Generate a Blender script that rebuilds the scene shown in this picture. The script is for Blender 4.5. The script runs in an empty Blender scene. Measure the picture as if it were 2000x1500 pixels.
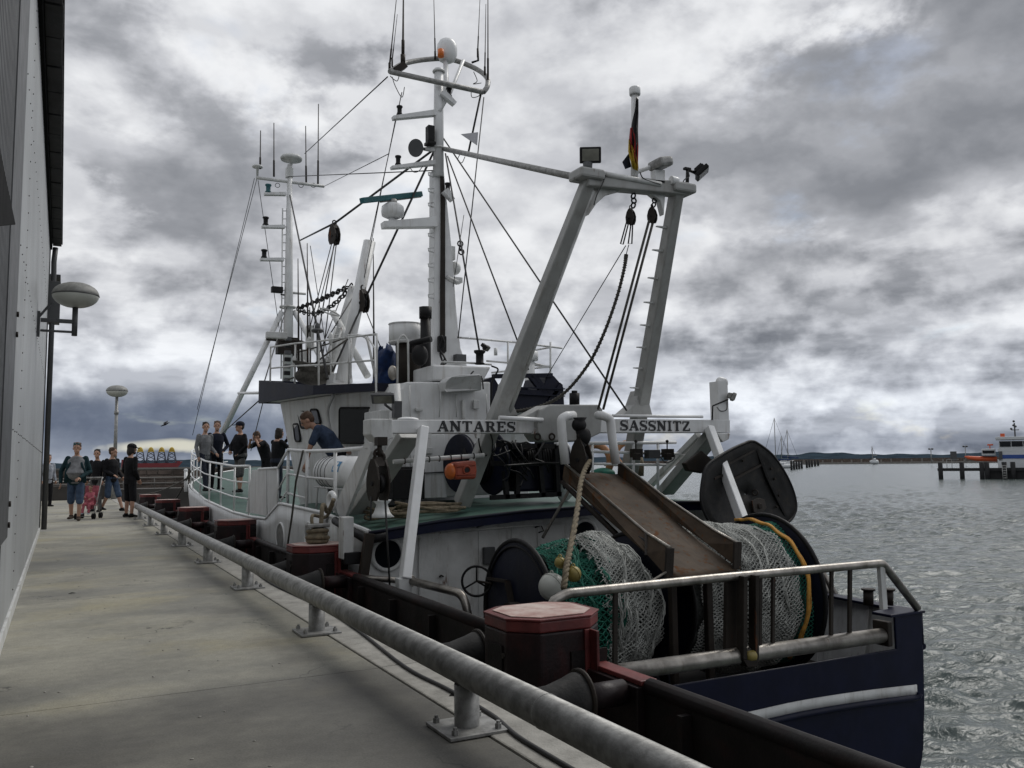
import bpy, math, random
from mathutils import Vector as V, Matrix
random.seed(7)
R = math.radians
sc = bpy.context.scene
COL = sc.collection
sc.cycles.max_bounces = 4; sc.cycles.diffuse_bounces = 2; sc.cycles.glossy_bounces = 2
# ---------------------------------------------------------------- camera
FPX, EYE = 1675.0, V((0, 0, 1.25))
YAW, PITCH, ROLL = R(27.7), R(5.27), R(0.63)
fw = V((math.sin(YAW)*math.cos(PITCH), math.cos(YAW)*math.cos(PITCH), math.sin(PITCH)))
rt0 = V((math.cos(YAW), -math.sin(YAW), 0)); up0 = rt0.cross(fw)
cx = rt0*math.cos(ROLL) - up0*math.sin(ROLL); cy = rt0*math.sin(ROLL) + up0*math.cos(ROLL)
cam = bpy.data.cameras.new('camera'); co = bpy.data.objects.new('camera', cam); COL.objects.link(co)
cam.sensor_width = 36; cam.lens = FPX*36/2000; cam.clip_start = 0.05; cam.clip_end = 30000
co.matrix_world = Matrix(((cx.x, cy.x, -fw.x, EYE.x), (cx.y, cy.y, -fw.y, EYE.y), (cx.z, cy.z, -fw.z, EYE.z), (0, 0, 0, 1)))
sc.camera = co
def ray(px, py): return fw + cx*((px-1000)/FPX) - cy*((py-750)/FPX)
def atY(px, py, y): d = ray(px, py); return EYE + d*((y-EYE.y)/d.y)
def atX(px, py, x): d = ray(px, py); return EYE + d*((x-EYE.x)/d.x)
def atZ(px, py, z): d = ray(px, py); return EYE + d*((z-EYE.z)/d.z)
def atP(px, py, a, b, off=0.0):       # on the vertical plane through plan points a, b
    n = V((b[1]-a[1], a[0]-b[0], 0)).normalized()
    if n.dot(V((a[0], a[1], 0))) > 0: n = -n
    d = ray(px, py); return EYE + d*((n.dot(V((a[0], a[1], 0))-EYE)-off)/n.dot(d))
# ---------------------------------------------------------------- light
sc.view_settings.view_transform = 'Standard'; sc.view_settings.look = 'None'
sc.view_settings.gamma = 1; sc.view_settings.use_curve_mapping = False
sc.view_settings.exposure = 0.22
SUN_EL, SUN_AZ = R(48), R(70)         # azimuth measured from +Y towards +X
sd = V((math.sin(SUN_AZ)*math.cos(SUN_EL), math.cos(SUN_AZ)*math.cos(SUN_EL), math.sin(SUN_EL)))
sl = bpy.data.lights.new('sun', 'SUN'); sl.energy = 1.15; sl.angle = R(25); sl.color = (1, .97, .92)
so = bpy.data.objects.new('sun', sl); COL.objects.link(so); so.rotation_euler = sd.to_track_quat('Z', 'Y').to_euler(); so.location = (0, 0, 40)
W = bpy.data.worlds.new('World'); sc.world = W; W.use_nodes = True
class NT:
    def __init__(s, nt): s.t = nt; s.n = nt.nodes; s.l = nt.links
    def node(s, typ, ins=None, **kw):
        n = s.n.new(typ)
        for k, v in kw.items(): setattr(n, k, v)
        if ins:
            for k, v in ins.items():
                sk = n.inputs[k]
                if isinstance(v, bpy.types.NodeSocket): s.l.new(v, sk)
                else: sk.default_value = v
        return n
    def m(s, op, a, b=0.0, c=None, clamp=False):
        n = s.n.new('ShaderNodeMath'); n.operation = op; n.use_clamp = clamp
        for i, v in enumerate((a, b) if c is None else (a, b, c)):
            if isinstance(v, bpy.types.NodeSocket): s.l.new(v, n.inputs[i])
            else: n.inputs[i].default_value = v
        return n.outputs[0]
    def noise(s, vec, scale, detail=4, rough=.55, dist=0, out=0):
        return s.node('ShaderNodeTexNoise', {'Vector': vec, 'Scale': scale, 'Detail': detail, 'Roughness': rough, 'Distortion': dist}).outputs[out]
    def ramp(s, fac, stops, interp='LINEAR'):
        n = s.node('ShaderNodeValToRGB', {'Fac': fac}); r = n.color_ramp; r.interpolation = interp
        while len(r.elements) < len(stops): r.elements.new(0.5)
        for e, (p, c) in zip(r.elements, stops):
            e.position = p; e.color = (c, c, c, 1) if not isinstance(c, tuple) else (*c, 1)
        return n.outputs[0]
    def mix(s, fac, a, b, blend='MIX'):
        n = s.n.new('ShaderNodeMix'); n.data_type = 'RGBA'; n.blend_type = blend
        for i, v in ((0, fac), (6, a), (7, b)):
            if isinstance(v, bpy.types.NodeSocket): s.l.new(v, n.inputs[i])
            elif i == 0: n.inputs[i].default_value = v
            else: n.inputs[i].default_value = (*v, 1)
        return n.outputs[2]
    def mr(s, v, a, b, c=0.0, d=1.0, smooth=True):
        n = s.node('ShaderNodeMapRange', {0: v, 1: a, 2: b, 3: c, 4: d})
        if smooth: n.interpolation_type = 'SMOOTHSTEP'
        return n.outputs[0]
def world():
    t = NT(W.node_tree); t.n.clear()
    d = t.node('ShaderNodeTexCoord').outputs['Generated']
    s = t.node('ShaderNodeSeparateXYZ', {0: d}); z = t.m('MAXIMUM', s.outputs[2], 0.0)
    k = t.m('DIVIDE', 1.0, t.m('ADD', z, 0.30))
    p = t.node('ShaderNodeCombineXYZ', {0: t.m('MULTIPLY', s.outputs[0], k), 1: t.m('MULTIPLY', s.outputs[1], k), 2: t.m('MULTIPLY', z, 1.6)}).outputs[0]
    big = t.noise(p, 1.15, 8, .58, .1)
    mid = t.noise(t.node('ShaderNodeVectorMath', {0: p, 1: (3.1, 7.7, 1.3)}, operation='ADD').outputs[0], 2.9, 7, .56, .2)
    q = t.node('ShaderNodeVectorMath', {0: d, 1: (1, 1, 1.45)}, operation='MULTIPLY').outputs[0]
    cum = t.noise(q, 9.0, 8, .56, .1)
    low = t.mr(s.outputs[2], .30, .05)
    # billows: heaps of cloud in relief, lit from above
    up = t.node('ShaderNodeVectorMath', {0: q, 1: (0, 0, .04)}, operation='ADD').outputs[0]
    cum2 = t.noise(up, 9.0, 4, .5, .1)
    lit = t.mr(t.m('SUBTRACT', cum, cum2), -.10, .12, -.5, .5, False)
    def blob(px, py, wx, wy, amp, sh=1.0):
        # heavier or thinner bank of cloud around one direction of the sky, with a ragged edge
        c = ray(px, py).normalized(); az = V((c.y, -c.x, 0)).normalized(); e = c.cross(az)*-1
        da = t.node('ShaderNodeVectorMath', {0: d, 1: tuple(az/(wx/FPX))}, operation='DOT_PRODUCT').outputs['Value']
        de = t.node('ShaderNodeVectorMath', {0: d, 1: tuple(e/(wy/FPX))}, operation='DOT_PRODUCT').outputs['Value']
        off = t.m('MULTIPLY', t.m('SUBTRACT', cum, .5), 1.6*sh)
        fr = t.node('ShaderNodeVectorMath', {0: d, 1: tuple(c)}, operation='DOT_PRODUCT').outputs['Value']
        r2 = t.m('ADD', t.m('POWER', t.m('ADD', da, off), 2.0), t.m('POWER', t.m('ADD', de, off), 2.0))
        return t.m('MULTIPLY', t.m('MULTIPLY', t.mr(r2, 1.9, 0.1), t.m('GREATER_THAN', fr, 0.0)), amp)
    tot = None
    for b in BLOBS: v = blob(*b); tot = v if tot is None else t.m('ADD', tot, v)
    n1 = t.m('ADD', big, tot)
    # thin bright overcast behind, grey masses in front, dark bellies nearest
    bright = t.m('ADD', t.mr(mid, .28, .72, .50, .80, False), t.m('MULTIPLY', lit, .16))
    m1 = t.mr(t.m('ADD', t.m('MULTIPLY', n1, .55), t.m('MULTIPLY', mid, .45)), .535, .455)
    grey = t.m('ADD', t.mr(mid, .3, .7, .34, .56, False), t.m('MULTIPLY', lit, .22))
    v = t.m('ADD', bright, t.m('MULTIPLY', m1, t.m('SUBTRACT', grey, bright)))
    m2 = t.m('MULTIPLY', t.mr(n1, .44, .25), .88)
    dark = t.m('ADD', t.mr(mid, .3, .7, .17, .32, False), t.m('MULTIPLY', lit, .10))
    v = t.m('ADD', v, t.m('MULTIPLY', m2, t.m('SUBTRACT', dark, v)))
    # distant cumulus: layered banks, each with a grey flat base and a lit top
    q3 = t.node('ShaderNodeVectorMath', {0: d, 1: (1, 1, 4.6)}, operation='MULTIPLY').outputs[0]
    bank = t.noise(q3, 4.6, 8, .6, .1)
    lc = t.m('ADD', t.mr(bank, .37, .62, .27, .66, False), t.m('MULTIPLY', lit, .50))
    lc = t.m('ADD', lc, t.m('MULTIPLY', tot, .45))
    v = t.m('ADD', v, t.m('MULTIPLY', t.m('MULTIPLY', low, .80), t.m('SUBTRACT', lc, v)))
    v = t.m('MULTIPLY_ADD', v, .93, .005)
    col = t.ramp(v, [(.10, (.13, .14, .16)), (.30, (.275, .285, .31)), (.50, (.48, .49, .52)), (.70, (.70, .71, .73)), (.92, (.92, .925, .93))])
    rb = t.m('MAXIMUM', blob(300, 838, 430, 66, 1.0, .45), blob(1250, 872, 900, 18, .35, .5))
    col = t.mix(t.m('MULTIPLY', rb, .9, clamp=True), col, t.mix(t.mr(cum, .35, .65), (.095, .115, .16), (.16, .185, .235)))
    lowt = t.mr(s.outputs[2], .22, .0)
    col = t.mix(t.m('MULTIPLY', lowt, .35), col, t.mix(1.0, col, (.76, .88, 1.06), 'MULTIPLY'))
    glow = blob(318, 874, 85, 10, .7, 2.4)
    col = t.mix(t.m('MULTIPLY', glow, .9, clamp=True), col, (.80, .77, .62))
    below = t.mr(s.outputs[2], -.02, .004)
    col = t.mix(below, (.12, .14, .15), col)
    sky = t.node('ShaderNodeTexSky'); sky.sky_type = 'NISHITA'; sky.sun_disc = False
    sky.sun_elevation = SUN_EL; sky.sun_rotation = SUN_AZ
    b1 = t.node('ShaderNodeBackground', {'Color': sky.outputs[0], 'Strength': .09})
    b2 = t.node('ShaderNodeBackground', {'Color': col, 'Strength': 1.0})
    gap = t.m('MULTIPLY', t.mr(mid, .60, .72), .3)
    ms = t.node('ShaderNodeMixShader', {0: gap, 1: b2.outputs[0], 2: b1.outputs[0]})
    o = t.node('ShaderNodeOutputWorld'); t.l.new(ms.outputs[0], o.inputs['Surface'])
    W.cycles.sampling_method = 'MANUAL'; W.cycles.sample_map_resolution = 256
# px, py, half width, half height, amount
BLOBS = [(360, 190, 300, 190, -.20), (1700, 230, 460, 150, -.22), (1880, 100, 240, 100, -.10), (1500, 530, 170, 55, -.12),
         (200, 500, 220, 120, .10), (900, 330, 240, 340, .10), (700, 60, 260, 110, .08), (1780, 40, 160, 50, .10), (280, 740, 240, 45, .14),
         (1150, 560, 260, 120, .10), (1850, 805, 260, 34, .26), (1250, 800, 500, 26, .12), (1580, 850, 200, 22, .16)]
world()
# ---------------------------------------------------------------- mesh builder
WL = {}
def frame(t, ref=None):
    t = t.normalized(); r = V((0, 0, 1)) if ref is None else ref
    if abs(t.dot(r.normalized())) > .97: r = V((0, 1, 0)) if abs(t.y) < .9 else V((1, 0, 0))
    a = r.cross(t).normalized(); return a, t.cross(a)
class MB:
    def __init__(s): s.v = []; s.f = []; s.s = []
    def add(s, vs, fs, sm=False):
        o = len(s.v); s.v += [V(p) for p in vs]
        for i, f in enumerate(fs):
            s.f.append([k+o for k in f]); s.s.append(sm if isinstance(sm, bool) else sm[i])
        return s
    def box(s, c, d, rot=None):
        c = V(c); vs = []
        for x in (-.5, .5):
            for y in (-.5, .5):
                for z in (-.5, .5):
                    p = V((x*d[0], y*d[1], z*d[2])); vs.append(c + (rot @ p if rot else p))
        return s.add(vs, [(0, 1, 3, 2), (4, 6, 7, 5), (0, 4, 5, 1), (2, 3, 7, 6), (0, 2, 6, 4), (1, 5, 7, 3)])
    def bb(s, a, b): a = V(a); b = V(b); return s.box((a+b)/2, [abs(b[i]-a[i]) for i in range(3)])
    def bar(s, p, q, w, h, ref=None, w2=None, h2=None):     # w along side, h along up
        p, q = V(p), V(q); a, b = frame(q-p, ref); w2 = w2 or w; h2 = h2 or h
        vs = [p+a*(i*w/2)+b*(j*h/2) for i, j in ((-1, -1), (1, -1), (1, 1), (-1, 1))]+[q+a*(i*w2/2)+b*(j*h2/2) for i, j in ((-1, -1), (1, -1), (1, 1), (-1, 1))]
        return s.add(vs, [(3, 2, 1, 0), (4, 5, 6, 7), (0, 1, 5, 4), (1, 2, 6, 5), (2, 3, 7, 6), (3, 0, 4, 7)])
    def tube(s, pts, r, n=8, cap=True, closed=False):
        pts = [V(p) for p in pts]; m = len(pts); rr = r if isinstance(r, (list, tuple)) else [r]*m
        vs = []; fs = []; sm = []; a = None
        for i, p in enumerate(pts):
            if closed: t = (pts[(i+1) % m]-pts[i-1])
            else: t = pts[min(i+1, m-1)]-pts[max(i-1, 0)]
            if t.length < 1e-9: t = V((0, 0, 1))
            t.normalize()
            if a is None: a, b = frame(t)
            else:
                a = a - t*a.dot(t)
                if a.length < 1e-6: a, b = frame(t)
                a.normalize(); b = t.cross(a)
            vs += [p+(a*math.cos(2*math.pi*k/n)+b*math.sin(2*math.pi*k/n))*rr[i] for k in range(n)]
        for i in range(m if closed else m-1):
            j = (i+1) % m
            for k in range(n): fs.append((i*n+k, i*n+(k+1) % n, j*n+(k+1) % n, j*n+k)); sm.append(True)
        if cap and not closed:
            fs.append(tuple(range(n))[::-1]); sm.append(False); fs.append(tuple((m-1)*n+k for k in range(n))); sm.append(False)
        return s.add(vs, fs, sm)
    def lathe(s, prof, c, ax=(0, 0, 1), n=20, smooth=True):
        c = V(c); t = V(ax).normalized(); a, b = frame(t); vs = []; fs = []; m = len(prof); sm = []
        for r, z in prof: vs += [c+t*z+(a*math.cos(2*math.pi*k/n)+b*math.sin(2*math.pi*k/n))*max(r, 1e-4) for k in range(n)]
        for i in range(m-1):
            for k in range(n): fs.append((i*n+k, i*n+(k+1) % n, (i+1)*n+(k+1) % n, (i+1)*n+k)); sm.append(smooth)
        fs.append(tuple(range(n))[::-1]); fs.append(tuple((m-1)*n+k for k in range(n))); sm += [False, False]
        return s.add(vs, fs, sm)
    def cyl(s, p, q, r, n=16): p, q = V(p), V(q); return s.lathe([(r, 0), (r, (q-p).length)], p, q-p, n)
    def ell(s, c, rx, ry=None, rz=None, n=14, m=9, rot=None):
        ry = ry or rx; rz = rz or rx; c = V(c); vs = []; fs = []
        for i in range(m+1):
            th = math.pi*i/m
            for k in range(n):
                ph = 2*math.pi*k/n; p = V((rx*math.sin(th)*math.cos(ph), ry*math.sin(th)*math.sin(ph), rz*math.cos(th))); vs.append(c+(rot @ p if rot else p))
        for i in range(m):
            for k in range(n): fs.append((i*n+k, (i+1)*n+k, (i+1)*n+(k+1) % n, i*n+(k+1) % n))
        return s.add(vs, fs, True)
    def torus(s, c, ax, Rr, r, n=24, k=8, sc_=(1, 1)):
        a, b = frame(V(ax)); c = V(c)
        return s.tube([c+(a*math.cos(2*math.pi*i/n)*sc_[0]+b*math.sin(2*math.pi*i/n)*sc_[1])*Rr for i in range(n)], r, k, closed=True)
    def prism(s, poly, vec, sm=False):
        poly = [V(p) for p in poly]; n = len(poly); vec = V(vec)
        return s.add(poly+[p+vec for p in poly], [tuple(range(n))[::-1], tuple(range(n, 2*n))]+[(i, (i+1) % n, (i+1) % n+n, i+n) for i in range(n)], sm)
    def plate(s, poly, t):
        poly = [V(p) for p in poly]; nn = V((0, 0, 0))
        for i in range(len(poly)): nn += (poly[i]-poly[0]).cross(poly[(i+1) % len(poly)]-poly[0])
        nn.normalize(); return s.prism([p-nn*t/2 for p in poly], nn*t)
    def grid(s, rows, sm=True, closed=False):
        m = len(rows); n = len(rows[0]); vs = [p for r in rows for p in r]; fs = []
        for i in range(m-1):
            for k in range(n if closed else n-1): fs.append((i*n+k, i*n+(k+1) % n, (i+1)*n+(k+1) % n, (i+1)*n+k))
        return s.add(vs, fs, sm)
    def loft(s, secs, side, n=12):       # secs: (centre, half width along side, half depth)
        rings = []; m = len(secs); side = V(side)
        for i, (c, ra, rb) in enumerate(secs):
            c = V(c); t = (V(secs[min(i+1, m-1)][0])-V(secs[max(i-1, 0)][0])).normalized()
            a = (side-t*side.dot(t)).normalized(); b = t.cross(a)
            rings.append([c+a*ra*math.cos(2*math.pi*k/n)+b*rb*math.sin(2*math.pi*k/n) for k in range(n)])
        s.grid(rings, True, True); o = len(s.v)-n*m
        s.f.append([o+k for k in range(n)][::-1]); s.f.append([o+(m-1)*n+k for k in range(n)]); s.s += [False, False]
        return s
    def mesh(s, name, off=V((0, 0, 0))):
        me = bpy.data.meshes.new(name); me.from_pydata([tuple(p-off) for p in s.v], [], s.f)
        me.polygons.foreach_set('use_smooth', s.s); me.update(); return me
    def build(s, name, mat, parent=None, bevel=0, at=None, thick=0):
        if not s.v: return None
        lo = [min(p[i] for p in s.v) for i in range(3)]; hi = [max(p[i] for p in s.v) for i in range(3)]
        c = V(at) if at is not None else V(((lo[0]+hi[0])/2, (lo[1]+hi[1])/2, (lo[2] if parent is None else (lo[2]+hi[2])/2)))
        o = bpy.data.objects.new(name, s.mesh(name, c)); COL.objects.link(o); o.data.materials.append(mat)
        o.location = c - (WL[parent.name] if parent else V((0, 0, 0))); WL[o.name] = c
        if parent: o.parent = parent
        if thick: m = o.modifiers.new('thick', 'SOLIDIFY'); m.thickness = thick; m.offset = 0
        if bevel: m = o.modifiers.new('bevel', 'BEVEL'); m.width = bevel; m.segments = 2; m.limit_method = 'ANGLE'; m.angle_limit = R(40)
        return o
def tag(o, label=None, cat=None, group=None, kind=None):
    if label: o['label'] = label
    if cat: o['category'] = cat
    if group: o['group'] = group
    if kind: o['kind'] = kind
    return o
def root(name, label, cat, loc, group=None):
    o = bpy.data.objects.new(name, None); COL.objects.link(o); o.location = V(loc); o.empty_display_size = .2; WL[o.name] = V(loc)
    return tag(o, label, cat, group)
def copy_tree(o, loc=None, label=None, parent=None):
    c = o.copy(); COL.objects.link(c); c.parent = parent
    if loc is not None: c.location = V(loc); WL[c.name] = V(loc)
    if label: c['label'] = label
    for ch in list(o.children): copy_tree(ch, None, None, c)
    return c
def zat(x, y, py):                       # height at plan point (x, y) seen on pixel row py
    lo, hi = -5.0, 40.0
    for _ in range(50):
        z = (lo+hi)/2; v = V((x, y, z))-EYE; row = 750-FPX*v.dot(cy)/v.dot(fw)
        if row > py: lo = z
        else: hi = z
    return z
def rnd(pts, r=.1, k=5):                # rounded corners on a polyline
    pts = [V(p) for p in pts]; out = [pts[0]]
    for i in range(1, len(pts)-1):
        a, b, c = pts[i-1], pts[i], pts[i+1]; ra = min(r, (a-b).length*.45, (c-b).length*.45)
        p = b+(a-b).normalized()*ra; q = b+(c-b).normalized()*ra
        out += [p*(1-u)**2+b*2*u*(1-u)+q*u*u for u in [j/k for j in range(k+1)]]
    return out+[pts[-1]]
def sag(p, q, d, k=12): p, q = V(p), V(q); return [p.lerp(q, i/k)-V((0, 0, 4*d*(i/k)*(1-i/k))) for i in range(k+1)]
def spline(pts, k=6):
    pts = [V(p) for p in pts]; out = []; P = [pts[0]]+pts+[pts[-1]]
    for i in range(1, len(P)-2):
        for j in range(k):
            t = j/k; a, b, c, d = P[i-1], P[i], P[i+1], P[i+2]
            out.append(.5*((2*b)+(c-a)*t+(2*a-5*b+4*c-d)*t*t+(3*b-a-3*c+d)*t**3))
    return out+[pts[-1]]
# ---------------------------------------------------------------- materials
def mat(name, col, rough=.5, metal=0.0, var=.15, vs=3.0, grime=None, gcol=(.05, .045, .04), rust=0.0, bump=.1, bs=40, stretch=(1, 1, .25), spec=.5, col2=None, rcol=(.16, .06, .025), gs=2.2):
    m = bpy.data.materials.new(name); m.use_nodes = True; t = NT(m.node_tree); b = t.n['Principled BSDF']
    pos = t.node('ShaderNodeNewGeometry').outputs['Position']
    n1 = t.noise(pos, vs, 3, .6)
    c = t.mix(t.mr(n1, .3, .7), tuple(x*(1-var) for x in col), col2 or tuple(min(1, x*(1+var*.6)) for x in col))
    rg = None
    if grime:
        sp = t.node('ShaderNodeVectorMath', {0: pos, 1: stretch}, operation='MULTIPLY').outputs[0]
        g = t.mr(t.noise(sp, gs*3, 5, .65), .48, .78)
        c = t.mix(t.m('MULTIPLY', g, grime), c, gcol)
    if rust:
        sp = t.node('ShaderNodeVectorMath', {0: pos, 1: (1.5, 1.5, .25)}, operation='MULTIPLY').outputs[0]
        g = t.mr(t.noise(sp, 5.5, 6, .7), .70-.28*rust, .78-.22*rust)
        c = t.mix(g, c, t.mix(t.noise(pos, 30, 3), rcol, tuple(x*.35 for x in rcol)))
        rg = t.m('MULTIPLY_ADD', g, .4, rough, clamp=True)
    t.l.new(c, b.inputs['Base Color'])
    rr = rg if rg is not None else t.m('MULTIPLY_ADD', t.noise(pos, vs*3, 3), .25, rough-.12, clamp=True)
    t.l.new(rr, b.inputs['Roughness']); b.inputs['Metallic'].default_value = metal; b.inputs['Specular IOR Level'].default_value = spec
    if bump:
        h = t.noise(pos, bs, 2, .6); bn = t.node('ShaderNodeBump', {'Height': h, 'Strength': bump, 'Distance': .01}); t.l.new(bn.outputs[0], b.inputs['Normal'])
    return m
M = {}
M['white'] = mat('ship white paint', (.69, .70, .70), .42, var=.08, grime=.60, gcol=(.34, .31, .26), rust=.16, bump=.14, bs=14, stretch=(1.4, 1.4, .12))
M['white_shade'] = mat('shade-darkened gantry white', (.34, .345, .335), .5, var=.12, grime=.65, gcol=(.19, .175, .15), rust=.16, bump=.12, stretch=(1, 1, .3))  # grimy white paint, base colour darkened to carry the gantry's shade
M['white_clean'] = mat('white gloss paint', (.80, .81, .81), .35, var=.06, grime=.16, gcol=(.35, .34, .30), bump=.04)
M['white_worn'] = mat('worn white paint', (.60, .61, .60), .5, var=.14, grime=.7, gcol=(.20, .18, .15), rust=.32, bump=.2)
M['navy'] = mat('navy hull paint', (.004, .006, .024), .42, spec=.22, var=.25, grime=.22, gcol=(.02, .02, .035), rust=.02, bump=.8, bs=2.2)
M['dkblue'] = mat('dark blue steel', (.007, .009, .022), .5, var=.3, grime=.4, gcol=(.03, .026, .026), rust=.06, bump=.15, spec=.22)
M['green_deck'] = mat('green deck paint', (.030, .085, .065), .55, var=.25, grime=.55, gcol=(.05, .06, .05), rust=.05, stretch=(1, 1, 1), bump=.2)
M['black'] = mat('black steel', (.009, .009, .010), .55, var=.3, grime=.5, gcol=(.03, .024, .02), bump=.2, spec=.25)
M['rubber'] = mat('black rubber', (.012, .012, .012), .8, var=.3, grime=.5, gcol=(.07, .065, .06), bump=.3)
M['wire'] = mat('wire rope', (.03, .03, .03), .6, var=.2, bump=0)
M['galv'] = mat('galvanised steel', (.31, .31, .30), .5, metal=.4, var=.3, vs=14, grime=.6, gcol=(.12, .115, .105), gs=5, stretch=(1, .6, 1), bump=.12, bs=60)
M['steel'] = mat('worn bare steel', (.34, .32, .29), .36, metal=.85, var=.3, vs=7, grime=.7, gcol=(.08, .06, .045), rust=.2, bump=.15)
M['dksteel'] = mat('dark rusty steel', (.026, .021, .017), .6, metal=.0, spec=.25, var=.35, grime=.5, gcol=(.03, .02, .015), rust=.3, bump=.25)
M['chute'] = mat('scoured rusty steel', (.070, .050, .034), .75, metal=.0, spec=.2, var=.35, vs=2, grime=.75, gcol=(.028, .022, .018), rust=.52, rcol=(.15, .062, .022), stretch=(2.5, .5, .5), bump=.15)
M['fred'] = mat('faded red fender paint', (.15, .026, .024), .5, var=.4, grime=.85, gcol=(.02, .014, .014), rust=.05, bump=.2, gs=1.1)
M['fbody'] = mat('tarred fender steel', (.015, .009, .010), .5, var=.5, spec=.3, grime=.55, gcol=(.085, .016, .014), bump=.25, stretch=(1, 1, .5), gs=.9)
M['doorblk'] = mat('black scuffed door steel', (.012, .012, .012), .6, var=.4, spec=.22, grime=.5, gcol=(.045, .038, .028), stretch=(1, 1, 1), bump=.2)
M['fredtop'] = mat('worn pink fender top', (.50, .30, .26), .6, var=.2, vs=6, grime=.4, gcol=(.17, .05, .045), stretch=(1, 1, 1), bump=.2, col2=(.60, .50, .45))
M['fblack'] = mat('blackened fender steel', (.010, .008, .008), .55, var=.4, grime=.35, gcol=(.05, .014, .012), spec=.22, bump=.25, stretch=(1, .4, 1))
M['glass'] = mat('dark window glass', (.008, .010, .013), .10, var=.1, bump=0, spec=.25)
M['orange'] = mat('orange plastic', (.62, .15, .03), .45, var=.2, grime=.5, gcol=(.15, .05, .03))
M['ring'] = mat('faded life ring orange', (.42, .20, .09), .6, var=.2)
M['redbox'] = mat('red faded box', (.30, .055, .025), .5, var=.3, grime=.6, gcol=(.07, .03, .02))
M['yellow'] = mat('yellow float', (.30, .235, .06), .5, var=.3, grime=.5, gcol=(.12, .10, .05), stretch=(1, 1, 1))
M['rope'] = mat('manila rope', (.20, .165, .11), .85, var=.35, vs=20, grime=.4, gcol=(.06, .05, .04), stretch=(1, 1, 1), bump=.8, bs=110)
M['rope_dk'] = mat('dark weathered rope', (.08, .075, .065), .85, var=.35, vs=20, bump=.8, bs=90)
M['net_w'] = mat('white netting twine', (.40, .41, .385), .8, var=.25, vs=8, grime=.4, gcol=(.20, .20, .18), stretch=(1, 1, 1), bump=0)
M['net_g'] = mat('green netting twine', (.008, .14, .095), .7, var=.4, vs=8, grime=.3, gcol=(.005, .03, .02), stretch=(1, 1, 1), bump=0)
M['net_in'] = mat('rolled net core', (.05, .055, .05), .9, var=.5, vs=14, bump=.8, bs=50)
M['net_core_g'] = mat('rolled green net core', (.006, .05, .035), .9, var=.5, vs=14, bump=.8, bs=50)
M['rope_or'] = mat('orange rope', (.48, .24, .04), .8, var=.25, vs=15, bump=.6, bs=90)
M['teal'] = mat('teal radar cover', (.012, .10, .115), .5, var=.15)
M['tarp'] = mat('blue tarpaulin', (.007, .026, .095), .6, spec=.3, var=.45, vs=9, bump=1.0, bs=9)
M['amber'] = mat('amber beacon', (.72, .17, .02), .3, var=.1)
M['lampglass'] = mat('milky lamp glass', (.50, .51, .47), .35, var=.08, grime=.25, gcol=(.25, .25, .2))
M['lamptop'] = mat('weathered lamp cap', (.26, .26, .245), .55, var=.2, grime=.6, gcol=(.10, .10, .09), vs=14)
M['wallw'] = mat('pale corrugated cladding', (.44, .455, .46), .38, metal=.15, var=.12, vs=.8, grime=.55, gcol=(.30, .29, .27), rust=.05, stretch=(1, 1.6, .06), bump=.05)
M['walld'] = mat('grey corrugated panel', (.07, .073, .076), .5, metal=.2, var=.15, grime=.3, gcol=(.05, .05, .05))
M['eave'] = mat('dark eave shingle', (.028, .028, .030), .7, var=.35, bump=.3)
M['plinth'] = mat('black plinth', (.006, .006, .006), .8, spec=.1)
M['curb'] = mat('pale kerb concrete', (.34, .33, .30), .85, var=.2, vs=5, grime=.6, gcol=(.12, .115, .10), stretch=(1, 1, 1), bump=.4, bs=60)
M['cable'] = mat('black cable', (.03, .03, .03), .6, var=.2)
M['lens'] = mat('floodlight lens', (.20, .20, .17), .15, var=.3)
M['stone'] = mat('breakwater stone', (.11, .085, .07), .9, var=.45, vs=1.2, bump=.6, bs=6)
M['mortar'] = mat('wall mortar', (.15, .13, .11), .9, var=.2)
M['conc'] = mat('far concrete', (.20, .19, .175), .85, var=.25, vs=.6)
M['quaydk'] = mat('dark quay wall', (.05, .045, .04), .8, var=.4, vs=.5)
M['timber'] = mat('dark jetty timber', (.014, .014, .015), .8, var=.3)
M['hill'] = mat('distant wooded hills', (.035, .052, .068), 1, var=.25, vs=.01, bump=0, spec=0)  # blue of the distance haze is mixed into the forest colour
M['shipred'] = mat('red cargo hull', (.20, .025, .03), .6, var=.1)
M['jyellow'] = mat('yellow jacket top', (.62, .45, .08), .6, var=.1)
M['jgrey'] = mat('grey lattice steel', (.07, .085, .12), .7, var=.1)
M['blue_stripe'] = mat('blue stripe paint', (.015, .06, .26), .4, var=.1)
M['sticker'] = mat('blue sticker', (.02, .22, .45), .5, var=.05, bump=0)
M['letter'] = mat('black lettering paint', (.012, .012, .014), .5, var=.1, bump=0)
M['flag_k'] = mat('flag black', (.012, .012, .012), .8); M['flag_r'] = mat('flag red', (.30, .02, .02), .8); M['flag_y'] = mat('flag gold', (.50, .34, .03), .8)
M['flag_p'] = mat('pale pennant cloth', (.45, .45, .47), .8)
M['white_far'] = mat('far white hull', (.55, .57, .58), .5, var=.05); M['orange_far'] = mat('far orange hull', (.60, .10, .03), .5, var=.1)
M['skin'] = mat('skin', (.40, .23, .16), .5, var=.08, bump=0); M['hair_d'] = mat('dark hair', (.02, .014, .01), .7); M['hair_b'] = mat('brown hair', (.075, .04, .022), .7)
M['eye'] = mat('eye', (.02, .02, .02), .2, bump=0)
def cloth(n, c): M[n] = mat(n.replace('_', ' '), c, .85, var=.3, vs=8, bump=1.0, bs=13, spec=.2)
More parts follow.
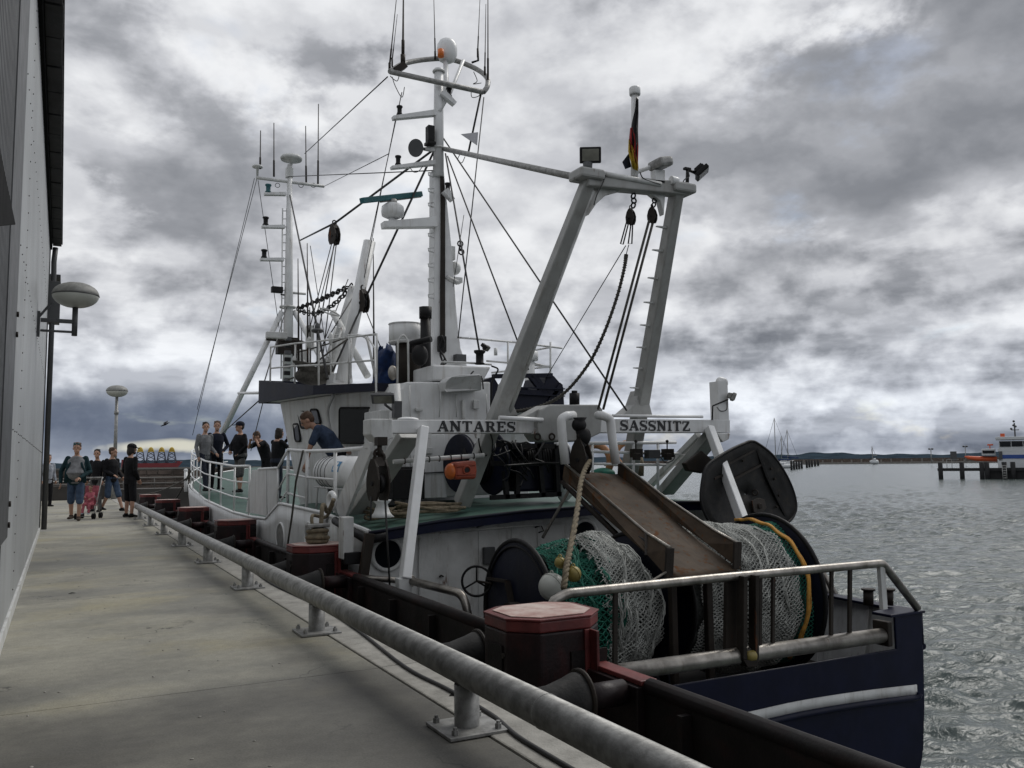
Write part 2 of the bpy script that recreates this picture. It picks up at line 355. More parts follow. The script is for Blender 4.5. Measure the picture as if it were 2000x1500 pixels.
for n, c in (('black_cloth', (.011, .011, .013)), ('navy_cloth', (.013, .016, .028)), ('grey_cloth', (.20, .205, .215)), ('teal_cloth', (.012, .035, .042)), ('denim', (.055, .085, .14)), ('denim_dark', (.025, .03, .045)),
             ('grey_shorts', (.10, .10, .10)), ('blue_tee', (.045, .065, .11)), ('pink_cloth', (.42, .12, .15)), ('shoe_black', (.013, .013, .013)), ('shoe_brown', (.06, .045, .035)), ('pale_cloth', (.30, .32, .36))): cloth(n, c)
def concrete():
    m = bpy.data.materials.new('pier concrete'); m.use_nodes = True; t = NT(m.node_tree); b = t.n['Principled BSDF']
    pos = t.node('ShaderNodeNewGeometry').outputs['Position']
    st = t.node('ShaderNodeVectorMath', {0: pos, 1: (.75, 1.0, 1)}, operation='MULTIPLY').outputs[0]
    a = t.noise(st, .42, 5, .55, .5); bb_ = t.noise(st, 1.5, 6, .6, .4); f = t.noise(pos, 90, 2, .7)
    c = t.ramp(t.m('ADD', t.m('MULTIPLY', a, .62), t.m('MULTIPLY', bb_, .38)), [(.33, (.135, .133, .118)), (.44, (.21, .205, .175)), (.52, (.28, .27, .225)), (.62, (.36, .345, .285))])
    stn = t.mr(t.noise(st, .75, 5, .55, .9), .50, .66); c = t.mix(t.m('MULTIPLY', stn, .30), c, (.12, .12, .118))
    yel = t.mr(t.noise(st, .9, 5, .6, .3), .50, .70); c = t.mix(t.m('MULTIPLY', yel, .55), c, (.33, .295, .18))
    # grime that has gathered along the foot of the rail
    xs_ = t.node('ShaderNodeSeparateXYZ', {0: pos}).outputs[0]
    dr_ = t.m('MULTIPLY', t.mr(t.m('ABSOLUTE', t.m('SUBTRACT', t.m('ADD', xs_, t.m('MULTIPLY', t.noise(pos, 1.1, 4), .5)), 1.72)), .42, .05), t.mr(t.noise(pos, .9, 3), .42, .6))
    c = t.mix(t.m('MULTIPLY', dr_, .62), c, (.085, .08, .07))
    # old damp stain over the nearest slabs, with a soft ragged border
    ys_ = t.node('ShaderNodeSeparateXYZ', {0: pos}).outputs[1]
    dmp = t.m('MULTIPLY', t.mr(t.m('ADD', ys_, t.m('MULTIPLY', t.noise(st, .9, 5, .6), 1.6)), 6.25, 5.55), t.mr(t.noise(st, 1.1, 4, .6), .30, .62, .55, 1.0))
    c = t.mix(t.m('MULTIPLY', dmp, .88), c, (.082, .080, .073))
    c = t.mix(.5, c, t.ramp(t.m('ADD', t.m('MULTIPLY', f, .6), t.m('MULTIPLY', t.noise(pos, 14, 5, .65), .4)), [(.32, .22), (.68, .76)]), 'OVERLAY')
    spk = t.mr(t.noise(pos, 140, 1, .5), .77, .80); c = t.mix(spk, c, (.06, .06, .055))
    cr = t.node('ShaderNodeTexVoronoi', {'Vector': t.node('ShaderNodeVectorMath', {0: pos, 1: t.noise(pos, 2.5, 4, out=1)}, operation='ADD').outputs[0], 'Scale': .42}, feature='DISTANCE_TO_EDGE').outputs[0]
    ck = t.m('MULTIPLY', t.mr(cr, .006, .001), t.mr(t.noise(pos, .8, 2), .5, .6)); c = t.mix(t.m('MULTIPLY', ck, .7), c, (.03, .03, .03))
    t.l.new(c, b.inputs['Base Color']); t.l.new(t.mr(a, .3, .7, .62, .86), b.inputs['Roughness'])
    h = t.m('ADD', t.m('MULTIPLY', f, .5), t.noise(pos, 12, 5)); bn = t.node('ShaderNodeBump', {'Height': h, 'Strength': .25, 'Distance': .006}); t.l.new(bn.outputs[0], b.inputs['Normal'])
    return m
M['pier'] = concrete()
def water_mat():
    m = bpy.data.materials.new('harbour water'); m.use_nodes = True; t = NT(m.node_tree); b = t.n['Principled BSDF']
    pos = t.node('ShaderNodeNewGeometry').outputs['Position']
    rot = t.node('ShaderNodeMapping', {'Vector': pos, 'Rotation': (0, 0, R(-28)), 'Scale': (1, 1.9, 1)}).outputs[0]
    h = t.m('ADD', t.m('MULTIPLY', t.noise(rot, .55, 4, .55, .5), 1.3), t.m('ADD', t.m('MULTIPLY', t.noise(rot, 1.9, 5, .6, .6), .55), t.m('MULTIPLY', t.noise(rot, 7, 4, .6), .10)))
    bn = t.node('ShaderNodeBump', {'Height': h, 'Strength': 1.0, 'Distance': .15})
    t.l.new(bn.outputs[0], b.inputs['Normal'])
    b.inputs['Base Color'].default_value = (.075, .096, .092, 1); b.inputs['Roughness'].default_value = .16
    b.inputs['IOR'].default_value = 1.33; b.inputs['Specular IOR Level'].default_value = .5
    return m
M['water'] = water_mat()
# ================================================================ SETTING
WZ = -2.35
import numpy as np
def water():
    # one sheet: wind waves modelled out to 260 m, flat beyond, denser towards the quay
    rg = np.random.default_rng(4); nr, na = 820, 700
    rr = 1/np.linspace(1/8.2, 1/260, nr); rr = np.concatenate([[.5], rr, [400, 900, 3000, 13000]])
    aa = np.radians(np.linspace(6, 66, na)); aa = np.concatenate([np.radians([-180, -150, -120, -90, -60, -30, -10]), aa, np.radians([90, 120, 150, 179.9])])
    Rg, Ag = np.meshgrid(rr, aa, indexing='ij'); X = Rg*np.sin(Ag); Y = Rg*np.cos(Ag); Z = np.zeros_like(X)
    dr = np.gradient(rr)[:, None]; damp = np.clip((255-Rg)/40, 0, 1)*np.clip((Rg-5)/2, 0, 1)
    env = 1+.35*np.sin(X*.11+Y*.07)*np.sin(Y*.09-X*.05+1)
    for i in range(84):
        lam = .30*(6**rg.random()) if i < 68 else rg.uniform(2.2, 5); th = math.radians(22)+rg.normal()*.55; k = 2*math.pi/lam
        amp = (.0062*lam**.95 if i < 68 else .003*lam**.6)*rg.uniform(.5, 1.3); ph = rg.random()*6.28
        w = k*(X*math.sin(th)+Y*math.cos(th))+ph+.6*np.sin(X*.23*rg.random()+Y*.19*rg.random()+ph)
        att = np.clip(lam/(.9*dr)-.3, 0, 1)
        Z += amp*att*(np.sin(w)+.28*np.cos(2*w))
    Z = Z*damp*env+WZ
    n0, n1 = X.shape; vs = np.stack([X, Y, Z], -1).reshape(-1, 3); idx = np.arange(n0*n1).reshape(n0, n1)
    q = np.stack([idx[:-1, :-1], idx[:-1, 1:], idx[1:, 1:], idx[1:, :-1]], -1).reshape(-1, 4)
    me = bpy.data.meshes.new('water'); me.vertices.add(len(vs)); me.vertices.foreach_set('co', vs.ravel()); me.loops.add(q.size); me.loops.foreach_set('vertex_index', q.ravel().astype(np.int32))
    me.polygons.add(len(q)); me.polygons.foreach_set('loop_start', np.arange(0, q.size, 4, dtype=np.int32)); me.polygons.foreach_set('use_smooth', np.ones(len(q), dtype=bool)); me.update(calc_edges=True); me.validate()
    o = bpy.data.objects.new('water', me); COL.objects.link(o); me.materials.append(M['water']); o['kind'] = 'structure'
    if me.polygons[5].normal.z < 0: me.flip_normals()
water()
m = MB(); m.bb((-9000, -9000, WZ-3), (9000, 12000, WZ-2.6)); tag(m.build('seabed', M['quaydk']), kind='structure')
EDGE = 2.05
pr = root('pier', None, None, (-10, 15, -2.6)); pr['kind'] = 'structure'
# slabs of the pier deck, each its own pour, separated by thin joints
m = MB(); m.bb((-30, -8, -2.6), (EDGE-.06, 38.5, -.05)); m.build('pier_base', M['curb'], pr)
ys = [-8, -1.5, 5.2, 11.9, 18.6, 25.3, 32.0, 38.5]
for a, b_ in zip(ys, ys[1:]):
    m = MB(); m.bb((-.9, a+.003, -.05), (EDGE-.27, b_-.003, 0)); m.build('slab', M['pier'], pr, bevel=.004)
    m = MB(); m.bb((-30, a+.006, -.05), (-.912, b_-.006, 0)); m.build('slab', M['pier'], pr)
    m = MB(); m.bb((EDGE-.262, a+.004, -.049), (EDGE, b_-.004, .006)); m.build('edge_slab', M['curb'], pr, bevel=.01)
# ---- shed wall on the left
WX = -.34; WEND = 19.3; WT = 5.70
sh = root('shed', 'pale corrugated metal shed close along the left side of the pier', 'shed', (WX-3, 8, 0))
rows = []
m = MB(); xs = []
y = 5.9
prof = []
while y < WEND:
    prof += [(WX, y), (WX, y+.045), (WX-.016, y+.058), (WX-.016, y+.095), (WX, y+.108)]; y += .108
m.grid([[V((a, b_, .10)) for a, b_ in prof], [V((a, b_, WT)) for a, b_ in prof]], False)
o = m.build('cladding', M['wallw'], sh, thick=.002)
m = MB(); m.bb((WX-6, -8, 0), (WX-.03, WEND, WT)); m.build('shed_body', M['wallw'], sh)
m = MB(); m.bb((WX-.03, 6.2, 0), (WX+.02, WEND, .095)); m.build('base_flashing', M['white_worn'], sh)
m = MB(); m.bb((WX-.03, -8, .012), (WX+.03, 6.18, .81)); m.build('plinth', M['plinth'], sh)
prof = []; y = -6
while y < 6.2:
    prof += [(WX+.05, y), (WX+.05, y+.03), (WX+.03, y+.045), (WX+.03, y+.075), (WX+.05, y+.09)]; y += .09
m = MB(); m.grid([[V((a, b_, .82)) for a, b_ in prof], [V((a, b_, WT)) for a, b_ in prof]], False); m.build('side_panel', M['walld'], sh, thick=.003)
m = MB(); m.bb((WX-.01, 5.3, .82), (WX+.058, 6.3, WT)); m.build('panel_trim', M['walld'], sh, bevel=.004)
for k in range(2):
    for z in (.90, 1.03): m = MB(); m.cyl((WX+.06, 6.25, z+k*1.2), (WX+.072, 6.25, z+k*1.2), .018, 8); m.build('bolt', M['dksteel'], sh)
# rivet rows (too many to pick apart)
m = MB()
for z in (1.55, 3.0, 4.4):
    y = 6.35
    while y < WEND-.1: m.ell((WX+.002, y, z+.004*math.sin(y*7)), .0065, n=6, m=4); y += .324
for z in [.2+.16*i for i in range(38)]:
    m.ell((WX+.002, 8.77, z), .007, n=6, m=4)
tag(m.build('rivet', M['dksteel'], sh), kind='stuff')
# eave: overlapping dark shingles on a soffit board
EX = -.135
NE = 34
for i in range(NE):
    y0 = WEND+.15-.74*(NE-i); m = MB(); e_ = EX+.010*random.random(); zz = WT+.03+.006*(i % 2)
    m.prism([(WX+.05, y0+.008, zz), (e_, y0+.008, zz), (e_, y0+.732, zz+.008), (WX+.05, y0+.732, zz+.008)], (0, 0, .05)); m.build('eave_board', M['eave'], sh, bevel=.006)
m = MB(); m.bb((WX-.1, -6, WT+.09), (EX+.02, WEND+.15, WT+.14)); m.build('eave_deck', M['eave'], sh)
m = MB(); m.bb((WX-.02, -6, WT-.05), (WX+.045, WEND+.1, WT+.085)); m.build('gutter_board', M['plinth'], sh, bevel=.01)
for i in range(4): m = MB(); m.bb((WX-.05, WEND+1.0+i*.62, WT-.42), (EX, WEND+1.58+i*.62, WT-.36)); m.build('eave_board', M['eave'], sh, bevel=.006)
m = MB(); m.tube([(WX+.085, WEND+.08, 0.05), (WX+.085, WEND+.08, 5.2), (WX+.08, WEND+.08, 5.4), (WX+.10, WEND+.08, WT)], .05, 12); m.build('downpipe', M['walld'], sh)
m = MB(); m.bb((WX-.3, WEND, 0), (WX+.02, WEND+.04, WT)); m.build('corner_trim', M['walld'], sh, bevel=.004)
m = MB(); m.bb((WX-.05, WEND+.02, 4.15), (WX+.22, WEND+.3, 5.0)); m.build('junction_box', M['walld'], sh, bevel=.01)
m = MB(); m.prism([atX(31, 439, -.22), atX(-45, 447, -.22), atX(-45, 160, -.22), atX(-4, 268, -.22)], (-.03, 0, 0)); m.build('sign_board', M['plinth'], sh, bevel=.004)
m = MB(); m.bb((WX+.03, atX(-20, 400, -.25).y-.1, 3.0), (-.24, atX(-20, 400, -.25).y+.0, 3.05)); m.build('sign_bracket', M['plinth'], sh)
# ---- lamps
def ellipsoid_lamp(r_, c, s):
    m = MB(); m.lathe([(s*math.sqrt(max(0, 1-t*t)), .60*s*t) for t in [-1+i*.1 for i in range(11)]], c, n=28); m.build('lamp_globe', M['lampglass'], r_)
    m = MB(); m.lathe([(s*1.01*math.sqrt(max(0, 1-t*t)), .60*s*t+.006) for t in [i*.1 for i in range(11)]], c, n=28); m.build('lamp_cap', M['lamptop'], r_)
    m = MB(); m.torus(c, (0, 0, 1), s*1.005, .008, 28, 6); m.build('rim', M['walld'], r_)
c = atY(148, 577, 12.8)
wl = root('wall_lamp', 'flattened globe lamp on a bracket from the shed wall', 'lamp', (WX+.05, 12.8, c.z-.55))
ellipsoid_lamp(wl, c, .285)
m = MB(); m.cyl((c.x, c.y, c.z-.55), (c.x, c.y, c.z-.16), .035); m.build('lamp_post', M['walld'], wl)
m = MB(); m.bar((WX+.04, c.y, c.z-.36), (c.x, c.y, c.z-.36), .05, .05); m.bar((WX+.04, c.y, c.z-.50), (c.x, c.y, c.z-.50), .03, .03); m.bar((WX+.02, c.y, c.z-.32), (WX+.16, c.y, c.z-.12), .03, .03); m.build('bracket', M['walld'], wl, bevel=.004)
m = MB(); m.bb((WX-.01, c.y-.05, c.z-.58), (WX+.035, c.y+.05, c.z-.25)); m.build('wall_plate', M['walld'], wl)
b0 = atZ(222, 975, 0); D = b0.y
tp = atY(226.5, 768, D)
ll = root('street_lamp', 'tall street lamp with flattened globe at the far end of the pier', 'lamp', (b0.x, D, 0))
hh = tp.z
m = MB(); m.tube([(b0.x, D, 0), (b0.x, D, 1.1)], .10, 12); m.tube([(b0.x, D, 1.1), (b0.x, D, hh-.1)], [.075, .055], 12); m.tube([(b0.x, D, hh-.85), (b0.x, D, hh-.7)], .085, 12); m.build('pole', M['galv'], ll)
ellipsoid_lamp(ll, V((b0.x, D, hh+.08)), .40)
# ---- kerb rail: pipe on welded posts with bolted plates
KX, KZ, KR = 1.74, .265, .069
kr = root('pipe_rail', 'thick galvanised pipe kerb rail running along the pier edge', 'railing', (KX, 12, 0))
m = MB(); m.tube([(KX, -2.5, KZ), (KX, 24.6, KZ)], KR, 28)
for y in (3.05, 9.1, 15.2, 21.2): m.torus((KX, y, KZ), (0, 1, 0), KR, .003, 28, 5)
m.build('pipe', M['galv'], kr)
base = None; y0 = atZ(940, 1420, 0).y; y1 = atZ(645, 1233, 0).y; step = y1-y0
for k in range(-2, 8):
    y = y0+k*step
    if y > 24.4: break
    if base is None:
        m = MB(); m.lathe([(.062, 0), (.06, .01), (.06, .20)], (KX, y, .012), n=20); post = m.build('post', M['galv'], kr)
        m = MB(); m.box((KX, y, .012), (.30, .30, .016)); pl = m.build('base_plate', M['galv'], post, bevel=.003)
        for sx in (-.11, .11):
            for sy in (-.11, .11): m = MB(); m.lathe([(.017, 0), (.017, .022), (.010, .022), (.010, .034)], (KX+sx, y+sy, .020), n=6, smooth=False); m.build('bolt', M['galv'], post)
        base = (post, y)
    else: copy_tree(base[0], base[0].location+V((0, y-base[1], 0)), None, kr)
m = MB(); pts = [atZ(*p, .014) for p in ((440, 1082), (490, 1112), (530, 1140), (585, 1166), (632, 1188), (700, 1232), (790, 1302), (868, 1343), (920, 1372), (968, 1402), (1010, 1438), (1075, 1478), (1130, 1510))]
m.tube(spline(pts, 5), .012, 8); tag(m.build('cable', M['cable']), 'black cable lying along the pier behind the pipe rail posts', 'cable')
rg_p = random.Random(21); m = MB()
for _ in range(60):
    x_, y_ = rg_p.uniform(-.2, 1.7), 2.2*(7**rg_p.random()); m.ell((x_, y_, .002), .004+.006*rg_p.random(), .004+.008*rg_p.random(), .003, 7, 4)
tag(m.build('gravel_crumbs', M['curb']), 'small pale crumbs of grit scattered over the pier', 'grit', kind='stuff')
for k_, (x_, y_) in enumerate((atZ(140, 1160, 0)[:2], atZ(885, 1360, 0)[:2])):
    m = MB(); m.plate([(x_-.03, y_-.01, .006), (x_, y_-.02, .010), (x_+.035, y_+.01, .006), (x_, y_+.02, .012)], .003); tag(m.build('dry_leaf', M['plinth']), ('small dark leaf lying in the middle of the pier by the shed', 'small dark scrap lying on the pier near the rail post')[k_], 'leaf')
# ---- fender units
FZ = -.11
print('FL', atX(1130, 1365, EDGE+.64), atX(930, 1278, EDGE+.64), atX(1059, 1187, 2.86))
def fender(yc, lab, first=None):
    if first is not None: return copy_tree(first, (2.85, yc, -1.4), lab)
    r_ = root('dock_fender', lab, 'fender', (2.85, yc, -1.4), 'steel fender boxes along the pier')
    hw, hd, c_ = .345, .30, .13; X0 = 2.86
    oc = [(X0-hw, -hd+c_*1.2), (X0-hw+.16, -hd), (X0+hw-.16, -hd), (X0+hw, -hd+c_*1.2), (X0+hw, hd-c_), (X0+hw-.16, hd), (X0-hw+.16, hd), (X0-hw, hd-c_)]
    m = MB(); m.prism([(a, yc+b_, -2.0) for a, b_ in oc], (0, 0, 2.19)); bd = m.build('fender_box', M['fbody'], r_, bevel=.014)
    m = MB(); m.prism([(a, yc+b_, .191) for a, b_ in oc], (0, 0, .071)); m.build('red_band', M['fred'], r_, bevel=.010)
    m = MB(); m.bb((X0+.13, yc-hd-.02, -1.8), (X0+.165, yc-hd+.002, .19)); m.bb((X0+.165, yc-hd-.10, -1.8), (X0+.185, yc-hd+.002, .19)); m.build('corner_rib', M['fred'], r_, bevel=.004)
    m = MB(); m.prism([(X0+(a-X0)*1.02, yc+b_*1.02, .264) for a, b_ in oc], (0, 0, .012)); m.build('rim_plate', M['fred'], r_, bevel=.003)
    m = MB(); m.prism([(X0+(a-X0)*.86, yc+b_*.86, .278) for a, b_ in oc], (0, 0, .005)); m.build('top_plate', M['fredtop'], r_)
    m = MB(); m.bb((X0-hw-.012, yc-.10, -1.2), (X0-hw-.002, yc+.10, .10)); m.bb((X0+.03, yc-hd-.012, -1.5), (X0+.30, yc-hd-.002, .06)); m.build('wear_pad', M['fblack'], r_)
    for zb_ in (.04, -.30):
        for yb_ in (-.11, .11): m = MB(); m.cyl((X0-hw-.012, yc+yb_, zb_), (X0-hw+.01, yc+yb_, zb_), .018, 8); m.build('bolt', M['dksteel'], r_)
    for y, zf in ((yc-.71, FZ), (yc+.67, FZ)):
        m = MB()
        m.lathe([(.08, 0), (.10, .42), (.13, .54), (.15, .60), (.15, .64)], (EDGE+.02, y, zf), (1, 0, 0), 24); rb = m.build('rubber_buffer', M['rubber'], r_)
        m = MB(); m.lathe([(.165, 0), (.165, .025)], (EDGE+.64, y, zf), (1, 0, 0), 24); m.torus((EDGE+.655, y, zf), (1, 0, 0), .160, .012, 28, 6); m.build('flange', M['dksteel'], rb); m = MB(); m.lathe([(.075, 0), (.075, .28)], (EDGE+.67, y, zf), (1, 0, 0), 16); m.build('collar', M['fbody'], rb)
    for s_ in (-1, 1):
        ya, yb = yc+s_*hd, yc+s_*(hd+.55)
        m = MB(); m.bb((3.0, min(ya, yb), -1.6), (3.16, max(ya, yb), -.055)); m.build('side_web', M['fbody'], r_, bevel=.006); m = MB(); m.bb((3.03, min(ya, yb), -.053), (3.15, max(ya, yb), -.022)); m.build('side_bracket', M['fred'], r_, bevel=.006)
    return r_
fy0 = atX(1059, 1187, 2.86).y; fy1 = atX(620, 1068, 2.86).y; fs_ = fy1-fy0
LF = ['nearest red fender box, with a worn pink top', 'second fender box from the camera, with a rope-wrapped bollard on top', 'third fender box from the camera beside the open rail gate', 'fourth fender box from the camera along the pier',
      'fifth fender box from the camera, next to the bow', 'farthest fender box, near the man in the black cap']
f0 = fender(fy0, LF[0])
for k in range(1, 5): fender(fy0+fs_*k, LF[k], f0)
fender(fy0+fs_*5, LF[5], f0)
m0 = None
LB = ['black fender beam in front of the trawler stern, nearest the camera', 'black fender beam between the nearest and second fender boxes', 'black fender beam between the second and third fender boxes', 'black fender beam between the third and fourth fender boxes', 'black fender beam between the fourth and fifth fender boxes', 'farthest black fender beam, beyond the fifth box']
for k in range(-1, 5):
    ya, yb = fy0+fs_*k+.86, fy0+fs_*(k+1)-.86
    r_ = root('fender_beam', LB[k+1], 'fender beam', (3.08, (ya+yb)/2, -1.6), 'black beams between the fender boxes')
    m = MB(); m.bb((3.05, ya, -1.5), (3.12, yb, -.075)); m.build('web_plate', M['fblack'], r_)
    m = MB(); m.tube([(3.09, ya, -.06), (3.09, yb, -.06)], .052, 12); m.build('top_flange', M['fblack'], r_)
    m = MB(); [m.bb((2.98, ya+.4+j*(yb-ya-.8)/3-.02, -1.4), (3.048, ya+.4+j*(yb-ya-.8)/3+.02, -.11)) for j in range(4)]; m.build('stiffener', M['fblack'], r_)
# mooring bollard on the second fender box
by = fy0+fs_
bl = root('mooring_bollard', 'grey steel bollard wrapped with rope on the second fender box', 'bollard', (2.86, by, .283))
m = MB(); m.lathe([(.10, 0), (.085, .03), (.075, .12), (.075, .20)], (2.86, by, .284), n=18); m.build('stem', M['dksteel'], bl); m = MB(); m.box((2.86, by, .505), (.27, .18, .045)); m.build('head_plate', M['galv'], bl, bevel=.012)
m = MB()
for i in range(4): m.torus((2.86, by, .315+i*.040), (.06*math.sin(i*2), .09*(i % 2), 1), .115+.014*math.sin(i*2.1), .026, 22, 8)
tag(m.build('rope_coil', M['rope']), 'brown mooring rope wound in thick turns round the bollard', 'rope')
# ---- black strip lying by the shed
# ---- far left background
BW = 62.0
bw = root('breakwater', 'brown stone breakwater wall with a flat coping behind the end of the pier', 'breakwater', (5, BW, WZ))
m = MB(); m.bb((-40, BW, WZ-1), (19, BW+3, 1.10)); m.build('wall_core', M['mortar'], bw)
x = -3.5; rr_ = random.Random(3); k = 0
for row in range(7):
    x = -3.8-rr_.random()*.6; z = 1.05-row*.33
    while x < 13.2 and k < 290:
        w = .45+rr_.random()*.55
        m = MB(); d_ = .05+.06*rr_.random()
        pts = [(x+.03, BW-d_, z-.31), (x+w-.03, BW-d_, z-.30), (x+w-.02, BW-d_, z-.03), (x+.04, BW-d_, z-.02)]
        m.prism(pts, (0, .12, 0)); m.build('stone', M['stone'], bw, bevel=.03); x += w; k += 1
m = MB(); m.bb((-40, BW-.1, 1.1), (19, BW+3.2, 1.22)); m.build('coping', M['conc'], bw)
m = MB(); m.bb((-40, BW-9, WZ-1), (17, BW-6, .02)); m.build('lower_quay', M['quaydk'], bw)
m = MB()
for z in (.30, .62): m.tube([(-40, BW-6.2, z), (17, BW-6.2, z)], .05, 6)
for i in range(17): m.tube([(-12+i*1.7, BW-6.2, 0), (-12+i*1.7, BW-6.2, .64)], .035, 6)
m.build('quay_rail', M['conc'], bw)
m = MB(); m.bb((-20, 37.9, 0.0), (1.7, 38.3, .55)); tag(m.build('low_barrier', M['quaydk'], bevel=.02), 'low dark concrete barrier across the far end of the pier', 'barrier')
m = MB(); m.tube([(-20, 38.1, .72), (1.7, 38.1, .72)], .03, 6); [m.tube([(-16+i*1.6, 38.1, .5), (-16+i*1.6, 38.1, .72)], .025, 6) for i in range(11)]; tag(m.build('handrail', M['galv']), 'thin metal handrail on the low barrier at the pier end', 'railing')
# cargo vessel with four jackets on the horizon
CY = 2000.0
c0 = atY(300, 908, CY); cs = root('cargo_ship', 'red heavy cargo ship on the horizon beyond the stone wall', 'ship', (c0.x, CY, WZ))
L = atY(238, 905, CY).x; Rr = atY(357, 903, CY).x; zt = atY(300, 904.5, CY).z
m = MB(); m.prism([(L, CY, WZ), (Rr-12, CY, WZ), (Rr, CY, zt+3), (Rr-14, CY, zt), (L, CY, zt)], (0, 28, 0)); m.build('hull', M['shipred'], cs)
m = MB(); m.bb((L, CY+2, zt), (L+14, CY+22, zt+8)); m.bb((Rr-14, CY+4, zt), (Rr-5, CY+20, zt+4)); m.build('deckhouse', M['shipred'], cs)
LJ = ['leftmost of the four lattice jackets with yellow tops on the red ship', 'second lattice jacket from the left on the red ship', 'third lattice jacket from the left on the red ship', 'rightmost of the four lattice jackets on the red ship']
for i, px in enumerate((274, 295, 316, 336)):
    b_ = atY(px, 904, CY); zt2 = atY(px, 874, CY).z; r_ = root('lattice_jacket', LJ[i], 'jacket', (b_.x, CY+6, zt), 'four lattice jackets on the red ship')
    h_ = zt2-zt; zb = zt; m = MB(); wb, wt = 9.5, 5.6
    def cr(u): w = wb+(wt-wb)*u; return [V((b_.x+sx*w, CY+10+sy*w, zb+h_*.72*u)) for sx, sy in ((-1, -1), (1, -1), (1, 1), (-1, 1))]
    for j in range(4):
        m.tube([cr(0)[j], cr(1)[j]], .7, 5)
        for q in range(3): A, B = cr(q/3), cr((q+1)/3); m.tube([A[j], B[(j+1) % 4]], .38, 4); m.tube([A[(j+1) % 4], B[j]], .38, 4)
    m.build('lattice', M['jgrey'], r_)
    m = MB(); zz = zb+h_*.72; m.bb((b_.x-6.2, CY+4, zz), (b_.x+6.2, CY+16, zz+1.4))
    for j in range(8): a = math.pi*j/8; m.tube([(b_.x+math.cos(a+u*0)*5.4*math.cos(u), CY+10+math.sin(a)*5.4*math.cos(u), zz+1.4+h_*.26*math.sin(u)) for u in [0, .4, .8, 1.2, 1.5]], .5, 4)
    for j in range(8): a = math.pi*(j+8)/8; m.tube([(b_.x+math.cos(a)*5.4*math.cos(u), CY+10+math.sin(a)*5.4*math.cos(u), zz+1.4+h_*.26*math.sin(u)) for u in [0, .4, .8, 1.2, 1.5]], .5, 4)
    m.cyl((b_.x, CY+10, zz+1), (b_.x, CY+10, zz+h_*.2), 2.2, 8); m.build('transition_top', M['jyellow'], r_)
# hills all round the horizon seen
hp = [(60, 906), (240, 903), (300, 899), (365, 897), (500, 899), (700, 899), (900, 896), (1100, 893), (1300, 892), (1450, 889), (1540, 888), (1590, 884), (1640, 885), (1700, 887), (1760, 886.5), (1830, 888), (1900, 884), (1960, 882), (2060, 884), (2200, 880), (2500, 884)]
Dh = 7000.0; rows = [[], [], []]
for i in range(len(hp)-1):
    for j in range(12):
        u = j/12; px = hp[i][0]+(hp[i+1][0]-hp[i][0])*u; py = hp[i][1]+(hp[i+1][1]-hp[i][1])*(u*u*(3-2*u))+.7*math.sin(px*.11)+.5*math.sin(px*.037+1)+random.uniform(-.25, .25)
        d = ray(px, py); d = d*(Dh/math.hypot(d.x, d.y)); p = EYE+d
        rows[1].append(p); rows[0].append(V((p.x*.93, p.y*.93, WZ-1))); rows[2].append(V((p.x*1.15, p.y*1.15, WZ-1)))
m = MB(); m.grid(rows, True); tag(m.build('hills', M['hill']), kind='structure')
# ---- long mole on the right
def quay(px0, py0, px1, py1, htop, name, mt, depth=10):
    a, b_ = atZ(px0, py0, WZ), atZ(px1, py1, WZ); n = (b_-a).cross(V((0, 0, 1))).normalized()
    if n.dot(a) < 0: n = -n
    m = MB(); A, B = a+V((0, 0, -1)), b_+V((0, 0, -1)); m.prism([A, B, B+n*depth, A+n*depth], (0, 0, htop+1)); return a, b_, n, m
a, b_, n, m = quay(1180, 910.5, 2250, 901.0, 1.5, '', None, 30)
mo = root('mole', 'long low harbour mole stretching across the far side of the water', 'breakwater', a); m.build('mole_wall', M['conc'], mo)
m = MB(); m.prism([a+n*4+V((0, 0, .5)), b_+n*4+V((0, 0, .5)), b_+n*26+V((0, 0, .5)), a+n*26+V((0, 0, .5))], (0, 0, 3.6)); m.build('mole_bank', M['stone'], mo)
m = MB()
for i in range(40): p = a.lerp(b_, .28+i*.018)+n*1.5; m.bb(p+V((-.4, -.4, 1.5)), p+V((.4, .4, 2.6+(i % 3)*.6)))
m.build('mole_post', M['conc'], mo)
def farlamp(px, py, yb, lab):
    g = atZ(px, yb, WZ+1.0) if yb > 903 else a.lerp(b_, .5)+n*6; d_ = math.hypot(g.x, g.y); r0 = ray(px, py); tpz = EYE.z+r0.z/math.hypot(r0.x, r0.y)*d_
    g = EYE+r0*(d_/math.hypot(r0.x, r0.y)); s = d_/FPX
    r_ = root('lamp_post', lab, 'lamp', (g.x, g.y, WZ+1)); m = MB(); m.tube([(g.x, g.y, WZ+1), (g.x, g.y, tpz)], s*.7, 6); m.build('pole', M['galv'], r_)
    m = MB()
    for q in (-1, 1): m.ell((g.x+q*s*2.2, g.y-q*s*1.2, tpz+s), s*2.2, s*2.2, s*1.6, 10, 6)
    m.build('lamp_head', M['walld'], r_)
farlamp(1818, 878, 905, 'distant double headed lamp post standing left on the mole'); farlamp(1885, 873, 905, 'distant double headed lamp post just left of the orange lifeboat')
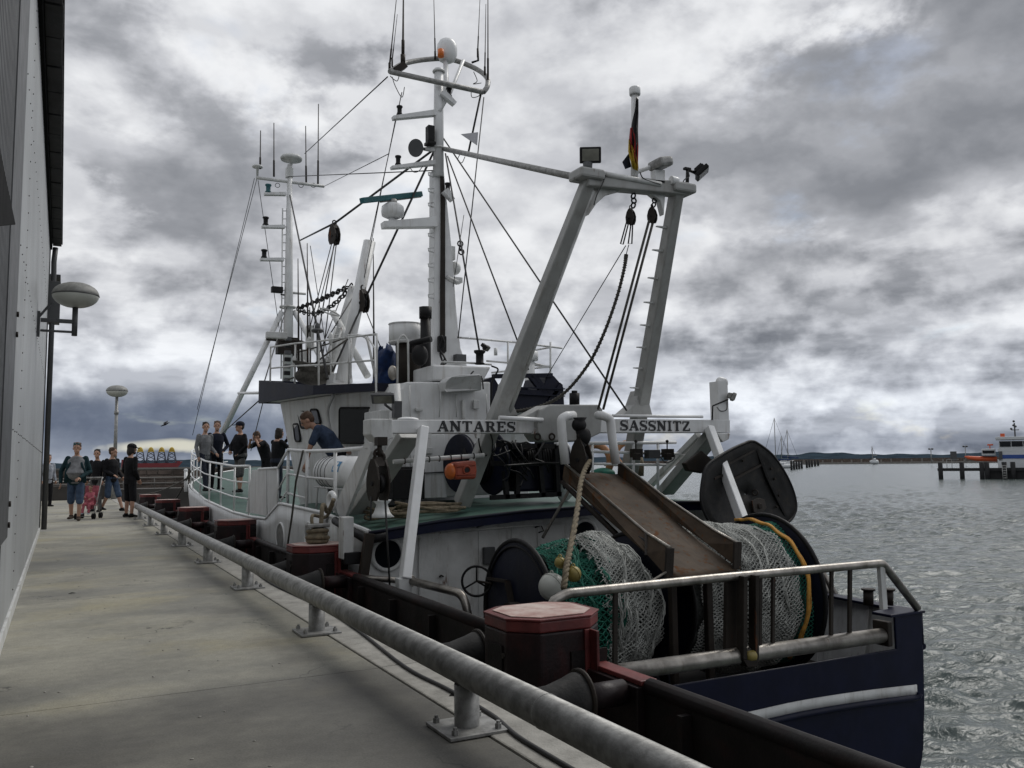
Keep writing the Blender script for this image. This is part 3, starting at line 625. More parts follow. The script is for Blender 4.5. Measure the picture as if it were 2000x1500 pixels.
# ---- jetty with piles
def Wp(px, py): return atZ(px, py, WZ)
jr = root('jetty', 'low dark timber jetty on piles at the right edge', 'jetty', Wp(1840, 936)); ja, jb = Wp(1832, 936.0), Wp(2100, 936.0)
jd = (jb-ja).normalized(); jn = V((-jd.y, jd.x, 0)); jn = jn if jn.dot(ja) > 0 else -jn
zt = WZ+2.05*ja.length/ja.length*1.0
S = ja.length/FPX
for i, px in enumerate((1838, 1880, 1919, 1929, 1963, 1980, 2015, 2060)):
    p = Wp(px, 936); m = MB(); m.cyl(p+V((0, 0, -1)), p+V((0, 0, S*29)), S*3.9, 10); m.build('pile', M['timber'], jr)
m = MB(); z0 = WZ+S*15; m.prism([ja+V((0, 0, S*14)), jb+V((0, 0, S*14)), jb+jn*2.5+V((0, 0, S*14)), ja+jn*2.5+V((0, 0, S*14))], (0, 0, S*5)); m.build('walkway', M['timber'], jr)
m = MB(); p = Wp(1925, 936); q = Wp(2100, 936); m.prism([p+jn*.4, q+jn*.4, q+jn*2+V((0, 0, 0)), p+jn*2], (0, 0, S*14)); m.build('back_wall', M['timber'], jr)
m = MB()
for px in (1850, 1860): p = Wp(px, 936)+jn*1.2; m.tube([p+V((0, 0, S*17)), p+V((0, 0, S*34))], S*.5, 5)
m.tube([Wp(1850, 936)+jn*1.2+V((0, 0, S*34)), Wp(1874, 936)+jn*1.2+V((0, 0, S*34))], S*.5, 5); m.build('handrail', M['galv'], jr)
m = MB(); p = Wp(1864, 936)+jn*1.3; m.bar(p+V((0, 0, S*32)), p+V((0, 0, S*48)), S*10, S*1.2, ref=jn); m.build('notice_board', M['walld'], jr)
# ladder on jetty
m = MB()
for dx in (1959, 1967): m.tube([Wp(dx, 937)-jn*.3, Wp(dx, 937)-jn*.3+V((0, 0, S*24))], S*.6, 5)
for k in range(6): m.tube([Wp(1959, 937)-jn*.3+V((0, 0, S*(3+k*4))), Wp(1967, 937)-jn*.3+V((0, 0, S*(3+k*4)))], S*.5, 5)
m.build('ladder', M['galv'], jr)
# ---- patrol boat and lifeboat behind the jetty : local frame along jd
def LP(px, h, back=0): p = Wp(px, 936)+jn*back; return V((p.x, p.y, WZ+S*h))
pb = root('patrol_boat', 'white patrol boat with blue stripe moored behind the jetty at the right edge', 'boat', LP(1990, 0, 6))
def sl_(px0, px1, h0, h1, b0, b1): A = [LP(px0, h0, b0), LP(px1, h0, b0), LP(px1, h0, b1), LP(px0, h0, b1)]; return A, (0, 0, S*(h1-h0))
m = MB(); m.prism([LP(1950, 0, 4), LP(2120, 0, 4), LP(2120, 0, 9), LP(1950, 0, 9)], (0, 0, S*33)); m.build('hull', M['white_far'], pb)
m = MB(); m.prism(*sl_(1958, 2100, 33, 47, 4.2, 8.8)); m.build('cabin', M['white_far'], pb, bevel=.05)
m = MB(); m.prism(*sl_(1959, 2101, 34.5, 41, 4.1, 4.18)); m.build('stripe', M['blue_stripe'], pb)
m = MB(); m.prism([LP(1951, 47, 4.2), LP(2100, 47, 4.2), LP(2100, 47, 8.8), LP(1951, 47, 8.8)], (0, 0, S*5)); m.prism([LP(1954, 52, 4.3), LP(2100, 52, 4.3), LP(2100, 52, 8.7), LP(1954, 52, 8.7)], (0, 0, S*13)); m.build('wheelhouse', M['white_far'], pb, bevel=.04)
for k in range(4): m = MB(); m.prism(*sl_(1956+k*24, 1978+k*24, 55, 64, 4.2, 4.28)); m.build('window', M['glass'], pb)
m = MB(); m.prism(*sl_(1948, 2100, 67, 72, 3.9, 9)); m.build('roof', M['white_far'], pb, bevel=.05)
m = MB(); m.prism(*sl_(1953, 1960, 31, 47, 4, 4.15)); m.build('door', M['walld'], pb)
m = MB(); m.tube([LP(1988, 72, 6), LP(1988, 96, 6)], S*1.2, 6); m.tube([LP(1981, 84, 6), LP(1997, 84, 6)], S*.8, 6)
for px, h in ((1987, 99), (1981, 86), (1990, 90), (1986, 92)): m.ell(LP(px, h, 6), S*2.0)
m.build('mast', M['walld'], pb); m = MB(); m.prism(*sl_(1958, 1967, 72, 78, 5, 7)); m.build('red_lamp_box', M['orange_far'], pb)
rb = root('lifeboat', 'orange lifeboat with small cabin lying left of the white patrol boat', 'boat', LP(1912, 0, 7))
m = MB(); m.loft([(LP(1882, 39, 7), S*1, S*1), (LP(1890, 37, 7), S*4, S*3.2), (LP(1905, 35, 7), S*6, S*4.5), (LP(1948, 34, 7), S*7, S*5)], jn, 10); m.build('hull', M['orange_far'], rb)
m = MB(); m.prism(*sl_(1918, 1946, 40, 52, 5.8, 8)); m.build('cabin', M['white_far'], rb, bevel=.1); m = MB(); m.prism(*sl_(1920, 1944, 44, 49, 5.7, 5.78)); m.build('window', M['glass'], rb)
m = MB(); m.tube([LP(1935, 52, 7), LP(1935, 60, 7)], S*.8, 6); m.tube([LP(1930, 59, 7), LP(1942, 59, 7)], S*1.6, 6); m.build('radar_arch', M['orange_far'], rb)
# ---- sailing boats
def sail(px, py, ph, hull_l, lab, furl=True, hullc='white_far'):
    p = Wp(px, py); s = p.length/FPX; r_ = root('sailing_boat', lab, 'sailing boat', p); d = V((cx.x, cx.y, 0)).normalized(); n_ = V((-d.y, d.x, 0))
    q = lambda a, h, b=0: p+d*a*s+n_*b*s+V((0, 0, h*s))
    m = MB(); L_ = hull_l
    m.loft([(q(-L_*.5, 6), s*.5, s*.6), (q(-L_*.3, 4.5), s*4, s*3.6), (q(0, 4), s*5.5, s*4.2), (q(L_*.35, 4.2), s*5, s*4), (q(L_*.5, 4.6), s*3.5, s*3.2)], n_, 10); m.build('hull', M[hullc], r_)
    m = MB(); m.loft([(q(-L_*.15, 8.5), s*2.5, s*1.2), (q(L_*.2, 9), s*3.5, s*2.2)], n_, 8); m.build('cabin', M['white_far'], r_)
    m = MB(); m.tube([q(-2, 4), q(-2, ph)], s*.75, 6); m.build('mast', M['galv'], r_)
    m = MB(); m.tube([q(-2, ph-1), q(-L_*.48, 7)], s*.3, 4); m.tube([q(-2, ph-1), q(L_*.48, 7)], s*.25, 4); m.build('stay', M['wire'], r_)
    m = MB(); m.tube([q(-2, 16), q(L_*.42, 16)], s*1.6 if furl else s*.6, 6); m.build('boom', M['tarp'] if furl else M['galv'], r_)
sail(1518, 915, 94, 62, 'white sailing boat with the tallest mast, behind the trawl door'); sail(1542, 911, 68, 40, 'sailing boat with a shorter mast among the dark mooring piles'); sail(1530, 909.5, 54, 30, 'farthest sailing boat in the group behind the trawl door')
sail(1707, 907, 32, 15, 'small lone sailing boat under way in front of the mole', False)
for i, px in enumerate((1546, 1551, 1556, 1561, 1566, 1576, 1581, 1586, 1592, 1598)):
    p = Wp(px, 918-.35*(px-1546)*.45); s = p.length/FPX; m = MB(); m.cyl(p-V((0, 0, 1)), p+V((0, 0, s*(17-i*.7))), s*2.0, 8)
    tag(m.build('mooring_pile', M['timber']), 'dark timber mooring pile beside the moored sailing boats', 'pile', 'mooring piles beside the sailing boats')
p = atY(323, 829, 60); bd = MB(); bd.loft([(p+V((-.28, 0, -.12)), .02, .02), (p, .07, .06), (p+V((.25, 0, .14)), .015, .015)], V((0, 1, 0)), 8)
bd.plate([p+V((-.05, .0, 0)), p+V((.1, -.5, .22)), p+V((.0, -1.0, .05)), p+V((-.08, -.45, .12))], .02); bd.plate([p+V((-.05, .0, 0)), p+V((.1, .5, .22)), p+V((.0, 1.0, .05)), p+V((-.08, .45, .12))], .02)
tag(bd.build('seagull', M['black']), 'small dark gull flying left under the rain clouds', 'bird')
# ================================================================ THE TRAWLER
XP, XC, XS, YT, YB = 3.3, 6.1, 8.9, 6.5, 9.9
ship = root('fishing_trawler', 'white and navy steel fishing trawler named ANTARES moored along the pier', 'trawler', (XC, 16, WZ))
def lerp_tab(tab, y):
    if y <= tab[0][0]: return tab[0][1]
    for (a, va), (b, vb) in zip(tab, tab[1:]):
        if y <= b: u = (y-a)/(b-a); return va+(vb-va)*u
    return tab[-1][1]
HB = [(6.5, 2.41), (8, 2.66), (10, 2.8), (24, 2.85), (26, 2.84), (27.3, 2.72), (28.6, 2.30), (29.6, 1.7), (30.4, 1.0), (30.9, .35), (31.0, .02)]
SH = [(10, .44), (11.9, .57), (14.5, .61), (14.75, .60), (15.75, .30), (17, .27), (19, .27), (23.2, .41), (27.3, .74), (31, 1.15)]
def hb(y, z=0):
    b = lerp_tab(HB, y)
    if y > 22: b *= 1-.05*min(1, (y-22)/6)*max(0, .6-z)
    if y < 10: b -= (.04*max(0, -z-.5)+.25*max(0, -z-2.0))*(10-y)/3.5
    return b*(1-.04*max(0, -z-1.2)**2) if y < 26 else b*(1-.12*max(0, -z-.8))
def hz(y): return lerp_tab(SH, y)
def zk(y): return lerp_tab([(6.5, -.80), (10, -.55), (20, -.35), (27, -.1), (31, .3)], y)
st = [6.5, 7, 8, 9, 10, 12, 14, 14.5, 14.75, 15.0, 15.3, 15.6, 15.75, 17, 19, 21, 23, 25, 26, 27, 27.8, 28.6, 29.2, 29.6, 30, 30.4, 30.7, 30.9, 31]
for sgn, nm in ((-1, 'port'), (1, 'starboard')):
    m = MB(); rows = []
    for y in st:
        zs = [zk(y), -1.0, -1.45, -1.9, -2.35, -2.8]; zs[1] = min(zs[1], zk(y)-.1)
        rows.append([V((XC+sgn*hb(y, z), y, z)) for z in zs])
    m.grid(rows, True); m.build('lower_hull', M['navy'], ship, thick=.02)
    m = MB(); rows = []
    for y in [s for s in st if s >= 10]:
        a, b_ = zk(y), hz(y); rows.append([V((XC+sgn*hb(y, z), y, z)) for z in [a+(b_-a)*q/4 for q in range(5)]])
    m.grid(rows, True); m.build('side_plating', M['white'], ship, thick=.02)
    m = MB(); m.grid([[V((XC+sgn*hb(y), y, z)) for z in (zk(y)-.0, -.62, -.46)] for y in (6.5, 7, 8, 9, 9.95)], True); m.build('aft_bulwark', M['navy'], ship, thick=.03)
    m = MB(); m.grid([[V((XC+sgn*(hb(y)-.09-.1*(z < -1)), y, z)) for z in (-1.3, -.48)] for y in (6.55, 7, 8, 9, 9.95)], True); m.build('bulwark_lining', M['white_worn'], ship)
    m = MB(); m.tube([(XC+sgn*(hb(y)+.01), y, zk(y)-.02) for y in st if y < 30.8], .035, 8); m.build('rubbing_strake', M['navy'], ship)
    m = MB(); m.prism([(XC+sgn*(hb(6.5)+.03), 6.5, -.46), (XC+sgn*(hb(9.9)+.03), 9.95, -.46), (XC+sgn*(hb(9.9)-.14), 9.95, -.46), (XC+sgn*(hb(6.5)-.14), 6.5, -.46)], (0, 0, .03)); m.build('cap_rail', M['navy'], ship, bevel=.006)
    for y in (7.2, 8.0, 8.8, 9.6):
        m = MB(); m.prism([(XC+sgn*(hb(y)-.055), y, -1.3), (XC+sgn*(hb(y)-.055), y, -.48), (XC+sgn*(hb(y)-.11), y, -.48), (XC+sgn*(hb(y)-.28), y, -1.3)], (0, .02, 0)); m.build('bulwark_stay', M['white_worn'], ship)
    # sheer pipe
    m = MB(); m.tube([(XC+sgn*hb(y), y, hz(y)+.01) for y in st if y >= 10], .028, 8); m.build('sheer_pipe', M['white_clean'], ship)
# transom, with the curve of the counter and the ledge
def T(px, py, off=0): return atY(px, py, YT+off)
m = MB(); pl = -2.8
tr = [V((XC-2.3, YT, -2.8)), V((XC-2.42, YT, -.80)), V((8.08, YT, -.80)), V((8.08, YT, -.44)), *[V((XC+hb(6.5, z_)+.012, YT, z_)) for z_ in (-.44, -.8, -1.2, -1.6, -2.0, -2.2, -2.4, -2.8)]]
m.prism(tr, (0, .03, 0)); m.build('transom', M['navy'], ship, bevel=.01)
m = MB()
sp = spline([T(1180, 1440, -.012), T(1300, 1418, -.012), T(1440, 1395, -.012), T(1560, 1369, -.012), T(1680, 1350, -.012), T(1790, 1337, -.012)], 5)
m.grid([sp, [p+V((0, 0, -.115)) for p in sp]], True); m.build('white_band', M['white_worn'], ship, thick=.012)
sp2 = [p+V((0, -.01, -.135)) for p in sp]+[T(1796, 1354, -.03)]
m = MB(); m.tube(sp2, .035, 8); m.build('ledge', M['navy'], ship)
m = MB(); m.prism([(7.98, YT-.03, -.455), (8.54, YT-.03, -.455), (8.56, YT+.35, -.455), (7.98, YT+.22, -.455)], (0, 0, .03)); m.build('corner_plate', M['navy'], ship, bevel=.006)
# stern roller
m = MB(); a, b_ = T(1225, 1310), T(1722, 1241); a.x = 3.9; a.z = T(1235, 1309).z; m.tube([a, b_], .078, 22); m.build('stern_roller', M['steel'], ship)
m = MB(); m.box((b_.x+.04, YT+.02, b_.z+.02), (.07, .20, .26)); m.build('roller_bracket', M['dksteel'], ship, bevel=.01)
# stern rail
rl = MB(); P = rnd([T(1082, 1235), T(1090, 1163), T(1720, 1101), T(1793, 1187)], .07, 5)
P = [T(1060, 1215)]+rnd([T(1083, 1172), T(1108, 1159), T(1400, 1129), T(1724, 1100), T(1792, 1188)], .05, 4); rl.tube(P, .043, 14); rail = rl.build('stern_rail', M['steel'], ship)
for px, w in ((1202, .045), (1624, .04), (1660, .045), (1485, .035), (1510, .035)):
    yt = 1163-(px-1083)*.0989; yb = 1309-(px-1225)*.139
    m = MB(); m.bar(T(px, yt), T(px-1, yb), w, .03, ref=V((0, 1, 0))); m.build('rail_post', M['dksteel'], ship, bevel=.004)
m = MB(); m.bar(T(1720, 1103), T(1726, 1190), .075, .05, ref=V((0, 1, 0))); m.build('rail_post', M['white_worn'], ship, bevel=.004)
GO = -.11
m = MB(); m.prism([T(1420, 1135, .04), T(1450, 1132, .04), T(1450, 1283, .04), T(1418, 1287, .04)], (0, .05, 0)); m.build('guide_plate', M['dksteel'], ship, bevel=.006)
m = MB(); m.prism([T(1453, 1126, GO), T(1461, 1125, GO), T(1460, 1290, GO), T(1452, 1288, GO)], (0, .10, 0)); m.prism([T(1476, 1124, GO), T(1484, 1123, GO), T(1483, 1290, GO), T(1476, 1298, GO)], (0, .10, 0)); m.prism([T(1452, 1289, GO), T(1483, 1291, GO), T(1477, 1303, GO), T(1460, 1303, GO)], (0, .10, 0)); m.build('guide_frame', M['dksteel'], ship, bevel=.006)
m = MB(); m.lathe([(.03, -.06), (.05, -.02), (.05, .04), (.03, .06)], T(1466, 1281, GO+.03), (1, 0, 0), 14); m.build('guide_pulley', M['yellow'], ship)
# deck at the stern
m = MB(); m.bb((XC-2.25, 6.55, -1.34), (XC+2.25, 8, -1.30)); m.bb((XC-2.5, 8, -1.34), (XC+2.5, 10.2, -1.30)); m.build('work_deck', M['dksteel'], ship)
# starboard rail pieces & bollards on the cap rail
m = MB(); m.tube(rnd([atX(1560, 1080, 8.75), atX(1585, 1082, 8.75), atX(1640, 1175, 8.75)], .15, 5), .04, 10); m.build('side_rail', M['steel'], ship)
m = MB(); m.tube(rnd([atX(1560, 1082, 8.65), atX(1590, 1100, 8.65), atX(1625, 1175, 8.65)], .15, 5), .03, 8); m.build('side_rail', M['steel'], ship)
for px in (1696, 1735):
    p = atY(px, 1182, 6.85); q = atY(px, 1153, 6.85); m = MB(); m.cyl(p, q, .055, 14); m.cyl(q, q+V((0, 0, .02)), .075, 14); m.build('bitt', M['dksteel'], ship)
# ---- aft wall and shelter deck
def zda(x): return lerp_tab([(3.3, .42), (4.2, .52), (5.4, .60), (7, .645), (8.9, .63)], x)
AW = 10.28
m = MB(); xs = [3.36+i*(5.48/12) for i in range(13)]
m.grid([[V((x, AW, -1.3)) for x in xs], [V((x, AW, zda(x)-.06)) for x in xs]], False); m.build('aft_wall', M['white_worn'], ship, thick=.03)
for px in (935, 1050):
    p = atY(px, 1045, AW-.02); m = MB(); m.box((p.x, AW-.022, -.43), (.012, .012, 1.7)); m.build('weld_seam', M['white_worn'], ship)
for px, py in ((757, 1082), (1142, 1043)):
    p = atY(px, py, AW-.03); m = MB(); m.torus(p, (0, 1, 0), .195, .03, 28, 8); r_ = m.build('porthole_ring', M['white_worn'], ship); m = MB(); m.cyl(p+V((0, -.012, 0)), p+V((0, .02, 0)), .175, 26); m.build('pane', M['glass'], r_)
m = MB(); m.tube([atY(944, 1018, AW-.05), atY(944, 1026, AW-.05), atY(932, 1029, AW-.05), atY(925, 1022, AW-.05)], .012, 6); m.tube([atY(866, 1126, AW-.05), atY(862, 1124, AW-.05), atY(858, 1127, AW-.05)], .012, 6); m.build('hook', M['dksteel'], ship)
m = MB(); m.tube([atY(1045, 1030, AW-.04), atY(1057, 1026, AW-.04), atY(1062, 1037, AW-.04), atY(1052, 1040, AW-.04)], .01, 6); m.build('hook', M['dksteel'], ship)
# conduits and hose runs on the wall
m = MB(); m.tube([atY(820, 1050, AW-.05), atY(818, 1180, AW-.05)], .012, 6); m.tube([atY(1000, 1030, AW-.05), atY(1002, 1180, AW-.05)], .01, 6); m.tube([atY(740, 1050, AW-.05), atY(1100, 1022, AW-.05)], .012, 6); m.build('conduit', M['white_worn'], ship)
m = MB(); p = atY(955, 1085, AW-.06); m.box(p, (.16, .06, .22)); m.build('switch_box', M['walld'], ship, bevel=.01)
m = MB(); rows = []
for y in (10.0, 10.6, 11.4, 12.5, 14, 16):
    rows.append([V((3.34+i*(5.52/16), y, zda(3.34+i*(5.52/16))+.012*(y-10)*.5)) for i in range(17)])
m.grid(rows, True); m.build('shelter_deck', M['green_deck'], ship)
m = MB(); xs = [3.28+i*(5.64/24) for i in range(25)]
m.grid([[V((x, 9.97, zda(x)+.02)) for x in xs], [V((x, 9.97, zda(x)-.10)) for x in xs]], False); m.build('deck_fascia', M['navy'], ship, thick=.035)
m = MB(); m.tube([V((x, 9.955, zda(x)+.02)) for x in xs], .022, 8); m.build('fascia_pipe', M['dkblue'], ship)
m = MB(); m.tube([atX(655, 1017, 3.27), V((3.27, 9.98, .36)), V((3.5, 9.93, .39))], .055, 12); m.build('bump_pipe', M['black'], ship)
# port wing frame under the deck edge
m = MB(); m.bar(atY(722, 1042, 9.95), atY(709, 1128, 9.95), .11, .09, ref=V((0, 1, 0))); m.build('wing_post', M['dksteel'], ship, bevel=.006)
m = MB(); m.tube([atY(704, 1128, 9.9), atY(780, 1134, 9.6)], .035, 12); m.build('wing_pipe', M['steel'], ship)
m = MB(); m.tube(rnd([atY(800, 1134, 9.2), atY(905, 1160, 8.4), atY(917, 1215, 8.3)], .12, 5), .045, 14); m.torus(atY(803, 1135, 9.2), (-.3, 1, 0), .055, .012, 16, 6); m.build('port_rail', M['steel'], ship)
m = MB(); m.box(atY(688, 1090, 10.1), (.20, .1, .14)); m.build('scupper_box', M['black'], ship, bevel=.01)
m = MB(); m.box(atY(676, 1050, 10.2), (.13, .2, .5)); m.build('corner_pillar', M['white_worn'], ship, bevel=.01)
for px, py, ry, rz in ((548, 1052, .26, .17), (603, 1046, .2, .13)):
    p = atX(px, py, XC-hb(13)-.022); m = MB(); n_ = 24
    m.tube([p+V((0, math.cos(2*math.pi*i/n_)*ry*1.1, math.sin(2*math.pi*i/n_)*rz*1.5)) for i in range(n_)], .018, 8, closed=True); r_ = m.build('scupper_ring', M['white_clean'], ship)
    m = MB(); m.prism([p+V((-.002, math.cos(2*math.pi*i/n_)*ry*1.08, math.sin(2*math.pi*i/n_)*rz*1.48)) for i in range(n_)], (.008, 0, 0)); m.build('scupper_plate', M['galv'], r_)
m = MB(); m.box(atX(636, 965, 3.25)+V((0, 0, 0)), (.02, .02, .02))
# foredeck
def zfd(y): return hz(max(y, 15.8))-.0
m = MB(); rows = []
for y in [14.0, 15, 16, 17, 18, 20, 22, 24, 26, 27, 28, 29, 30, 30.8]:
    b_ = hb(y)-.02; rows.append([V((XC+b_*(i/8-1), y, zfd(y)+.06*(1-(i/8-1)**2)+.02)) for i in range(17)])
m.grid(rows, True); m.build('foredeck', M['green_deck'], ship)
# bow rail
ys_r = [17.3+i*.35 for i in range(38)]; ys_r = [y for y in ys_r if y < 30.6]
for sgn in (-1, 1):
    for h, r_ in ((.98, .024), (.66, .016), (.34, .016)):
        m = MB(); m.tube([(XC+sgn*(hb(y)-.02*h+.02), y, zfd(y)+h) for y in ys_r], r_, 8); m.build('bow_rail', M['white_clean'], ship)
    for y in (17.3, 18.9, 20.6, 22.3, 24.0, 25.6, 27.0, 28.2, 29.2, 30.0):
        m = MB(); m.tube([(XC+sgn*(hb(y)+.0), y, zfd(y)), (XC+sgn*(hb(y)), y, zfd(y)+.98)], .020, 8); m.build('stanchion', M['white_clean'], ship)
m = MB(); m.tube([atX(363, 960, 3.27), atX(363, 921, 3.27)], .05, 12); m.ell(atX(363, 919, 3.27), .06); m.build('bow_post', M['white_clean'], ship)
# closed plate beside the bow rail, and gate bars
m = MB(); q = lambda px, py: atX(px, py, XC-hb(17)+.0)
m.prism([q(492, 918), q(520, 917), q(520, 1008), q(480, 1000)], (.03, 0, 0)); m.build('wing_plate', M['white'], ship, bevel=.006)
m = MB(); m.prism([q(521, 917), q(543, 915), q(543, 983), q(523, 1012)], (.02, 0, 0)); m.build('gate_plate', M['white'], ship, bevel=.004)
m = MB(); m.tube([q(505, 916), q(543, 914), atX(563, 878, 3.32)], .022, 8); m.tube([q(543, 958), atX(560, 925, 3.32)], .016, 6); m.tube([q(545, 984), atX(560, 960, 3.32)], .016, 6); m.tube([q(543, 914), q(543, 985)], .02, 6); m.build('step_rail', M['white_clean'], ship)
X3 = 3.34
pr_t = [atX(563, 878, X3), atX(600, 881, X3), atX(655, 880, X3), atX(720, 875, X3)]
for dz, r_ in ((0, .026), (.40, .018), (.72, .018)):
    m = MB(); m.tube([p-V((0, 0, dz)) for p in (pr_t if dz == 0 else pr_t[:3] if dz < .5 else pr_t[:2])], r_, 8); m.build('side_rail', M['white_clean'], ship)
for px, yb in ((563, 975), (600, 990), (655, 1002)):
    m = MB(); t_ = atX(px, 879, X3); m.tube([t_, V((t_.x, t_.y, .60))], .026, 8); m.build('stanchion', M['white_clean'], ship)
# ---- wheelhouse
def zb(y): return .4
WP = [(3.95, 17.0), (4.3, 15.0), (4.72, 13.6)]; WM = [(2*XC-x, y) for x, y in WP][::-1]
poly = WP+WM
top = [(x+(XC-x)*.06, y) for x, y in poly]
m = MB(); n = len(poly)
WB_ = [(4.12, 16.6), (4.36, 15.0), (4.74, 13.6)]; WB_ += [(2*XC-x, y) for x, y in WB_][::-1]; WT_ = [(3.80, 17.15), (4.27, 15.0), (4.71, 13.6)]; WT_ += [(2*XC-x, y) for x, y in WT_][::-1]
m.add([V((x, y, .35)) for x, y in WB_]+[V((x, y, 2.50)) for x, y in WT_], [(i, (i+1) % n, (i+1) % n+n, i+n) for i in range(n)]+[tuple(range(n, 2*n))]); wh = m.build('wheelhouse', M['white'], ship, bevel=.02)
def win(px0, py0, px1, py1, A, B, nm='window', sl=0):
    c4 = [atP(px0, py0, A, B, -.045), atP(px1, py0, A, B, -.045), atP(px1+sl, py1, A, B, -.045), atP(px0+sl, py1, A, B, -.045)]
    m = MB(); fr = rnd(c4+[c4[0]], .08, 4); fr = rnd([c4[0].lerp(c4[1], .5)]+c4[1:]+[c4[0], c4[0].lerp(c4[1], .49)], .07, 4)
    m.tube(fr, .022, 6, cap=False); f = m.build('window_frame', M['black'], wh)
    m = MB(); nn = (c4[1]-c4[0]).cross(c4[2]-c4[0]).normalized(); m.prism([p-nn*.006 for p in fr], nn*.012); m.build('pane', M['glass'], f)
win(663, 797, 741, 865, WP[1], WP[2]); win(606, 800, 620, 828, WP[0], WP[1], sl=6); win(582, 803, 596, 836, WP[0], WP[1], sl=6); win(573, 828, 583, 862, WP[0], WP[1], sl=4)
m = MB(); m.tube(rnd([atP(652, 770, WP[1], WP[2], -.15), atP(637, 800, WP[1], WP[2], -.12), atP(650, 872, WP[1], WP[2], -.05)], .3, 6), .035, 8); m.build('drain_pipe', M['white'], wh)
m = MB(); m.tube([atP(660, 875, WP[1], WP[2], -.02), atP(745, 870, WP[1], WP[2], -.02)], .018, 6); m.tube([atP(575, 880, WP[0], WP[1], -.02), atP(660, 875, WP[1], WP[2], -.02)], .018, 6); m.build('hand_rail', M['white_worn'], wh)
VP_ = [(3.45, 17.35), (3.9, 14.9), (4.45, 13.2)]; VM = [(2*XC-x, y) for x, y in VP_][::-1]; vp = VP_+VM; n = len(vp)
zv = lambda x, y: 2.48 if y > 16 else 2.48
zB = [zat(*VP_[i_], p_) for i_, p_ in enumerate((788, 771, 764))]; zT = [zat(*VP_[i_], p_) for i_, p_ in enumerate((743, 753, 748))]; zB += zB[::-1]; zT += zT[::-1]
m = MB(); m.add([V((x, y, zB[i_])) for i_, (x, y) in enumerate(vp)]+[V((x, y, zT[i_])) for i_, (x, y) in enumerate(vp)], [(i, (i+1) % n, (i+1) % n+n, i+n) for i in range(n)]); m.build('visor', M['dkblue'], ship, thick=.05)
m = MB(); m.add([V((x, y, zB[i_]+.05)) for i_, (x, y) in enumerate(vp)], [tuple(range(n))]); m.build('roof', M['white'], ship, thick=.05)
# roof rail
RP = [V((x+(.12 if x < XC else -.12), y-.1, 2.6)) for x, y in VP_]
def ring_rail(pts, h, r=.018):
    for q in (h, h*.5): mm = MB(); mm.tube([p+V((0, 0, q)) for p in pts], r, 6); mm.build('roof_rail', M['white_worn'], ship)
    for p in pts: mm = MB(); mm.tube([p, p+V((0, 0, h))], r, 6); mm.build('roof_stanchion', M['white_worn'], ship)
ring_rail([V((3.62, 17.2, 2.75)), V((3.82, 16.0, 2.68)), V((4.0, 15, 2.6)), V((4.25, 14.0, 2.55)), V((4.5, 13.3, 2.52))], .85)
m = MB(); m.tube(rnd([atY(680, 655, 14.5), atY(716, 655, 14.2), atY(733, 735, 13.6)], .25, 6), .022, 8); m.tube([atY(685, 655, 14.5), atY(685, 740, 14.5)], .02, 6); m.build('roof_gate', M['white_worn'], ship)
m = MB(); m.tube(spline([atY(562, 742, 17), atY(592, 728, 16.6), atY(640, 690, 15.5), atY(690, 655, 14.6)], 5), .016, 6); m.tube(spline([atY(575, 690, 17), atY(640, 672, 15.8), atY(682, 657, 14.8)], 5), .014, 6); m.build('roof_rope', M['rope_dk'], ship)
# ---- casing behind the wheelhouse
CYF = 12.35
c = lambda px, py, y=CYF: atY(px, py, y)
def block(p4, depth, name, mt, bev=.02, mb=None): m = MB(); m.prism(p4, (0, depth, 0)); return m.build(name, M[mt], ship, bevel=bev)
block([c(770, 976), c(958, 966), c(958, 746), c(793, 746), c(786, 760)], 2.0, 'engine_casing', 'white')
block([c(845, 744), c(945, 744), c(960, 716), c(845, 712)], 1.6, 'mast_plinth', 'white', .03)
block([c(742, 800, 12.9), c(765, 800, 12.9), c(770, 975, 12.9), c(742, 975, 12.9)], .8, 'side_locker', 'white_worn')
m = MB(); m.tube([c(770, 750, 12.2), c(786, 975, 12.2)], .09, 12); m.build('vent_trunk', M['white_worn'], ship)
m = MB(); m.prism([c(800, 851, CYF-.03), c(869, 848, CYF-.03), c(873, 972, CYF-.03), c(806, 974, CYF-.03)], (0, .025, 0)); d_ = m.build('casing_door', M['white'], ship, bevel=.01)
m = MB(); m.tube([c(806, 925, CYF-.06), c(870, 922, CYF-.06)], .012, 6); m.build('door_bar', M['walld'], d_)
# rounded hood
m = MB(); arc = [c(868, 760, 12.15), c(872, 745, 12.0), c(882, 736, 11.9), c(900, 732, 11.9), c(938, 730, 11.9), c(941, 738, 11.9), c(941, 762, 12.1), c(872, 764, 12.1)]
m.prism(arc, (0, .35, 0)); m.build('vent_hood', M['white'], ship, bevel=.02)
# rust streaks are in paint; small piping around
m = MB(); m.tube(rnd([c(862, 707, 12.2), c(905, 708, 12.0), c(960, 712, 11.9)], .05), .018, 6); m.build('conduit', M['white_worn'], ship)
m = MB(); m.tube(rnd([c(960, 715, 12), c(975, 720, 12), c(960, 745, 12), c(957, 950, 12)], .1), .014, 6); m.build('conduit', M['black'], ship)
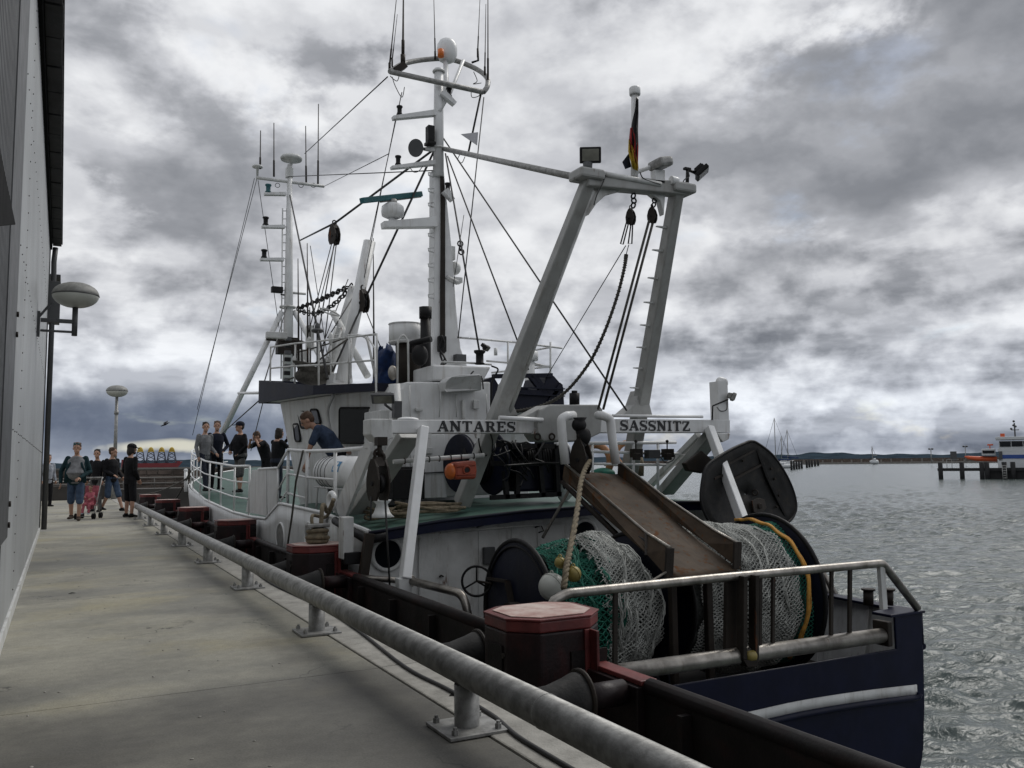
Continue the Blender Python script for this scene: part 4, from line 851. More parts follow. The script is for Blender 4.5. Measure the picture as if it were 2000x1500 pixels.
# funnel & exhaust
f0_ = c(793, 655, 13.4); s_ = f0_.y*1.06/FPX
m = MB(); m.cyl(c(793, 672, 13.4), c(793, 633, 13.4), .285, 30); m.torus(c(793, 634, 13.4), (0, 0, 1), .285, .012, 30, 6); m.torus(c(793, 669, 13.4), (0, 0, 1), .287, .010, 30, 6); m.build('funnel_ring', M['white'], ship)
m = MB(); m.cyl(c(800, 748, 13.4), c(798, 668, 13.4), .22, 20); m.build('funnel_trunk', M['dksteel'], ship)
m = MB(); m.cyl(c(832, 748, 12.9), c(831, 618, 12.9), .085, 16); m.cyl(c(831, 622, 12.9), c(831, 600, 12.9), .11, 8); m.build('exhaust_pipe', M['black'], ship)
m = MB(); m.tube(rnd([c(800, 690, 12.8), c(800, 672, 12.8), c(842, 662, 12.5)], .1), .05, 10); m.ell(c(820, 694, 12.6), .14, .1, .17); m.build('silencer', M['black'], ship)
m = MB(); m.tube(rnd([c(776, 748, 12.7), c(777, 665, 12.7), c(787, 652, 12.7), c(797, 665, 12.7), c(798, 748, 12.7)], .08), .018, 8); m.build('hoop_rail', M['white_worn'], ship)
m = MB(); m.ell(c(767, 728, 13.0), .08, .05, .12); m.build('round_tank', M['steel'], ship)
# ---- masts
MY = 14.6
c = lambda px, py, y=MY: atY(px, py, y)
def tapered(p, q, r0, r1, name, mt='white', n=18, **k): m = MB(); m.tube([p, p.lerp(q, .5), q], [r0, (r0+r1)/2, r1], n); return m.build(name, M[mt], ship)
# box section lower mast with a flared foot
m = MB(); prof = [(720, 845, 915), (700, 845, 907), (680, 845, 900), (650, 846, 896), (600, 847, 891), (520, 848, 886), (440, 849, 878), (380, 849, 872), (330, 849, 867)]
rowsL = []; 
for py, xl, xr in prof: rowsL.append([c(xl, py), c(xr, py), c(xr, py)+V((0, .28, 0)), c(xl, py)+V((0, .28, 0))])
m.grid(rowsL, False, True); mm_ = m.build('mast', M['white'], ship, bevel=.015)
m = MB(); m.grid([[c(a, py, MY-.03), c(a+b_, py, MY-.03)] for py, a, b_ in ((690, 860, 9), (640, 860, 9), (560, 860, 9), (480, 861, 8), (400, 861, 8), (335, 860, 6))], False); m.build('mast_channel', M['dksteel'], mm_, thick=.03)
tapered(c(856, 345), c(857, 135), .105, .085, 'upper_mast')
m = MB(); m.torus(c(856, 290), (0, 0, 1), .115, .02, 16, 6); m.torus(c(857, 140), (0, 0, 1), .10, .025, 16, 6); m.build('mast_band', M['white_worn'], ship)
for py in (343, 374, 402, 461, 490, 520, 549, 580): # mast steps
    m = MB(); a = c(847, py+3); m.tube([a, a+V((-.12, -.05, 0)), a+V((-.13, -.05, .05)), a+V((0, 0, .09))], .012, 6); m.build('mast_step', M['white_worn'], mm_)
def arm(px0, py0, px1, py1, y, hl, name='lamp_arm', lantern='black', par=None, w=.13):
    a, b_ = c(px0, py0, y), c(px1, py1, y); s = y*1.07/FPX
    m = MB(); m.bar(b_, a, w, hl*s, w2=w, h2=hl*s*.6); o = m.build(name, M['white'], ship, bevel=.008)
    if lantern:
        q = a+(b_-a).normalized()*.14; m = MB(); m.lathe([(.055, 0), (.06, .02), (.042, .05), (.042, .13), (.06, .16), (.055, .18)], q+V((0, 0, hl*s*.35)), n=14); m.build('lantern', M[lantern], o)
arm(767, 231, 850, 221, MY, 12); arm(764, 328, 850, 318, MY, 10); arm(747, 440, 850, 435, MY, 20, lantern=None, w=.2)
arm(888, 204, 862, 180, MY-.1, 14, lantern='black'); arm(884, 392, 868, 372, MY-.1, 14)
m = MB(); m.cyl(c(767, 440, MY), c(766, 425, MY), .07, 12); m.lathe([(.10, 0), (.20, .05), (.21, .13), (.20, .22), (.14, .27), (.05, .29)], c(767, 427), n=20); rd = m.build('radar_motor', M['white'], ship)
a, b_ = c(706, 392, MY-.35), c(822, 379, MY+.35); m = MB(); m.bar(a, b_, .10, .10); m.build('radar_scanner', M['teal'], ship, bevel=.012)
m = MB(); m.cyl(c(766, 402), c(766, 390), .09, 12); m.tube([a.lerp(b_, .3)+V((0, 0, -.06)), b_+V((0, 0, -.05))], .02, 6); m.build('scanner_base', M['galv'], ship)
m = MB(); m.tube([c(893, 552), c(878, 545), c(872, 540)], .05, 8); m.box(c(888, 548, MY+.2), (.24, .2, .10)); m.ell(c(889, 524, MY+.2), .11, .11, .13); m.box(c(882, 495, MY+.2), (.10, .12, .26)); m.build('satellite_unit', M['white_worn'], ship)
# horn and box
p = c(812, 289, MY-.2); m = MB(); m.lathe([(.165, 0), (.155, .01), (.10, .06), (.05, .15), (.03, .26), (.03, .30)], p, (.75, .55, .25), 22); m.build('horn', M['walld'], ship)
m = MB(); m.box(c(840, 262, MY-.1), (.13, .16, .30)); m.box(c(840, 281, MY-.1), (.17, .2, .06)); m.build('horn_box', M['black'], ship, bevel=.01)
m = MB(); m.prism([c(828, 288, MY-.05), c(850, 283, MY-.05), c(850, 295, MY-.05), c(832, 292, MY-.05)], (0, .08, 0)); m.build('horn_bracket', M['white'], ship)
# crow ring with antennas
cr_ = c(858, 148, MY+.15); s = MY*1.08/FPX
e1, e2 = V((.93, -.2, 0)), V((.25, .75, 0)); RA = 98*s
ring = [cr_+e1*RA*math.cos(t)+e2*RA*math.sin(t)+V((0, 0, -.10*math.cos(t))) for t in [math.pi*2*i/36 for i in range(36)]]
ringp = [cr_+V((-.98*RA, .25*RA, .10))+V((0, 0, 0))]
half = spline([c(762, 140), c(790, 124, MY+.4), c(835, 116, MY+.6), c(880, 116, MY+.6), c(925, 132, MY+.4), c(950, 150, MY), c(952, 168, MY-.3), c(944, 180, MY-.35)], 5)
m = MB(); m.tube(half, .05, 10); m.build('antenna_ring', M['galv'], ship)
m = MB(); m.tube([c(762, 140), c(944, 180, MY-.35)], .05, 10); m.build('antenna_bar', M['galv'], ship)
m = MB(); m.tube([c(905, 118, MY+.3), c(880, 180, MY+.05), c(858, 218, MY-.08)], .035, 8); m.tube([c(870, 116, MY+.5), c(872, 165, MY+.1), c(864, 185)], .05, 8); m.build('ring_brace', M['white'], ship)
m = MB(); m.prism([c(768, 132), c(788, 119), c(797, 130), c(780, 140)], (0, .2, .02)); m.build('ring_plate', M['dksteel'], ship)
m = MB(); m.lathe([(.09, -.26), (.16, -.22), (.20, -.12), (.205, 0), (.195, .09), (.15, .17), (.08, .215), (.01, .225)], c(873, 97, MY+.5), n=26); m.build('satellite_dome', M['white_clean'], ship)
m = MB(); m.cyl(c(861, 111, MY+.3), c(861, 97, MY+.3), .062, 14); m.build('amber_beacon', M['amber'], ship)
ants = [((761, 128), (774, 0), .012), ((766, 118), (776, 28), .008), ((787, 112), (788, -20), .022), ((850, 105), (847, -15), .010), ((953, 160), (953, -20), .015), ((947, 135), (949, 8), .010), ((933, 100), (938, -15), .009)]
for (ax, ay), (bx, by_), r_ in ants:
    yy = MY-.2 if ax > 900 else MY+.1; m = MB(); A, B = c(ax, ay, yy), c(bx, by_, yy); m.tube([A, A.lerp(B, .25), A.lerp(B, .26), B], [r_*1.5, r_*1.5, r_, r_*.6], 6); m.tube([A-V((0, 0, .12)), A+V((0, 0, .05))], r_*2.2, 8); m.build('antenna', M['dksteel'], ship)
m = MB(); m.tube([c(922, 122, MY), c(934, 118, MY), c(933, 95, MY)], .022, 8); m.build('antenna_bracket', M['black'], ship)
for pts in ([(766, 150), (772, 168), (785, 190), (790, 170)], [(780, 146), (776, 158), (768, 154), (762, 148)], [(925, 140), (932, 158), (924, 164), (940, 162)], [(920, 178), (922, 190), (934, 188), (938, 182)], [(800, 326), (808, 336), (818, 334), (826, 324)], [(898, 302), (894, 312), (902, 318), (908, 306)]):
    m = MB(); m.tube(spline([c(*p, MY-.1) for p in pts], 5), .008, 5); m.build('cable_loop', M['wire'], ship)
m = MB(); m.tube([c(940, 180, MY-.3), c(915, 297, MY-.3)], .020, 6); m.build('signal_pole', M['black'], ship)
p = c(913, 268, MY-.3); m = MB(); m.prism([c(900, 262, MY-.32), c(934, 258, MY-.32), c(932, 284, MY-.32)], (0, .006, 0)); tag(m.build('pennant', M['flag_p']), 'small pale pennant hoisted below the mast ring', 'pennant')
# ---- foremast
FY = 26.2
c = lambda px, py, y=FY: atY(px, py, y)
tapered(c(562, 760), c(566, 322), .17, .075, 'foremast')
m = MB(); m.tube([c(500, 347), c(633, 364)], .05, 8); m.build('crosstree', M['white_worn'], ship)
m = MB(); m.lathe([(.03, -.2), (.05, -.05), (.32, 0), (.34, .06), (.30, .12), (.02, .14)], c(569, 313), n=24); m.build('antenna_disc', M['white_worn'], ship); m = MB(); m.lathe([(.03, -.3), (.04, -.02), (.16, 0), (.15, .05), (.02, .06)], c(503, 327), n=18); m.build('antenna_disc', M['white_worn'], ship)
m = MB(); m.box(c(565, 338), (.2, .2, .3)); m.build('mast_head', M['white_worn'], ship)
for ax, ay, bx, by_ in ((508, 330, 509, 255), (535, 345, 535, 240), (598, 358, 597, 246), (621, 362, 622, 203)):
    m = MB(); A, B = c(ax, ay), c(bx, by_); m.tube([A, A.lerp(B, .3), A.lerp(B, .31), B], [.03, .03, .018, .014], 6); m.build('antenna', M['dksteel'], ship)
for px in (542, 588, 612): m = MB(); m.torus(c(px, 362), (.3, 1, 0), .07, .01, 12, 5); m.build('cable_loop', M['wire'], ship)
for x0, y0_, x1, y1_, lt in ((516, 379, 558, 379, 'teal'), (511, 443, 556, 443, 'black'), (508, 507, 554, 507, 'black')):
    a, b_ = c(x0, y0_), c(x1, y1_); m = MB(); m.bar(b_, a, .16, .11, h2=.08); o = m.build('lamp_arm', M['white'], ship, bevel=.01); m = MB(); m.lathe([(.09, 0), (.10, .03), (.07, .07), (.07, .2), (.10, .24), (.09, .27)], a+V((.12, 0, .05)), n=12); m.build('lantern', M[lt], o)
m = MB(); [m.tube([c(px, 407), c(px-3, 740)], .022, 5) for px in (552, 560)]; m.build('ladder_stile', M['white_worn'], ship)
for i in range(20): m = MB(); py = 412+i*15.5; m.tube([c(551, py), c(560, py)], .014, 4); m.build('ladder_rung', M['white_worn'], ship)
m = MB(); m.box(c(541, 566), (.34, .2, .18)); m.tube([c(548, 575), c(560, 577)], .03, 6); m.build('floodlight', M['black'], ship, bevel=.02)
m = MB(); m.tube([c(560, 571), c(597, 574)], .04, 8); m.build('mast_arm', M['white_worn'], ship)
m = MB(); m.torus(c(562, 600), (0, 0, 1), .22, .035, 18, 6); m.build('mast_band', M['white_worn'], ship)
A, B = c(551, 608), atZ(432, 850, 1.0); B = atY(432, 851, 27.0)
m = MB(); m.tube([A, B], .085, 12); m.build('mast_leg', M['white'], ship); m = MB(); m.tube([atY(466, 768, 26.6), c(525, 767, 22)], .04, 8); m.build('leg_brace', M['white'], ship)
A2 = c(575, 608); m = MB(); m.tube([A2, V((8.3, 24.0, 1.2))], .085, 12); m.build('mast_leg', M['white'], ship)
# clutter on the mast around roof height
m = MB(); m.tube([c(520, 662), c(560, 666)], .05, 6); m.box(c(560, 676), (.6, .35, .5)); m.box(c(577, 690), (.3, .2, .7)); m.torus(c(569, 668), (0, 0, 1), .38, .03, 16, 5); m.build('mast_platform', M['dksteel'], ship)
m = MB(); m.ell(c(620, 646, 16), .12, .12, .05); m.ell(c(620, 640, 16), .055, .055, .10); m.tube([c(620, 650, 16), c(620, 745, 16)], .02, 6); m.build('gps_antenna', M['walld'], ship)
for px, t, b_ in ((601, 475, 745), (583, 505, 745), (606, 600, 745), (730, 465, 760), (590, 640, 745)):
    m = MB(); m.tube([c(px, b_, 16.5), c(px, (t+b_)//2+20, 16.5), c(px-1, t, 16.5)], [.022, .018, .008], 6); m.build('whip_antenna', M['dksteel'], ship)
for px, py, w, h_ in ((605, 660, .14, .5), (540, 655, .4, .12), (590, 700, .16, .35), (634, 716, .12, .3), (663, 700, .1, .25)):
    m = MB(); m.box(c(px, py, 17), (w, .15, h_)); m.build('roof_box', M['white_worn'], ship, bevel=.01)
# derrick booms on the roof
m = MB(); m.tube([c(667, 745, 15.3), c(722, 472, 15.3)], .115, 18); m.build('derrick_boom', M['white'], ship)
m = MB(); m.tube([c(640, 735, 16.6), c(688, 572, 16.6)], .10, 14); m.ell(c(689, 568, 16.6), .11); m.build('derrick_boom', M['white_worn'], ship)
m = MB(); m.tube([c(650, 610, 16.4), c(718, 735, 15.5)], .07, 10); m.build('boom_strut', M['white_worn'], ship)
m = MB(); [m.tube([c(px, 640-0, 16), c(px-32, 740, 16)], .02, 6) for px in (656, 668)]; [m.tube([c(656-32*k/7, 640+100*k/7, 16), c(668-32*k/7, 640+100*k/7, 16)], .014, 5) for k in range(8)]; m.tube(spline([c(626, 602, 16), c(645, 606, 16), c(664, 617, 16), c(640, 612, 16), c(626, 603, 16)], 4), .015, 5); m.build('roof_ladder', M['white_worn'], ship)
block([c(650, 748, 15.3), c(690, 748, 15.3), c(688, 728, 15.3), c(654, 728, 15.3)], .5, 'boom_foot', 'white')
def chain(p, q, d, r=.018, L=.10, name='chain', par=None, mt='black'):
    pts = sag(p, q, d, 40); tot = sum((pts[i+1]-pts[i]).length for i in range(40)); n_ = max(3, int(tot/(L*.78))); m = MB()
    for i in range(n_):
        u = (i+.5)/n_*40; j = min(39, int(u)); cc = pts[j].lerp(pts[j+1], u-j); t = (pts[j+1]-pts[j]).normalized(); a, b_ = frame(t); s_ = a if i % 2 else b_
        ov = [cc+t*(L*.5*math.sin(w)+0)+s_*(L*.28*math.cos(w)) for w in [2*math.pi*k/8 for k in range(8)]]; m.tube(ov, r, 5, closed=True)
    return m.build(name, M[mt], par)
chain(c(580, 603, 20), c(680, 560, 16.8), .02, .016, .20, par=ship); chain(c(583, 605, 20), c(688, 556, 16.7), .28, .016, .20, par=ship)
def shackle_block(p, s, name, lab, ax=(1, .4, 0)):
    r_ = root(name, lab, 'pulley block', p+V((0, 0, -s)), None); m = MB(); a, b_ = frame(V(ax)); 
    n0 = V(ax).normalized(); sd0 = n0.cross(V((0, 0, 1))).normalized()
    hexa = [(-.16, 1.1), (.16, 1.1), (.42, .72), (.60, .1), (.56, -.5), (.34, -.95), (-.34, -.95), (-.56, -.5), (-.60, .1), (-.42, .72)]
    for q_ in (-1, 1): m.prism([p+n0*(q_*s*.30-s*.05)+sd0*(u*s)+V((0, 0, w*s)) for u, w in hexa], n0*s*.10)
    m.prism([p-n0*s*.25+sd0*(u*s)+V((0, 0, w*s)) for u, w in ((-.3, .75), (.3, .75), (.14, 1.2), (-.14, 1.2))], n0*s*.5); m.build('shell', M['dksteel'], r_)
    m = MB(); m.lathe([(s*.5, -s*.12), (s*.5, s*.12)], p+V((0, 0, -s*.1)), ax, 20); m.cyl(p-n0*s*.42-V((0, 0, s*.1)), p+n0*s*.42-V((0, 0, s*.1)), s*.12, 10); m.build('sheave', M['black'], r_); m = MB(); m.torus(p+V((0, 0, s*1.35)), V(ax).cross(V((0, 0, 1))), s*.24, s*.07, 12, 6); m.build('shackle', M['dksteel'], r_)
    return r_
shackle_block(c(653, 460, 17), .20, 'pulley_block', 'small black pulley block slung from the wire between the two masts')
shackle_block(c(709, 590, 15.2), .20, 'pulley_block', 'dark pulley block hanging beside the thick white derrick boom')
# ---- wires
def wire(p, q, r=.010, d=0, name='stay_wire', mt='wire', par=True):
    m = MB(); m.tube(sag(p, q, d, 8) if d else [p, q], r, 6); return m.build(name, M[mt], ship if par else None)
y1, y2 = 14.6, 26.2; c = atY
for (ax, ay, ya), (bx, by_, yb), r_ in (
    ((757, 150, y1), (595, 300, y2), .012), ((562, 345, y2), (848, 333, y1), .012), ((633, 364, y2), (760, 300, y1), .008), ((585, 470, y2), (655, 435, 17), .022), ((655, 435, 17), (850, 290, y1), .022), ((566, 380, y2), (640, 740, 14), .022),
    ((502, 348, y2), (385, 800, 29.5), .010), ((497, 348, y2), (376, 850, 29.5), .010), ((504, 352, y2), (545, 640, y2), .010), ((560, 600, y2), (506, 780, 17.5), .014),
    ((653, 475, 17), (622, 650, 16.5), .014), ((654, 475, 17), (612, 640, 16.5), .010), ((648, 475, 17), (600, 660, 16.5), .010), ((657, 475, 17), (630, 700, 16.5), .012),
    ((850, 290, y1), (700, 612, 15.2), .022), ((700, 612, 15.2), (650, 725, 15), .018), ((785, 180, y1), (722, 475, 15.3), .009), ((772, 235, y1), (700, 600, 15.3), .007),
    ((870, 300, y1), (937, 690, 12), .016), ((874, 305, y1), (1032, 722, 12.5), .014), ((866, 270, y1), (1224, 802, 10.1), .014), ((945, 190, y1), (895, 660, 14.4), .012), ((906, 420, y1), (885, 560, 14.5), .007),
    ((1222, 480, 8.9), (1068, 735, 12.5), .007), ((690, 580, 16.5), (640, 660, 16), .012), ((712, 600, 15.2), (760, 720, 14.5), .010), ((430, 850, 27), (522, 768, 17.4), .014), ((490, 880, 22), (520, 760, 17.4), .010),
    ((680, 545, 16.6), (620, 700, 16.4), .009), ((606, 480, 16.6), (640, 700, 16), .008)):
    wire(c(ax, ay, ya), c(bx, by_, yb), r_)
m = MB()
for i in range(3): m.torus(c(899+i, 476+i*8, 13.6), (1, 0, 0) if i % 2 else (0, 1, 0), .05, .014, 10, 5)
m.build('shackle', M['black'], ship)
# ---- gantry
GY, GTY = 11.0, 8.85
def g(px, py, y): return atY(px, py, y)
pf, pt = g(902, 984, GY), g(1150, 352, GTY); sf, st_ = g(1228, 930, GY), g(1322, 372, GTY)
for a, b_, nm in ((pf, pt, 'port'), (sf, st_, 'stb')):
    m = MB(); m.bar(a, b_, .21, .20, ref=V((0, 1, 0)), w2=.15, h2=.16); o = m.build('gantry_leg', M['white_shade'], ship, bevel=.02)
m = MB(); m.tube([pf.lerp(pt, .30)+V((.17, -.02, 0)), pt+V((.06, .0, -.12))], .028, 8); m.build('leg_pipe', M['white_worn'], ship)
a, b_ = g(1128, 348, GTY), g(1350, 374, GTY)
m = MB(); m.bar(a+V((.1, 0, -.02)), b_-V((.1, 0, 0)), .20, .17); m.build('gantry_crossbar', M['white_shade'], ship, bevel=.015)
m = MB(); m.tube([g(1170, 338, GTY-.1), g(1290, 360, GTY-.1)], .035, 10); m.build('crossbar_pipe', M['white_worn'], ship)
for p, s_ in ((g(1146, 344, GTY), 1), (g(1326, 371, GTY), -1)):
    m = MB(); m.box(p, (.36, .32, .13)); m.build('cap_box', M['white_shade'], ship, bevel=.03)
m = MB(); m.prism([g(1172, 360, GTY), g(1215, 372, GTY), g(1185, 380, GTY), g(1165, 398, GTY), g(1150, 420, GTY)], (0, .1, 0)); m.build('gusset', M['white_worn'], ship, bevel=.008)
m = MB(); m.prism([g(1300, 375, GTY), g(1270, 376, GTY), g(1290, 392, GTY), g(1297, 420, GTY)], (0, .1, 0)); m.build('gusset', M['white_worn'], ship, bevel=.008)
m = MB(); m.prism([g(1214, 812, 10.3), g(1240, 790, 10.3), g(1250, 762, 10.3), g(1262, 762, 10.3), g(1275, 812, 10.3)], (0, .25, 0)); m.build('foot_gusset', M['white_shade'], ship, bevel=.01)
m = MB(); m.prism([g(975, 812, 10.3), g(985, 750, 10.3), g(1000, 730, 10.3), g(1003, 790, 10.3), g(1012, 812, 10.3)], (0, .2, 0)); m.build('foot_gusset', M['white_shade'], ship, bevel=.01)
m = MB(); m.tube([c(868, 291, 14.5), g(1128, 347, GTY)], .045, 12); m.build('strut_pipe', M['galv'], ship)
for py in (437, 478, 528, 573, 616, 659, 700, 740):   # rungs on the starboard leg
    u = (930-py)/(930-372.); p = sf.lerp(st_, u); m = MB(); m.bar(p+V((-.06, 0, 0)), p+V((-.24, .0, 0)), .05, .03, w2=.03, h2=.012); m.build('leg_step', M['white_worn'], ship)
# staff and flag
m = MB(); m.cyl(g(1239, 345, GTY), g(1240, 185, GTY), .048, 14); m.lathe([(.07, 0), (.075, .02), (.075, .09), (.065, .105)], g(1240, 186, GTY), n=14); m.build('flag_staff', M['white'], ship)
fl = root('flag', 'furled black red and gold flag hanging on the gantry staff', 'flag', g(1240, 320, GTY-.06))
def fold(cols, name, mt):
    m = MB(); rows = []
    for (xl, yl, xr, yr) in cols:
        rows.append([g(xl+(xr-xl)*k/6, yl+(yr-yl)*k/6, GTY-.075+.03*math.sin(k*2.3+yl*.03)) for k in range(7)])
    m.grid(rows, True); m.build(name, M[mt], fl, thick=.004)
fold([(1243, 190, 1247, 194), (1240, 215, 1247, 222), (1234, 240, 1246, 252), (1232, 258, 1247, 285), (1234, 275, 1246, 318)], 'black_stripe', 'flag_k')
fold([(1231, 250, 1236, 248), (1229, 268, 1247, 285), (1228, 285, 1246, 318), (1231, 290, 1247, 330)], 'red_stripe', 'flag_r')
fold([(1228, 272, 1232, 280), (1227, 296, 1240, 298), (1229, 305, 1245, 316), (1236, 330, 1246, 334)], 'gold_stripe', 'flag_y')
m = MB(); m.prism([g(1228, 300, GTY-.03), g(1216, 316, GTY-.05), g(1222, 330, GTY-.02), g(1233, 326, GTY)], (0, .01, 0)); tag(m.build('ensign', M['denim_dark']), 'small dark furled cloth tied at the foot of the flag staff', 'flag')
def flood(ctr, w, h_, dirv, name='floodlight', mt='black', par=None, lens=True, depth=.10):
    dirv = V(dirv).normalized(); a, b_ = frame(dirv); Rm = Matrix((a, b_, dirv)).transposed()
    m = MB(); m.box(ctr, (w, h_, depth*.6), Rm); m.box(ctr-dirv*depth*.5, (w*.75, h_*.7, depth*.5), Rm); o = m.build(name, M[mt], par or ship, bevel=.012)
    for k in range(5): m = MB(); m.box(ctr-dirv*depth*.8+a*(k-2)*w*.15, (.006, h_*.6, depth*.3), Rm); m.build('cooling_fin', M[mt], o)
    if lens: m = MB(); m.box(ctr+dirv*(depth*.31), (w*.78, h_*.74, .006), Rm); m.build('lens', M['lens'], o)
    return o
flood(g(1153, 303, GTY), .27, .20, (-.45, -.8, -.22)); m = MB(); m.cyl(g(1147, 335, GTY), g(1148, 318, GTY), .06, 12); m.build('lamp_foot', M['walld'], ship)
flood(g(1371, 337, GTY), .27, .2, (.5, -.4, -.75)); m = MB(); m.tube([g(1342, 366, GTY), g(1343, 332, GTY), g(1360, 338, GTY)], .025, 8); m.box(g(1342, 330, GTY), (.1, .05, .03)); m.build('lamp_foot', M['black'], ship)
m = MB(); m.box(g(1290, 320, GTY-.1), (.22, .3, .13), Matrix.Rotation(R(-12), 3, 'Y')); m.build('camera_housing', M['galv'], ship, bevel=.04)
m = MB(); m.prism([g(1279, 331, GTY-.1), g(1299, 332, GTY-.1), g(1299, 364, GTY-.1), g(1281, 360, GTY-.1)], (0, .1, 0)); m.tube([g(1243, 336, GTY), g(1278, 324, GTY)], .03, 8); m.cyl(g(1310, 352, GTY-.1), g(1322, 355, GTY-.1), .06, 10); m.build('camera_post', M['white'], ship, bevel=.005)
for pts in ([(1250, 336), (1256, 348), (1275, 356), (1290, 360)], [(1330, 370), (1336, 352), (1346, 345), (1343, 335)], [(1183, 342), (1176, 360), (1166, 380), (1160, 400)]):
    m = MB(); m.tube(spline([g(*p, GTY-.13) for p in pts], 5), .008, 5); m.build('cable_loop', M['wire'], ship)
flood(c(541, 566, 25.9), .1, .1, (-.5, -.8, -.3), lens=False) if False else None
# hanging tackle
def tl(px, py, y=8.9): return atY(px, py, y)
for i, (px, py) in enumerate(((1237, 383), (1238, 392), (1237, 401))): m = MB(); m.torus(tl(px, py), (0, 1, 0) if i % 2 else (1, .2, 0), .035, .012, 10, 5); m.build('chain_link', M['black'], ship)
for i, (px, py) in enumerate(((1279, 384), (1278, 392), (1277, 400))): m = MB(); m.torus(tl(px, py), (0, 1, 0) if i % 2 else (1, .2, 0), .03, .011, 10, 5); m.build('chain_link', M['black'], ship)
shackle_block(tl(1232, 425), .10, 'pulley_block', 'left of the two pulley blocks hanging under the gantry crossbar'); shackle_block(tl(1274, 422), .10, 'pulley_block', 'right of the two pulley blocks hanging under the gantry crossbar')
m = MB(); m.tube([tl(1226, 425), tl(1212, 476), tl(1217, 477), tl(1229, 430)], .010, 5, closed=True); m.tube([tl(1232, 440), tl(1227, 476), tl(1234, 476), tl(1236, 430)], .010, 5, closed=True); m.build('tackle_loop', M['black'], ship)
hk = [(1223, 497, 8.9), (1219, 525, 8.9), (1205, 580, 9), (1180, 650, 9.2), (1150, 710, 9.6), (1105, 765, 10), (1060, 792, 10.3), (1010, 803, 10.8), (995, 803, 11)]
m = MB(); P = spline([atY(*p) for p in hk], 8); m.tube(P, .020, 8)
for p, q in zip(P[::1], P[1::1]): m.torus((p+q)/2, q-p, .024, .006, 8, 4)
tag(m.build('wrapped_hose', M['rope_dk']), 'thick dark taped hose sagging from the gantry down to the casing', 'hose')
m = MB(); m.tube([tl(1228, 478), tl(1223, 497)], .006, 5); m.build('tackle_wire', M['wire'], ship)
for (ax, ay), (bx, by_) in (((1268, 430), (1168, 800)), ((1275, 435), (1178, 800))):
    m = MB(); A, B = atY(ax, ay, 8.9), atY(bx, by_, 9.6); m.tube([A, B], .018, 8); m.build('hauling_line', M['rope_dk'], ship)
# ---- name beam
BZ = V((0, 0, 1))
A, B = atY(740, 833, YB), atY(1420, 834, YB)
m = MB(); m.prism([atY(762, 820, YB), atY(1104, 820, YB), atY(1100, 846, YB), atY(762, 846, YB)], (0, .28, 0)); nb = m.build('name_beam', M['white'], ship, bevel=.008)
m = MB(); m.prism([atY(1175, 818, YB), atY(1426, 820, YB), atY(1426, 845, YB), atY(1172, 845, YB)], (0, .28, 0)); nb2 = m.build('name_beam', M['white'], ship, bevel=.008)
m = MB(); m.prism([atY(724, 818, YB-.12), atY(766, 818, YB-.12), atY(768, 855, YB-.12), atY(755, 862, YB-.12), atY(736, 862, YB-.12), atY(724, 848, YB-.12)], (0, .30, 0)); m.build('beam_end', M['white_worn'], ship, bevel=.012)
m = MB(); m.prism([atY(1400, 846, YB-.02), atY(1427, 846, YB-.02), atY(1424, 858, YB-.02), atY(1412, 864, YB-.02)], (0, .28, 0)); m.build('beam_end', M['white_worn'], ship, bevel=.012)
# raised centre piece
m = MB(); m.prism([atY(1050, 822, YB-.10), atY(1056, 800, YB-.10), atY(1075, 790, YB-.10), atY(1170, 790, YB-.10), atY(1178, 800, YB-.10), atY(1174, 846, YB-.10), atY(1140, 862, YB-.10), atY(1062, 862, YB-.10), atY(1052, 848, YB-.10)], (0, .42, 0)); m.build('block_housing', M['white_shade'], ship, bevel=.02)
m = MB(); m.prism([atY(1013, 819, YB-.02), atY(1058, 796, YB-.02), atY(1058, 819, YB-.02)], (0, .3, 0)); m.prism([atY(1040, 848, YB-.06), atY(1066, 808, YB-.06), atY(1078, 808, YB-.06), atY(1078, 820, YB-.06), atY(1060, 850, YB-.06)], (0, .06, 0)); m.build('housing_bracket', M['white_shade'], ship, bevel=.01)
m = MB(); m.tube([atY(975, 816, YB-.1), atY(1060, 820, YB-.1)], .03, 10); m.tube([atY(1196, 812, YB-.0), atY(1372, 814, YB-.0)], .022, 10); m.tube([atY(1196, 814, YB), atY(1196, 820, YB)], .015, 6); m.build('beam_pipe', M['white_clean'], ship)
m = MB(); m.ell(atY(797, 819, YB+.1), .14, .1, .03); m.build('beam_cap', M['white_clean'], ship)
for px in (838, 934, 1066, 1077): m = MB(); m.prism([atY(px-6, 846, YB+.01), atY(px+6, 846, YB+.01), atY(px+3, 856, YB+.01), atY(px-3, 856, YB+.01)], (0, .04, 0)); m.build('eye_plate', M['white_worn'], ship, bevel=.004)
for px in (1078, 1050): m = MB(); m.torus(atY(px, 853, YB-.14), (0, 1, 0), .04, .014, 14, 6); m.build('pad_eye', M['dksteel'], ship)
# bent pipes
for pts in ([(1107, 812), (1096, 818), (1098, 850), (1104, 906)], [(1178, 812), (1192, 818), (1195, 850), (1203, 906)]):
    y = 9.35; P = [atY(px_, py_, y) for px_, py_ in pts]; P = rnd([atY(pts[0][0]+(12 if pts[0][0] < 1150 else -10), pts[0][1]-1, y+.25)]+P, .12, 5); m = MB(); m.tube(P, .058, 14); m.build('bent_pipe', M['white'], ship)
m = MB(); m.cyl(atY(1122, 790, 9.9), atY(1122, 768, 9.9), .07, 10); m.cyl(atY(1122, 768, 9.9), atY(1122, 763, 9.9), .04, 10); m.build('lantern', M['black'], ship)
